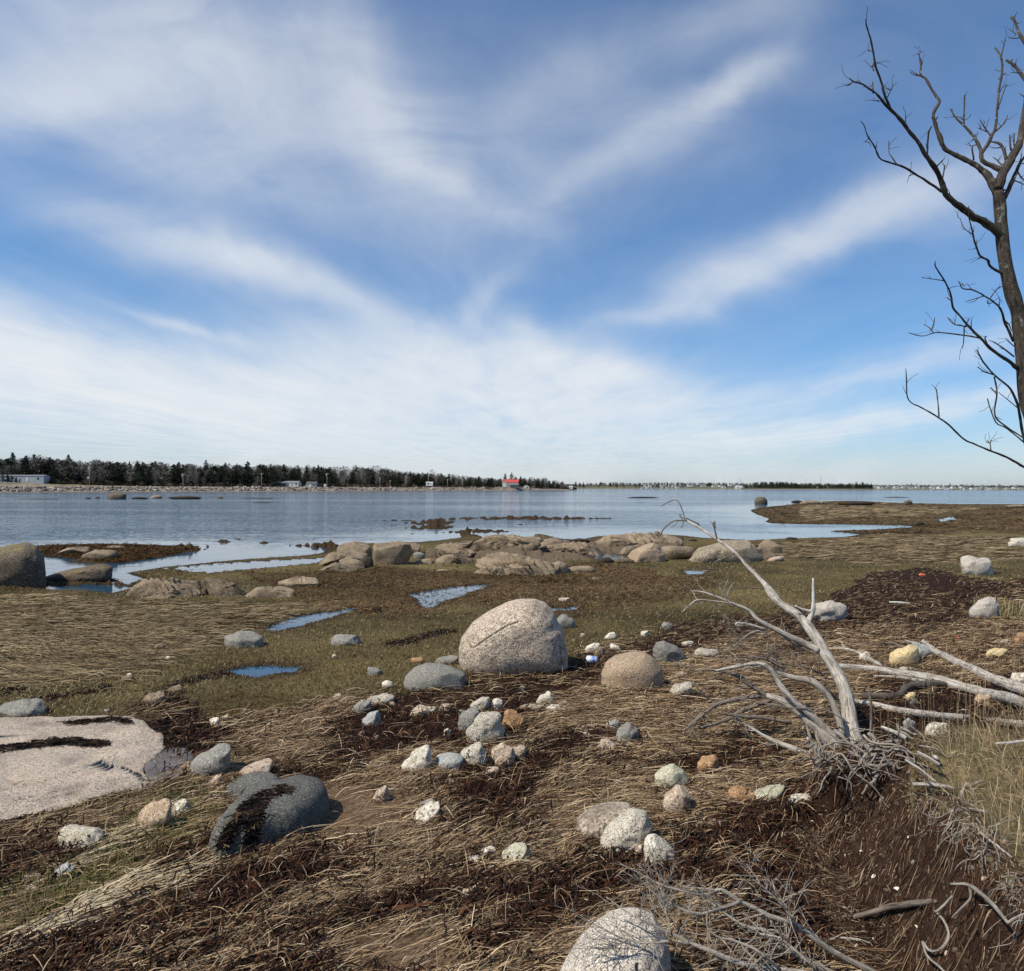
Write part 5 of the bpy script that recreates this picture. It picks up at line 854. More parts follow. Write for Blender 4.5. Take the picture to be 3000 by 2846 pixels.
# rockweed on the ledges' feet and the mats
mt = np.array(MAT); 
a = rng.uniform(100, 562, 26000); b2 = rng.uniform(1598, 1651, 26000); w0 = np.array(unp0([(0, 1600)])); g = np.array(unp0(list(zip(a, b2)), .1)); k = inpoly(g[:, 0], g[:, 1], MAT); g = g[k][:9000]; n = len(g); p = np.c_[g, Zi(g[:, 0], g[:, 1])]
ribbons('rockweed', WEED, p, rng.uniform(0, 6.3, n), rng.uniform(.15, .5, n), minw(p, np.full(n, .02), 1.6), rng.normal(0, 1., n), pal(n, [(.075, .040, .014), (.05, .028, .012), (.11, .06, .02), (.022, .014, .008)], [.4, .3, .15, .15], .4), rng.uniform(0, .05, n), rng.normal(0, .03, n), rng.gamma(2, .02, n), 3, 'brown rockweed mat in the shallows beside the grey boulder', 'rockweed')
p = scatter(14000, lambda a, b: (b < 1730) & (b > 1535), 1535, 1735); g = p; sdp = np.abs(sdist(g[:, 0], g[:, 1], LAND)); p = g[(sdp < 1.2 + .03 * g[:, 1]) & (rng.uniform(size=len(g)) < .8)]; n = len(p)
ribbons('shore_weed', WEED, p, rng.uniform(0, 6.3, n), rng.uniform(.1, .4, n), minw(p, np.full(n, .02), 1.5), rng.normal(0, 1., n), pal(n, [(.07, .04, .015), (.035, .022, .012), (.10, .07, .03)], [.4, .4, .2], .4), rng.uniform(0, .03, n), rng.normal(0, .02, n), rng.gamma(2, .015, n), 3, 'brown rockweed fringe along the water edge', 'rockweed')
# long dry grass on the bank
k_ = []
bx = rng.uniform(1.6, 7.5, 60000); by = rng.uniform(2.0, 6.6, 60000); s_ = sdist(bx, by, BANK); kk = (s_ > .10 + .12 * f2(bx, by, 1.5, 2, 77)) & (s_ < 3.4); bx, by = bx[kk][:15000], by[kk][:15000]; p = np.c_[bx, by, Zi(bx, by)]; n = len(p)
ribbons('bank_grass', BLADE, p, rng.normal(2.6, 1.3, n), rng.uniform(.10, .30, n), rng.uniform(.0018, .0036, n), rng.normal(0, .6, n), pal(n, [(.30, .22, .13), (.21, .15, .085), (.40, .31, .20), (.11, .075, .04)], [.4, .3, .15, .15]), np.zeros(n), 0, rng.uniform(.2, 1.5, n), 6, 'long dry grass arching over the cut bank', 'grass', .9, rng.uniform(.05, .20, n))
bx = rng.uniform(4.5, 12, 30000); by = rng.uniform(9, 26, 30000); pp_ = np.c_[bx, by, Zi(bx, by)]; qx, qy = topx(bx, by, pp_[:, 2]); kk = ((qx - 2960) / 120) ** 2 + ((qy - 1745) / 75) ** 2 < 1; p = pp_[kk][:3500]; n = len(p)
ribbons('grass_tussock', BLADE, p, rng.uniform(0, 6.3, n), rng.uniform(.1, .35, n), minw(p, np.full(n, .004), 1.3), rng.normal(0, .5, n), pal(n, [(.22, .175, .09), (.15, .13, .05), (.30, .25, .15)], [.4, .35, .25]), np.zeros(n), 0, rng.uniform(0, .8, n), 4, 'bushy tussock of drying grass beside two pale rocks', 'grass', .7, rng.uniform(.15, .38, n))
# straw and weed washed up against the stones
P1, L1, A1, C1 = [], [], [], []
for o in [o for o in bpy.data.objects if o.get('category') in ('stone', 'rock', 'boulder') and o.location.y < 12]:
    bb = np.array([v[:] for v in o.bound_box]); hw_ = np.ptp(bb[:, 0]) / 2; hd_ = np.ptp(bb[:, 1]) / 2; ox, oy = o.location.x, o.location.y; k = int(np.clip(26 * (hw_ / .12), 16, 130))
    if zones(*[np.array([v]) for v in topx(ox, oy, float(o.location.z))])[0] not in (4, 5, 3): k //= 3
    a = rng.uniform(-math.pi, .0, k); a = np.where(rng.uniform(size=k) < .2, a + math.pi, a); rr = rng.uniform(.82, 1.22, k); X = ox + np.cos(a) * hw_ * rr; Yq = oy + np.sin(a) * hd_ * rr
    P1.append(np.c_[X, Yq, Zi(X, Yq)]); A1.append(a + math.pi / 2 + rng.normal(0, .6, k)); L1.append(rng.uniform(.5, 1.5, k) * min(hw_ * 1.3 + .03, .22))
p = np.vstack(P1); n = len(p); a = np.concatenate(A1)
ribbons('straw', STRAND, p, a, np.concatenate(L1), minw(p, rng.uniform(.0025, .007, n), 1.6), rng.normal(.3, .7, n), pal(n, [(.36, .26, .145), (.22, .15, .08), (.03, .018, .013), (.02, .012, .010), (.10, .065, .038)], [.25, .25, .25, .15, .1]), rng.uniform(0, .03, n), rng.normal(.01, .02, n), rng.gamma(2, .010, n), 4, 'straw and weed washed up against the stones', 'straw')
# tall thin stems before the logs
q = np.c_[rng.uniform(2560, 3020, 90), rng.uniform(2110, 2200, 90)]; p = ground(q[:, 0], q[:, 1]); n = len(p)
ribbons('dry_stems', STRAND, p, rng.uniform(0, 6.3, n), rng.uniform(.05, .3, n), rng.uniform(.002, .0035, n), rng.normal(0, .3, n), pal(n, [(.33, .25, .15), (.22, .16, .10)], [.5, .5]), np.zeros(n), 0, rng.uniform(0, .5, n), 5, 'thin dry stems standing before the logs', 'grass', .5, rng.uniform(.2, .55, n))
# leaf litter in the near corner
def litt(px, py): return (px > 1950) & (py > 2330) & (rng.uniform(size=len(px)) < np.clip((px - 1950) / 500, .1, 1))
p = scatter(6500, litt, 2330, 3000); n = len(p)
ribbons('leaf_litter', BLADE, p, rng.uniform(0, 6.3, n), rng.uniform(.012, .045, n), rng.uniform(.004, .022, n), rng.normal(0, .5, n), pal(n, [(.075, .038, .024), (.13, .075, .045), (.045, .024, .018), (.21, .13, .085), (.14, .055, .03)], [.35, .25, .2, .1, .1], .4), rng.uniform(.0, .02, n), rng.normal(0, .012, n), rng.normal(0, .006, n), 2, 'dead brown leaf litter below the cut bank', 'leaf litter')
# crumbs, twigs and dead grass down the cut face
bx = rng.uniform(1.0, 3.0, 130000); by = rng.uniform(2.2, 5.0, 130000); s_ = sdist(bx, by, BANK); kk = (s_ > -.75) & (s_ < .12) & (rng.uniform(size=len(bx)) < .25 + .75 * sstep(-.25, -.6, s_) + .6 * sstep(-.1, .1, s_)); bx, by = bx[kk][:15000], by[kk][:15000]; p = np.c_[bx, by, Zi(bx, by)]; n = len(p)
ribbons('soil_litter', BLADE, p, rng.uniform(0, 6.3, n), rng.gamma(2, .020, n) + .008, rng.uniform(.0012, .005, n), rng.normal(0, .6, n), pal(n, [(.055, .026, .016), (.10, .058, .034), (.18, .125, .08), (.022, .012, .009), (.28, .21, .14)], [.27, .25, .2, .16, .12], .4), rng.uniform(.002, .012, n), rng.normal(0, .006, n), rng.gamma(2, .003, n), 3, 'twig bits and dead grass strewn down the cut soil face', 'litter')
mb = MB(); n_, T_ = ico(1)
for k in range(620):
    s_ = 9
    while not -.62 < s_ < .0: bx, by = rng.uniform(1.1, 2.9), rng.uniform(2.2, 4.9); s_ = float(sdist(np.array([bx]), np.array([by]), BANK)[0])
    r_ = min(rng.gamma(1.4, .0045) + .003, .016); c_ = np.array([(.045, .026, .017), (.03, .018, .012), (.07, .043, .028), (.13, .10, .075)][rng.choice(4, p=[.4, .3, .22, .08])]); mb.add(n_ * r_ * rng.uniform(.5, 1.4, 3) + rng.normal(0, .26, (len(n_), 3)) * r_ + [bx, by, float(Zi([bx], [by])[0]) + r_ * .2], None, T_, c_)
tag(mb.build('soil_clods', colmat('soil_clod', .95, .05, 40., .4)), 'crumbs and clods of dark soil on the cut bank face', 'soil', kind='stuff')
# weed rag over the dark boulder, strip of weed on the pink slab, spilled weed beyond it
def weedpatch(name, path, halfw, cnt, label, zoff=.02, colr=None, onrock=None, ln=.07):
    path = np.array(path, float); t = rng.uniform(0, len(path) - 1.001, cnt); i = t.astype(int); f_ = (t - i)[:, None]; q = path[i] * (1 - f_) + path[i + 1] * f_ + rng.normal(0, 1, (cnt, 2)) * np.array([halfw, halfw * .5])
    NR = np.tile([0., 0., 1.], (cnt, 1))
    if onrock is None: p = ground(q[:, 0], q[:, 1])
    else:
        dep = bpy.context.evaluated_depsgraph_get(); R_ = onrock.evaluated_get(dep); p = []
        for iq, (a, b) in enumerate(q):
            d = Vector(((a - CX) / F, 1, (hy(a) - b) / F)); mi = R_.matrix_world.inverted(); ok, loc, no, _ = R_.ray_cast(mi @ Vector((0, 0, HC)), (mi.to_3x3() @ d).normalized())
            p.append(tuple(R_.matrix_world @ loc + no * .004) if ok else tuple(G(a, b)))
            if ok: NR[iq] = no[:]
        p = np.array(p)
    mb = MB(); n = len(p); a = rng.uniform(0, 6.3, n); l = ln * rng.gamma(4, .25, n)
    d = np.c_[np.cos(a), np.sin(a) * .8, rng.normal(0, .5, n)]; d -= (d * NR).sum(1, keepdims=True) * NR * .9; d *= l[:, None] / (np.linalg.norm(d, axis=1, keepdims=True) + 1e-9); s_ = np.cross(d, rng.normal(size=(n, 3))); s_ = s_ / (np.linalg.norm(s_, axis=1)[:, None] + 1e-9) * rng.uniform(.002, .006, (n, 1)); o_ = NR * (rng.uniform(.02, .16, n) * l)[:, None]
    V = np.stack([p - d * .5 - s_, p - d * .5 + s_, p + o_ * .4 - s_, p + o_ * .4 + s_, p + d * .5 - s_, p + d * .5 + s_], 1); V[..., 2] += zoff; b0 = np.arange(n)[:, None] * 6
    Q = np.concatenate([b0 + [0, 1, 3, 2], b0 + [2, 3, 5, 4]]); c_ = np.repeat(pal(n, colr or [(.022, .015, .013), (.012, .009, .009), (.05, .03, .02), (.16, .11, .06)], [.4, .35, .17, .08], .3), 6, 0)
    return tag(mk(name, V.reshape(-1, 3), Q, WEED, cols=c_), label, 'seaweed', kind='stuff')
db = [o for o in bpy.data.objects if o.get('label', '').startswith('big dark grey boulder')][0]; slo = [o for o in bpy.data.objects if o.name == 'rock_slab'][0]
bpy.context.view_layer.update()
weedpatch('seaweed_rag', H('655,2478 690,2420 720,2375 760,2340 800,2325 845,2312'), 9, 1500, 'rag of black weed hanging on the dark boulder', .004, onrock=db, ln=.05)
weedpatch('seaweed_rag', H('735,2470 745,2420 755,2370 770,2340'), 9, 700, 'rag of black weed trailing down the dark boulder', .004, onrock=db, ln=.05)
weedpatch('seaweed_strip', H('-60,2200 60,2190 150,2178 210,2172 250,2180 310,2181'), 9, 2600, 'strip of black weed lying across the pink slab', .006, onrock=slo, ln=.06)
weedpatch('seaweed_strip', H('200,2122 280,2112 340,2108 385,2118'), 7, 700, 'strip of black weed along the top of the pink slab', .006, onrock=slo, ln=.05)
weedpatch('seaweed_edge', H('410,2110 450,2140 478,2165 495,2200 450,2240 430,2270'), 12, 1500, 'black weed washed over the tip of the pink slab', .01, ln=.08)
weedpatch('seaweed_edge', H('-40,2440 100,2405 200,2378 330,2338 460,2312 540,2290'), 14, 2600, 'dark weed heaped along the near edge of the pink slab', .01, ln=.09)
weedpatch('seaweed_heap', H('420,2090 470,2060 520,2060 560,2110 580,2150 500,2160 470,2120 540,2180 580,2200'), 24, 5200, 'heap of black weed between turf and pink slab', .02, ln=.08)
weedpatch('seaweed_line', H('460,2030 560,1995 640,1978 730,1968'), 9, 1300, 'line of black weed trailing into the near puddle', .01, ln=.08)
weedpatch('seaweed_line', H('1140,1890 1200,1880 1260,1858 1330,1850'), 9, 1200, 'line of black weed on the turf left of the big boulder', .01, ln=.1)
for k, s in enumerate(['600,1835 680,1818 760,1812', '0,1895 90,1880', '210,1800 270,1792', '60,1845 200,1820', '0,2030 60,2020', '100,2050 220,2035 330,2012', '580,1795 670,1785', '1580,1708 1680,1702', '1050,1790 1130,1786', '2320,1622 2520,1634', '2540,1610 2620,1612']):
    weedpatch('seaweed_line', H(s), 8, 320, ['thin dark weed streak on the straw flat', 'thin dark weed streak on the turf'][k > 6], .01, ln=.14)
# ---------------------------------------------------------------- the far shores
DP = ([-700, 0, 500, 1000, 1500, 1690], [262, 296, 344, 408, 524, 640])
def Dm(px): return np.interp(px, *DP)
def Q2(px, Y): return (px - CX) / F * Y
# headland: level profile going inland from the waterline (metres inland, height)
PR = np.array([[-4, -.6], [0, .02], [1.5, .15], [5, .5], [8, 1.7], [12, 2.2], [18, 2.5], [26, 2.6], [60, 3.0], [160, 5.5], [420, 9.]])
pxs = np.linspace(-700, 1690, 700); V = []; prm = []
tipf = sstep(1720, 1500, pxs)
for a, (u, h) in enumerate(PR):
    for b2, px in enumerate(pxs):
        Y = Dm(px) + u * (1 if u < 30 else max(tipf[b2], .12)); hh = h if h < .6 else h * (.45 + .55 * tipf[b2])
        V.append(((px - CX) / F * Y, Y, hh))
V = np.array(V)
hn = f2(V[:, 0], V[:, 1], .35, 4, 501); V[:, 2] += np.where((V[:, 2] > .2), .22 * hn, 0)
hu = np.repeat(PR[:, 0], len(pxs)); pxx = np.tile(pxs, len(PR))
V[:, 2] += 1.6 * np.exp(-((pxx + 20) / 330) ** 2) * (hu > 15)          # lawn rise under the long trailer
cl = np.where((hu < 1)[:, None], [.05, .04, .03], np.where((hu < 6)[:, None], [.20, .165, .13], np.where((hu < 14)[:, None], [.24, .20, .165], np.where((hu < 30)[:, None], [.16, .13, .07], [.045, .045, .025]))))
cl = np.where((pxx > 1150)[:, None] & (hu > 9)[:, None] & (hu < 30)[:, None], [.13, .085, .06], cl) * (1 + .3 * hn)[:, None]
nx = len(pxs); ii, jj = np.meshgrid(np.arange(len(PR) - 1), np.arange(nx - 1), indexing='ij'); b0 = (ii * nx + jj).ravel()
tag(mk('far_shore', V, np.stack([b0, b0 + 1, b0 + nx + 1, b0 + nx], 1), colmat('far_ground', .9, .2, .5, .3), cols=cl), kind='structure')
# armour stone along the road
mb = MB(); n_, T_ = ico(1)
for k in range(2600):
    px = rng.uniform(-450, 1480); u = rng.uniform(4, 12.5); s = rng.uniform(.25, .75) * rng.uniform(.6, 1.5); Y = Dm(px) + u; h = np.interp(u, PR[:, 0], PR[:, 1]) * (.45 + .55 * float(sstep(1720, 1500, px)))
    c_ = np.array([(.28, .235, .20), (.20, .165, .14), (.36, .315, .275), (.10, .08, .066)][rng.integers(4)])
    mb.add(n_ * s * rng.uniform(.6, 1.2, 3) + rng.normal(0, .12, (len(n_), 3)) * s + [Q2(px, Y), Y, h + .1], None, T_, c_)
tag(mb.build('armour_stone', colmat('armour_stone_mat', .9, .2, 1., .3), smooth=False), 'pale pinkish stones heaped along the far road', 'stones', kind='stuff')
# trees
NEED = colmat('needle_foliage', .75, .2, .6, .35); TWG = colmat('bare_twigs', .85, .15, .6, .3); TRK = flatmat('far_trunk', (.13, .115, .10), .9, .3, .5)
def conifer(seed, h=12., w=2.4, dens=1., ragged=.3):
    rg = np.random.default_rng(seed); V = []; c_ = []
    nl = int(26 * dens); 
    for l in range(nl):
        f = (l + .5) / nl; z0 = h * (.14 + .86 * f); r = w * (1 - f) ** .6 * rg.uniform(1 - ragged, 1 + ragged) + .12
        for b2 in range(rg.integers(5, 9)):
            a = rg.uniform(0, 6.28); d = np.array([math.cos(a), math.sin(a), 0]); s = np.array([-d[1], d[0], 0]); L_ = r * rg.uniform(.6, 1.2)
            for q in range(3):
                t0 = q / 3 * L_; t1 = (q + 1.35) / 3 * L_; hw = (.16 + .22 * L_) * (1 - q * .22); dz = -.20 * t1 + rg.normal() * .12
                p = np.array([0, 0, z0]) + d * t0; e = np.array([0, 0, z0 + dz]) + d * t1; V += [p + s * hw * rg.uniform(.4, 1), p - s * hw * rg.uniform(.4, 1), e + rg.normal(size=3) * .1 + [0, 0, -.12]]; V += [p + [0, 0, .22], p + [0, 0, -.25], e]
                k = rg.uniform(.6, 1.4); c_ += [np.array([.030, .036, .020]) * k] * 6
    return np.array(V), np.arange(len(V)).reshape(-1, 3), np.array(c_)
def hardwood(seed, h=10., w=3.0):
    rg = np.random.default_rng(seed); V = []; c_ = []
    for k in range(420):
        f = rg.uniform(.22, 1); a = rg.uniform(0, 6.28); r = w * math.sin(math.pi * min(1, (f - .15) * 1.05)) ** .6 * rg.uniform(.15, 1) if f < .97 else .3
        p = np.array([math.cos(a) * r, math.sin(a) * r, h * f]); d = np.array([math.cos(a) * .6, math.sin(a) * .6, 1.1]) + rg.normal(size=3) * .4; d *= rg.uniform(.5, 1.3) * h / 12 / np.linalg.norm(d); s = rg.normal(size=3) * .05
        V += [p + s, p - s, p + d]; c_ += [np.array([(.20, .175, .155), (.14, .12, .105), (.24, .20, .175)][rg.integers(3)])] * 3
    return np.array(V), np.arange(len(V)).reshape(-1, 3), np.array(c_)
def trunkmesh(h, r, seed, limbs=0, w=2.):
    mb = MB(); rg = np.random.default_rng(seed); V, Q, T = tube([(0, 0, -.5), (rg.normal() * .1, 0, h * .35), (rg.normal() * .2, rg.normal() * .2, h * .7), (rg.normal() * .2, 0, h * .97)], [r, r * .8, r * .45, r * .12], 5, 2, 0); mb.add(V, Q, T)
    for k in range(limbs):
        z0 = h * rg.uniform(.25, .75); a = rg.uniform(0, 6.28); d = np.array([math.cos(a), math.sin(a), rg.uniform(.7, 1.4)]); V, Q, T = tube([(0, 0, z0), d * w * .45 + [0, 0, z0], d * w * .8 + [0, 0, z0 + .8]], [r * .45, r * .3, r * .1], 4, 2, 0); mb.add(V, Q, T)
    return mb
PROTO = {}
for k in range(5):
    V, T, c_ = conifer(600 + k, 12, [2.4, 3.0, 3.4, 2.7, 4.0][k], [1., 1., 1.1, .8, .75][k], [.2, .3, .35, .45, .5][k]); cr = mk('crown', V, T, NEED, cols=c_, smooth=False); tk = trunkmesh(12, .17, 610 + k).build('trunk', TRK); PROTO['c%d' % k] = (cr, tk)
for k in range(4):
    V, T, c_ = hardwood(620 + k, 10, [2.4, 3.0, 3.4, 2.7][k]); cr = mk('crown', V, T, TWG, cols=c_, smooth=False); tk = trunkmesh(10, .13, 630 + k, 6, 2.6).build('trunk', flatmat('pale_trunk%d' % k, (.19, .17, .15), .9, .3, .5)); PROTO['h%d' % k] = (cr, tk)
used = set()
def tree(kind, px, Y, h, base, label, group, lean=0.):
    nm_ = 'conifer_tree' if kind[0] == 'c' else 'leafless_tree'; o = empty(nm_, (Q2(px, Y), Y, base), label, 'tree', group, rng.uniform(0, 6.28)); s = h / (12 if kind[0] == 'c' else 10); o.scale = (s * rng.uniform(.85, 1.2), s * rng.uniform(.85, 1.2), s)
    if lean: o.rotation_euler = (rng.normal() * lean, rng.normal() * lean, o.rotation_euler[2])
    for m_ in PROTO[kind]:
        if m_.name in used: c_ = m_.copy(); COL.objects.link(c_)
        else: c_ = m_; used.add(m_.name)
        c_.parent = o
    return o
TOP = ([-300, 0, 100, 250, 400, 600, 800, 1000, 1100, 1200, 1300, 1400, 1460, 1500, 1530, 1600, 1640, 1700], [1325, 1340, 1336, 1345, 1352, 1358, 1360, 1367, 1368, 1382, 1388, 1395, 1400, 1402, 1398, 1400, 1410, 1422])
def topz(px, Y): return HC + (hy(px) - np.interp(px, *TOP)) / F * Y
def basez(px, u): return float(np.interp(u, PR[:, 0], PR[:, 1])) * (.45 + .55 * float(sstep(1720, 1500, px))) + 1.6 * math.exp(-((px + 20) / 330) ** 2) * (u > 15)
HGAP = [(-60, 150), (805, 935), (1235, 1285), (1465, 1555)]
def add_trees(n, u0, u1, f0, f1, hw, group, seed):
    for _ in range(n):
        px = rng.uniform(-160, 1665); u = rng.uniform(u0, u1) * (1 if px < 1400 else .5)
        if u < 45 and any(a < px < b2 for a, b2 in HGAP): u = rng.uniform(46, 60)
        Y = Dm(px) + u; b_ = basez(px, u); t = topz(px, Y) - b_; h = max(2.5, t * rng.uniform(f0, f1)); hard = rng.uniform() < hw + .18 * math.exp(-((px - 1080) / 130) ** 2) + .15 * (px > 1250)
        tree(('h%d' % rng.integers(4)) if hard else 'c%d' % rng.integers(5), px, Y, h, b_, 'leafless grey-brown tree in the wood across the bay' if hard else 'dark green conifer in the wood across the bay', group + (', leafless' if hard else ', conifers'), .04)
add_trees(120, 24, 46, .42, .82, .42, 'trees of the far wood', 1)
add_trees(150, 48, 80, .78, 1.04, .22, 'trees of the far wood', 2)
for px, tp in [(36, 1326), (100, 1331), (200, 1332), (603, 1347), (725, 1352), (932, 1362), (1480, 1387), (1499, 1385), (1511, 1395), (1526, 1395), (770, 1362), (660, 1356)]:
    Y = Dm(px) + 60; tree('c%d' % (px % 4), px, Y, HC + (hy(px) - tp) / F * Y - 3, 3., 'taller conifer standing above the far wood', 'conifers standing above the far wood')
for px, tp in [(1093, 1368), (1107, 1366), (1265, 1378), (1120, 1375)]:
    Y = Dm(px) + 55; tree('h%d' % (px % 4), px, Y, HC + (hy(px) - tp) / F * Y - 3, 3., 'leafless tree rising above the far wood', 'leafless trees rising above the far wood')
for px, h in [(-6, 4.6), (8, 5.), (22, 4.2), (34, 3.6), (47, 3.), (58, 2.2)]:
    Y = Dm(px) + 19; tree('c%d' % (px % 5), px, Y, h, basez(px, 19), 'dark evergreen bush half hiding the long trailer home', 'bushes before the trailer home')
# the mass of the wood behind and between
mb = MB()
PV = [conifer(650 + k, 12, 2.6, .62, .4) for k in range(3)] + [hardwood(660 + k, 10, 3.) for k in range(2)]
for k in range(1350):
    px = rng.uniform(-520, 1650); u = rng.uniform(34, 110) * (1 if px < 1400 else .45); Y = Dm(px) + u
    if u < 52 and any(a < px < b2 for a, b2 in HGAP): u += 15; Y += 15
    b_ = basez(px, u); h = max(2.5, (topz(px, Y) - b_) * rng.uniform(.55, .96)); V, T, c_ = PV[0 if rng.uniform() < .4 else rng.integers(5)]; H_ = 12 if V[:, 2].max() > 11 else 10; a = rng.uniform(0, 6.28); ca, sa = math.cos(a), math.sin(a); s = h / H_; W = V * s * np.array([1.7, 1.7, 1]); mb.add(np.c_[W[:, 0] * ca - W[:, 1] * sa + Q2(px, Y), W[:, 0] * sa + W[:, 1] * ca + Y, W[:, 2] + b_], None, T, c_)
for k in range(900):       # undergrowth
    px = rng.uniform(-520, 1660); u = rng.uniform(19, 40) * (1 if px < 1400 else .6)
    if any(a < px < b2 for a, b2 in HGAP) and u < 42: continue
    Y = Dm(px) + u; b_ = basez(px, u); V, T, c_ = PV[rng.integers(5)]; s = rng.uniform(1.2, 3.2) / 12; W = V * s * np.array([2.2, 2.2, 1]); cc_ = c_ * (np.array([1.3, .95, .75]) if px > 1120 or rng.uniform() < .3 else .8); mb.add(W + [Q2(px, Y), Y, b_ - .3], None, T, cc_)
tag(mb.build('woods', colmat('wood_mass', .85, .15, .6, .3), smooth=False), 'dense mixed wood behind the nearest trees across the bay', 'wood', kind='stuff')
# poles, houses
POLE = flatmat('pole_wood', (.36, .32, .27), .9, .2, 2.); WHITE = flatmat('white_paint', (.62, .62, .60), .7, .06, .3); GREYP = flatmat('grey_siding', (.30, .31, .31), .8, .1, .3); DARKG = flatmat('dark_window', (.04, .045, .055), .3, .1); ROOFG = flatmat('grey_roof', (.20, .20, .205), .85, .15, .4); ROOFD = flatmat('dark_roof', (.10, .095, .09), .85, .15, .4); RED = flatmat('red_roof', (.46, .062, .065), .7, .12, .6); METAL = flatmat('galvanised', (.45, .47, .48), .5, .1)
CREAM = flatmat('cream_paint', (.50, .48, .43), .7, .06, .3)
ORD = ['beside the long trailer', 'left of the bungalow', 'left of the white bungalow, thin', 'right of the small shed', 'at the start of the leafless stand', 'short, in the red brush', 'behind the brush', 'over the white camper', 'right of the white camper, thinner one', 'halfway to the red-roofed barn']
for k, (px, tp, xf) in enumerate([(262, 1367, 1), (536, 1387, 1), (766, 1386, 0), (958, 1386, 1), (1113, 1400, 0), (1143, 1407, 0), (1189, 1394, 0), (1255, 1392, 0), (1311, 1404, 0), (1355, 1404, 0)]):
    Y = Dm(px) + 17; b_ = basez(px, 17); h = HC + (hy(px) - tp) / F * Y - b_; o = empty('utility_pole', (Q2(px, Y), Y, b_), 'wooden utility pole on the far road, ' + ORD[k], 'utility pole', 'utility poles along the far road')
    V, Q, T = tube([(0, 0, -.3), (0, 0, h)], [.17, .11], 6, 1, 0); mb = MB(); mb.add(V, Q, T); mb.build('post', POLE, None).parent = o
    mk('crossarm', *box(-1.1 if k < 4 or k in (7, 9) else -.7, 1.1 if k < 4 or k in (7, 9) else .7, -.07, .07, h - .55, h - .35), POLE, o, smooth=False)
    if xf:
        V, Q, T = tube([(-.35, -.1, h - 1.9), (-.35, -.1, h - 1.0)], [.26, .26], 8, 1, 0); mb = MB(); mb.add(V, Q, T); mb.build('transformer', METAL, None).parent = o
    if k == 0: mk('meter_box', *box(-.75, -.25, -.3, .1, 3.2, 4.1), WHITE, o, smooth=False)
def gable(px0, px1, pyr, pye, pyb, Y, label, wall, roof, axis='x', dep=6., name='house', cat='house', wins=(), door=None, grp=None, rz=0., chim=False, big=None):
    """axis x: the ridge runs across the view; y: the gable end faces us.  Heights from ridge, eave and base rows of the photo."""
    z = lambda py: HC + (hy((px0 + px1) / 2) - py) / F * Y
    x0, x1 = Q2(px0, Y), Q2(px1, Y); cx = (x0 + x1) / 2; hw = (x1 - x0) / 2; zb_, ze, zr = z(pyb), z(pye), z(pyr); o = empty(name, (cx, Y, zb_), label, cat, grp, rz); e, r = ze - zb_, zr - zb_
    d = dep; ov = .15 * min(1, hw / 3)
    if axis == 'x':
        W = [(-hw, 0, -1), (hw, 0, -1), (hw, d, -1), (-hw, d, -1), (-hw, 0, e), (hw, 0, e), (hw, d, e), (-hw, d, e), (-hw, d / 2, r), (hw, d / 2, r)]; Qs = [[0, 1, 5, 4], [2, 3, 7, 6], [1, 2, 6, 5], [3, 0, 4, 7]]; Ts = [[5, 6, 9], [7, 4, 8]]
        k = .12; A = [(-hw - ov, -ov, e - ov * (r - e) / (d / 2) + .03), (hw + ov, -ov, e - ov * (r - e) / (d / 2) + .03), (hw + ov, d / 2, r + .03), (-hw - ov, d / 2, r + .03), (hw + ov, d + ov, e - ov * (r - e) / (d / 2) + .03), (-hw - ov, d + ov, e - ov * (r - e) / (d / 2) + .03)]
        RQ = [[0, 1, 2, 3], [3, 2, 4, 5]]
    else:
        W = [(-hw, 0, -1), (hw, 0, -1), (hw, d, -1), (-hw, d, -1), (-hw, 0, e), (hw, 0, e), (hw, d, e), (-hw, d, e), (0, 0, r), (0, d, r)]; Qs = [[0, 1, 5, 4], [2, 3, 7, 6], [1, 2, 6, 5], [3, 0, 4, 7]]; Ts = [[4, 5, 8], [6, 7, 9]]
        A = [(-hw - ov, -ov, e - ov * (r - e) / hw + .03), (0, -ov, r + .03), (0, d + ov, r + .03), (-hw - ov, d + ov, e - ov * (r - e) / hw + .03), (hw + ov, -ov, e - ov * (r - e) / hw + .03), (hw + ov, d + ov, e - ov * (r - e) / hw + .03)]
        RQ = [[0, 1, 2, 3], [1, 4, 5, 2]]
    mk('wall', W, [Qs, Ts], wall, o, smooth=False)
    A = np.array(A); A2 = A + [0, 0, .14]; n6 = len(A); RQ = np.array(RQ)
    ed = [[0, 1], [1, 2] if axis == 'y' else [1, 2]]; mk('roof', np.vstack([A, A2]), [np.vstack([RQ[:, ::-1], RQ + n6] + ([[[0, 1, 1 + n6, n6]], [[4, 5, 5 + n6, 4 + n6]]] if axis == 'x' else [[[0, 1, 1 + n6, n6]], [[1, 4, 4 + n6, 1 + n6]]]))], roof, o, smooth=False)
    for a, b2, c_, d_ in wins: mk('window', *box(-hw + 2 * hw * a, -hw + 2 * hw * b2, -.06, .1, e * c_, e * d_), DARKG, o, smooth=False)
    if door: a, b2, c_, d_, mt_ = door; mk('door', *box(-hw + 2 * hw * a, -hw + 2 * hw * b2, -.08, .1, e * c_, e * d_), mt_, o, smooth=False)
    if chim: mk('chimney', *box(hw * .3, hw * .3 + .6, d * .4, d * .4 + .6, e, r + .9), ROOFD, o, smooth=False)
    return o
gable(-70, 128, 1392.5, 1395, 1412, Dm(60) + 28, 'long low blue-grey trailer home under the trees, partly hidden by brush', flatmat('pale_blue_siding', (.30, .335, .36), .7, .12, .5), ROOFG, 'x', 4.5, 'trailer_home', 'trailer home', [(.30, .34, .45, .8), (.52, .56, .45, .8), (.9, .93, .4, .75)], (.74, .765, .02, .8, WHITE))
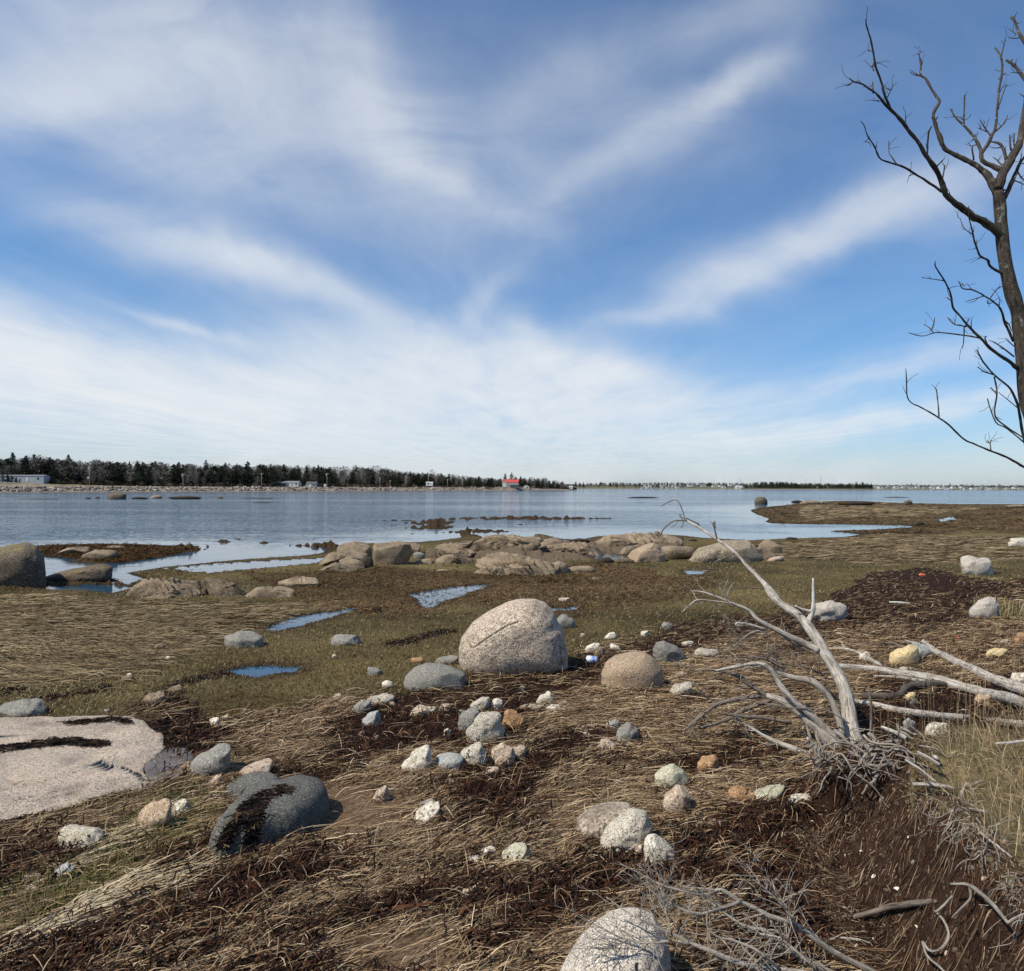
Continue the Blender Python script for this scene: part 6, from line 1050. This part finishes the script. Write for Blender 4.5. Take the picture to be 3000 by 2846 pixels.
gable(838, 874, 1410.5, 1415, 1425, Dm(856) + 36, 'small white bungalow with a front gable among the far trees', WHITE, ROOFG, 'x', 6, 'house', 'house', [(.1, .22, .35, .75), (.75, .9, .35, .75)], (.45, .55, 0, .8, GREYP))
gable(806, 836, 1411, 1416, 1424, Dm(820) + 42, 'brown cabin half hidden by trunks left of the bungalow', flatmat('brown_siding', (.17, .15, .13), .8, .1), ROOFG, 'x', 5, 'house', 'house', [(.3, .45, .3, .8)])
gable(896, 926, 1412.5, 1418, 1427, Dm(910) + 24, 'small grey shed with a pale gable beside the far road', GREYP, ROOFD, 'x', 5, 'shed', 'shed', [(.7, .85, .3, .7)], (.32, .52, 0, .8, WHITE))
gable(949, 955, 1420, 1421, 1427, Dm(950) + 18, 'white utility box beside a pole on the far road', WHITE, WHITE, 'x', 1.2, 'utility_box', 'box', [(.2, .8, .3, .5)])
gable(1248, 1268, 1413, 1415, 1420, Dm(1258) + 24, 'white camper trailer parked on the far bank', WHITE, WHITE, 'x', 2.5, 'camper_trailer', 'camper', [(.2, .5, .4, .8)])
gable(1425, 1432, 1409, 1412, 1420, Dm(1428) + 40, 'thin pale hut among the trees left of the barn', GREYP, ROOFG, 'y', 3, 'hut', 'hut', [(.3, .7, .3, .7)])
Yb_ = Dm(1497) + 16
bo = gable(1471, 1519, 1405.5, 1414, 1427.5, Yb_, 'long grey barn with a bright red roof by the water', flatmat('barn_siding', (.35, .34, .30), .85, .12, .5), RED, 'x', 8, 'barn', 'barn', rz=math.radians(0))
hw = Q2(1519, Yb_) - Q2(1495, Yb_)
mk('door', *box(-hw * .94, -hw * .48, -.12, .1, 0, 3.5), WHITE, bo, smooth=False)
mk('gable_panel', np.array([(-hw, -.1, 0), (-hw * .43, -.1, 0), (-hw * .43, -.1, 3.9), (-hw * .75, -.1, 5.4), (-hw, -.1, 4.0), (-hw, .2, 0), (-hw * .43, .2, 0), (-hw * .43, .2, 3.9), (-hw * .75, .2, 5.4), (-hw, .2, 4.0)]), [[[0, 1, 6, 5], [1, 2, 7, 6], [2, 3, 8, 7], [3, 4, 9, 8], [4, 0, 5, 9]], [[0, 1, 2], [0, 2, 3], [0, 3, 4]]], flatmat('olive_gable', (.33, .31, .22), .85, .1), bo, smooth=False)
mk('lean_to', *box(-hw * .15, hw * 1.15, -1.6, -.1, 1.7, 1.95), flatmat('lean_to_roof', (.36, .33, .29), .8, .1), bo, smooth=False)
for k in range(0): mk('post', *box(-hw * .15 + k * hw * .42, -hw * .15 + k * hw * .42 + .2, -2.1, -1.9, -.5, .9), POLE, bo, smooth=False)
gable(1534, 1550, 1422, 1426, 1430.5, Dm(1542) + 12, 'tiny white boat shed right of the barn', WHITE, WHITE, 'y', 4, 'shed', 'shed', [], (.55, .85, .1, .75, DARKG))
gable(1592, 1608, 1411, 1413.5, 1421, Dm(1600) + 30, 'grey cottage among brush near the headland tip', GREYP, ROOFG, 'y', 6, 'house', 'house', [(.5, .85, .3, .75)])
gable(1668, 1678, 1425, 1426.5, 1430, Dm(1672) + 8, 'white hut on the brushy tip of the headland', WHITE, WHITE, 'x', 3, 'hut', 'hut', [(.3, .6, .3, .7)])
# town shore and island
def coast(name, px0, px1, D0, D1, prof, cols_, sd_):
    pxs = np.linspace(px0, px1, 160); V = []; cl = []
    for (u, h), c_ in zip(prof, cols_):
        for px in pxs: Y = np.interp(px, [px0, px1], [D0, D1]) + u; V.append((Q2(px, Y), Y, h)); cl.append(c_)
    V = np.array(V); V[:, 2] += np.where(V[:, 2] > .5, f2(V[:, 0], V[:, 1], .05, 3, sd_) * .6, 0); n_ = len(pxs); ii, jj = np.meshgrid(np.arange(len(prof) - 1), np.arange(n_ - 1), indexing='ij'); b0 = (ii * n_ + jj).ravel()
    return tag(mk(name, V, np.stack([b0, b0 + 1, b0 + n_ + 1, b0 + n_], 1), bpy.data.materials['far_ground'], cols=np.array(cl) * (1 + .2 * f2(V[:, 0], V[:, 1], .08, 2, 9))[:, None]), kind='structure')
TD = lambda px: np.interp(px, [1600, 3700], [1120, 1060])
coast('far_shore', 1600, 3700, 1120, 1060, [(-8, -.6), (0, .1), (10, .8), (40, 2), (150, 5), (700, 9)], [(.16, .14, .11), (.2, .17, .13), (.15, .13, .08), (.11, .105, .055), (.08, .075, .045), (.05, .05, .03)], 11)
coast('island_shore', 2172, 2562, 985, 985, [(-6, -.6), (0, .15), (6, .9), (30, 2.2), (70, 2.5), (110, -.6)], [(.16, .12, .1), (.26, .2, .17), (.10, .09, .05), (.05, .05, .03), (.05, .05, .03), (.05, .05, .03)], 12)
for k in range(95):
    px = rng.uniform(2180, 2556); Y = 985 + rng.uniform(8, 55); tz = np.interp(px, [2175, 2250, 2320, 2400, 2470, 2500, 2540, 2562], [1418, 1414, 1413, 1419, 1416, 1412, 1412, 1422]); h = max(3, (HC + (hy(px) - tz) / F * Y - 2) * rng.uniform(.7, 1.08)); hard = rng.uniform() < .22
    tree('h%d' % rng.integers(4) if hard else 'c%d' % rng.integers(5), px, Y, h, 2., 'leafless tree on the small wooded island' if hard else 'dark conifer on the small wooded island', 'trees of the wooded island' + (', leafless' if hard else ', conifers'))
mb = MB()
for k in range(130):
    px = rng.uniform(2178, 2558); Y = 985 + rng.uniform(20, 70); tz = np.interp(px, [2175, 2250, 2320, 2400, 2470, 2500, 2540, 2562], [1420, 1416, 1415, 1421, 1418, 1414, 1414, 1424]); h = max(3, (HC + (hy(px) - tz) / F * Y - 2) * rng.uniform(.7, .95)); V, T, c_ = PV[rng.integers(3)]; mb.add(V * (h / 12) * [1.5, 1.5, 1] + [Q2(px, Y), Y, 1.8], None, T, c_)
TT = ([1640, 1720, 1780, 1850, 1960, 2050, 2170, 2260, 2330, 2560, 2700, 2850, 3000, 3200], [1418, 1415, 1411, 1414, 1412, 1413, 1414, 1409, 1413, 1419, 1421, 1422, 1423, 1424])
for k in range(620):
    px = rng.uniform(1640, 3250); u = rng.uniform(140, 260); Y = TD(px) + u; tz = np.interp(px, *TT); h = max(4, (HC + (hy(px) - tz) / F * Y - 5) * rng.uniform(.75, 1.03)); V, T, c_ = PV[rng.integers(5) if rng.uniform() < .5 else rng.integers(3)]; mb.add(V * (h / 12) * [1.9, 1.9, 1] + [Q2(px, Y), Y, 4.8], None, T, c_)
for k in range(420):
    px = rng.uniform(1640, 3250); u = rng.uniform(12, 140); Y = TD(px) + u; h = rng.uniform(2.5, 6.5); V, T, c_ = PV[rng.integers(3, 5) if rng.uniform() < .8 else 0]; mb.add(V * (h / 10) * [1.7, 1.7, 1] + [Q2(px, Y), Y, 1.5 + u * .02], None, T, c_)
tag(mb.build('woods', bpy.data.materials['wood_mass'], smooth=False), 'low wooded skyline behind the far village and on the island', 'wood', kind='stuff')
for px, tp in [(1687, 1410), (1699, 1413), (1709, 1413), (1828, 1416), (1863, 1416), (1872, 1418), (1808, 1417)]:
    Y = TD(px) + 20; tree('c%d' % (px % 4), px, Y, HC + (hy(px) - tp) / F * Y - 1.5, 1.5, 'dark spruce standing alone before the far village', 'lone spruces before the far village')
VH = [(1890, 8, 1422), (1897, 10, 1428), (1905, 9, 1422), (1925, 10, 1420), (1938, 8, 1424), (1958, 9, 1428), (1966, 12, 1423), (1977, 9, 1421), (1996, 11, 1424), (2003, 10, 1426), (2022, 12, 1422), (2062, 13, 1423), (2095, 14, 1425), (2046, 9, 1426), (2112, 9, 1423), (2122, 10, 1427), (2140, 10, 1420), (2158, 16, 1425), (2033, 8, 1421), (1948, 7, 1421), (1984, 8, 1428),
      (2562, 14, 1427), (2582, 12, 1428), (2605, 12, 1427), (2628, 12, 1428), (2652, 14, 1427), (2668, 14, 1428), (2690, 10, 1427), (2712, 9, 1429), (2735, 12, 1427), (2758, 12, 1428), (2777, 12, 1432), (2796, 10, 1428), (2830, 12, 1430), (2852, 9, 1431), (2866, 10, 1431), (2892, 12, 1431), (2910, 12, 1431), (2930, 14, 1430), (2954, 9, 1432), (2976, 9, 1429), (2992, 12, 1431), (2820, 8, 1427), (2880, 8, 1428), (2618, 8, 1431), (2550, 9, 1428)]
ROOFS = [ROOFG, ROOFD, ROOFD, ROOFG]
for k, (px, wd, pb) in enumerate(VH):
    Y = TD(px) + (20 if pb > 1426 else 70); gr_ = k % 5 == 3
    gable(px - wd / 2, px + wd / 2, pb - wd * .34 + .5, pb - wd * .12 + .5, pb + 2.6, Y, 'small grey house of the distant waterfront village' if gr_ else 'small white house of the distant waterfront village', GREYP if gr_ else [WHITE, CREAM][k % 2], ROOFS[k % 4], 'xy'[k % 2], 7., 'house', 'house', [(.15, .4, .3, .7)], (.55, .7, 0, .65, DARKG), 'grey houses of the far village' if gr_ else 'white houses of the far village')
gable(2158, 2176, 1424, 1425.5, 1431, TD(2160) + 14, 'long white warehouse at the left end of the island', WHITE, WHITE, 'x', 9, 'warehouse', 'warehouse', [], (.1, .3, 0, .7, GREYP))
ch = gable(2758, 2770, 1423.5, 1428, 1436, TD(2764) + 30, 'white church with a pointed steeple in the far village', WHITE, ROOFG, 'y', 14, 'church', 'church', [(.1, .3, .3, .7), (.7, .9, .3, .7)], (.42, .58, 0, .5, ROOFD))
e_ = 8 / F * TD(2764); mk('steeple', *[np.array([(-.9, -1, 3), (.9, -1, 3), (.9, .8, 3), (-.9, .8, 3), (-.9, -1, 7.2), (.9, -1, 7.2), (.9, .8, 7.2), (-.9, .8, 7.2), (0, -.1, 10.5)]), [[[0, 1, 5, 4], [1, 2, 6, 5], [2, 3, 7, 6], [3, 0, 4, 7]], [[4, 5, 8], [5, 6, 8], [6, 7, 8], [7, 4, 8]]]], WHITE, ch, smooth=False)
def boat(px, L_, label, Y, mast=True):
    o = empty('boat', (Q2(px, Y), Y, 0), label, 'boat', None, rng.uniform(-.4, .4)); t = np.linspace(-1, 1, 9); w_ = (1 - np.maximum(t, -.2) ** 2 * .95) * L_ * .16; sh_ = .9 + .35 * t ** 2; V = []
    for a, b2, c_ in zip(t, w_, sh_): V += [(a * L_ / 2, -b2, c_), (a * L_ / 2, -b2 * .6, -.2), (a * L_ / 2, b2 * .6, -.2), (a * L_ / 2, b2, c_)]
    i = np.arange(8)[:, None] * 4; Q = np.concatenate([np.stack([i + j, i + j + 4, i + (j + 1) % 4 + 4, i + (j + 1) % 4], -1).reshape(-1, 4) for j in range(4)]); mk('hull', V, [Q, [[0, 1, 2, 3], [35, 34, 33, 32]]], WHITE, o, smooth=False)
    mk('wheelhouse', *box(-.1 * L_, .2 * L_, -.6, .6, .9, 2.5), WHITE, o, smooth=False)
    if mast: V, Q, T = tube([(0, 0, 2.4), (0, 0, 5.)], [.06, .04], 5, 1, 0); mb = MB(); mb.add(V, Q, T); mb.build('mast', METAL, None).parent = o
for px, L_, lb in [(1882, 6, 'small white boat moored before the village, leftmost of three'), (1893, 9, 'largest white boat moored before the far village'), (1907, 7, 'white boat moored beside the largest one'), (1940, 6, 'white boat by the village slipway'), (1968, 8, 'low white boat before the village, last toward the island'), (2735, 9, 'white boat lying before the church'), (2822, 8, 'white boat lying right of the church'), (2775, 8, 'white boat close below the church'), (2894, 5, 'small white boat at the far right of the village')]:
    boat(px, L_, lb, TD(px) - 25)
Y = 1300.; zt = HC + (hy(2404) - 1393) / F * Y; o = empty('radio_mast', (Q2(2404, Y), Y, 4), 'thin radio mast rising behind the wooded island', 'mast'); mb = MB()
for a in range(3): V, Q, T = tube([(.5 * math.cos(a * 2.1), .5 * math.sin(a * 2.1), 0), (.3 * math.cos(a * 2.1), .3 * math.sin(a * 2.1), zt - 4)], [.16, .12], 4, 1, 0); mb.add(V, Q, T)
mb.build('lattice', METAL, None).parent = o
for k in range(14): pass
for k_ in PROTO:                                      # prototypes that were never placed
    for m_ in PROTO[k_]:
        if m_.name not in used: bpy.data.objects.remove(m_)
SKYGAIN = (.56, .92, 1.22); CLOUD = (7.4, 7.7, 8.0); EXPO = .14
# ---------------------------------------------------------------- sky, sun, camera
EL, AZ = math.radians(53), math.radians(-118)         # sun height; azimuth from the view direction (+y), negative = towards -x
w = bpy.data.worlds.new('World'); S.world = w; w.use_nodes = True; nt = w.node_tree; nt.nodes.clear()
out = nt.nodes.new('ShaderNodeOutputWorld'); bg = N(nt, 'ShaderNodeBackground', _Strength=.1)
sky = nt.nodes.new('ShaderNodeTexSky'); sky.sky_type = 'NISHITA'; sky.sun_disc = False; sky.sun_elevation = EL; sky.sun_rotation = AZ
sky.air_density = 1.0; sky.dust_density = .6; sky.ozone_density = 1.6
d = nt.nodes.new('ShaderNodeTexCoord').outputs['Generated']
sp = N(nt, 'ShaderNodeSeparateXYZ', _0=d).outputs
yc = mathn(nt, 'MAXIMUM', sp[1], .06); zc_ = mathn(nt, 'MAXIMUM', sp[2], .012)
uv = N(nt, 'ShaderNodeCombineXYZ', _0=mathn(nt, 'DIVIDE', sp[0], yc), _1=mathn(nt, 'DIVIDE', sp[2], yc)).outputs[0]
wp = N(nt, 'ShaderNodeTexNoise', _Vector=uv, _Scale=2.4, _Detail=5., _Roughness=.52, _Distortion=.4).outputs[1]
uvw = N(nt, 'ShaderNodeVectorMath', operation='MULTIPLY_ADD', _0=wp, _1=(.24, .17, 0), _2=uv).outputs[0]
uvw = N(nt, 'ShaderNodeVectorMath', operation='SUBTRACT', _0=uvw, _1=(.12, .085, 0)).outputs[0]
cp = N(nt, 'ShaderNodeCombineXYZ', _0=mathn(nt, 'DIVIDE', sp[0], zc_), _1=mathn(nt, 'DIVIDE', sp[1], zc_)).outputs[0]
CL = [(650, 1180, 1200, 165, -2, .95), (1480, 1085, 400, 105, -12, .75), (1700, 1060, 230, 52, -20, .35), (60, 985, 480, 130, -20, .75), (1500, 1400, 2600, 70, 0, .36), (2450, 1235, 700, 42, 7, .62), (2500, 1085, 600, 42, 11, .30),
  (2380, 715, 560, 70, 19, .22), (2100, 825, 360, 34, 15, .22), (2550, 620, 480, 90, 22, .16), (540, 720, 330, 62, -18, .38), (860, 825, 320, 44, -24, .32), (600, 945, 220, 15, -18, .24), (480, 190, 820, 300, -16, .46), (1090, 330, 400, 130, -60, .34), (0, 330, 330, 90, 10, .38),
  (2090, 270, 200, 50, 48, .30), (1830, 440, 330, 62, 36, .22), (2000, 60, 520, 80, 25, .18), (1300, 580, 300, 60, -25, .26), (1400, 870, 140, 40, 30, .20), (1750, 400, 600, 200, 20, .10), (700, 560, 560, 80, -20, .10), (2750, 560, 500, 50, 18, .16), (2750, 1385, 700, 26, 0, -.06), (1540, 1000, 50, 130, 30, .12)]
acc = None
for cx, cy, l, wd, ang, amp in CL:
    q = N(nt, 'ShaderNodeMapping', vector_type='TEXTURE', _Vector=uvw, _Location=((cx - CX) / F, (1426 - cy) / F, 0), _Rotation=(0, 0, math.radians(ang)), _Scale=(l / F, wd / F, 1)).outputs[0]
    dt = N(nt, 'ShaderNodeVectorMath', operation='DOT_PRODUCT', _0=q, _1=q).outputs['Value']
    g = mathn(nt, 'EXPONENT', mathn(nt, 'MULTIPLY', dt, -1.))
    acc = mathn(nt, 'MULTIPLY_ADD', g, amp, acc if acc is not None else .05)
mp1 = N(nt, 'ShaderNodeMapping', _Vector=cp, _Scale=(1.9, .5, 1)).outputs[0]
s1 = noise(nt, mp1, 1.0, 6, .6, .5)
mp2 = N(nt, 'ShaderNodeMapping', _Vector=uvw, _Rotation=(0, 0, .5), _Scale=(1., 2.2, 1)).outputs[0]
s2 = noise(nt, mp2, 3.0, 7, .58, .8)
tex = mathn(nt, 'ADD', mathn(nt, 'MULTIPLY', ramp(nt, s1, [(.3, 0.), (.7, 1.)]), .55), mathn(nt, 'MULTIPLY', ramp(nt, s2, [(.3, 0.), (.7, 1.)]), .65))
den = mathn(nt, 'MULTIPLY', acc, mathn(nt, 'ADD', mathn(nt, 'MULTIPLY', tex, 1.15), .30))
den = mathn(nt, 'MULTIPLY', mathn(nt, 'SUBTRACT', 1., mathn(nt, 'EXPONENT', mathn(nt, 'MULTIPLY', den, -1.5))), 1.06, clamp=True)
skc = mix(nt, 1., sky.outputs[0], mix(nt, ramp(nt, sp[2], [(.02, 0), (.22, 1)]), (.70, .88, 1.18), SKYGAIN), 'MULTIPLY')
nt.links.new(mix(nt, den, skc, CLOUD), bg.inputs[0]); nt.links.new(bg.outputs[0], out.inputs[0])
sun = bpy.data.lights.new('sun', 'SUN'); sun.energy = 4.6; sun.angle = math.radians(.55); sun.color = (1., .93, .80)
so = bpy.data.objects.new('sun', sun); COL.objects.link(so)
from mathutils import Vector, Matrix
dv = Vector((math.sin(AZ) * math.cos(EL), math.cos(AZ) * math.cos(EL), math.sin(EL)))
so.rotation_euler = dv.to_track_quat('Z', 'Y').to_euler(); so.location = (-20, 5, 30)
cam = bpy.data.cameras.new('camera'); co = bpy.data.objects.new('camera', cam); COL.objects.link(co)
cam.sensor_width = 36; cam.sensor_fit = 'HORIZONTAL'; cam.lens = 36 * F / 3000; cam.clip_start = .05; cam.clip_end = 30000
pitch = 3.0 / F
co.matrix_world = Matrix.Translation((0, 0, HC)) @ Matrix.Rotation(math.pi / 2 + pitch, 4, 'X') @ Matrix.Rotation(1 / 300., 4, 'Z')
S.camera = co
S.view_settings.view_transform = 'Standard'; S.view_settings.look = 'None'; S.view_settings.exposure = EXPO; S.view_settings.gamma = 1
S.cycles.max_bounces = 6; S.cycles.diffuse_bounces = 2; S.cycles.glossy_bounces = 3; S.cycles.transparent_max_bounces = 8; S.cycles.use_adaptive_sampling = True
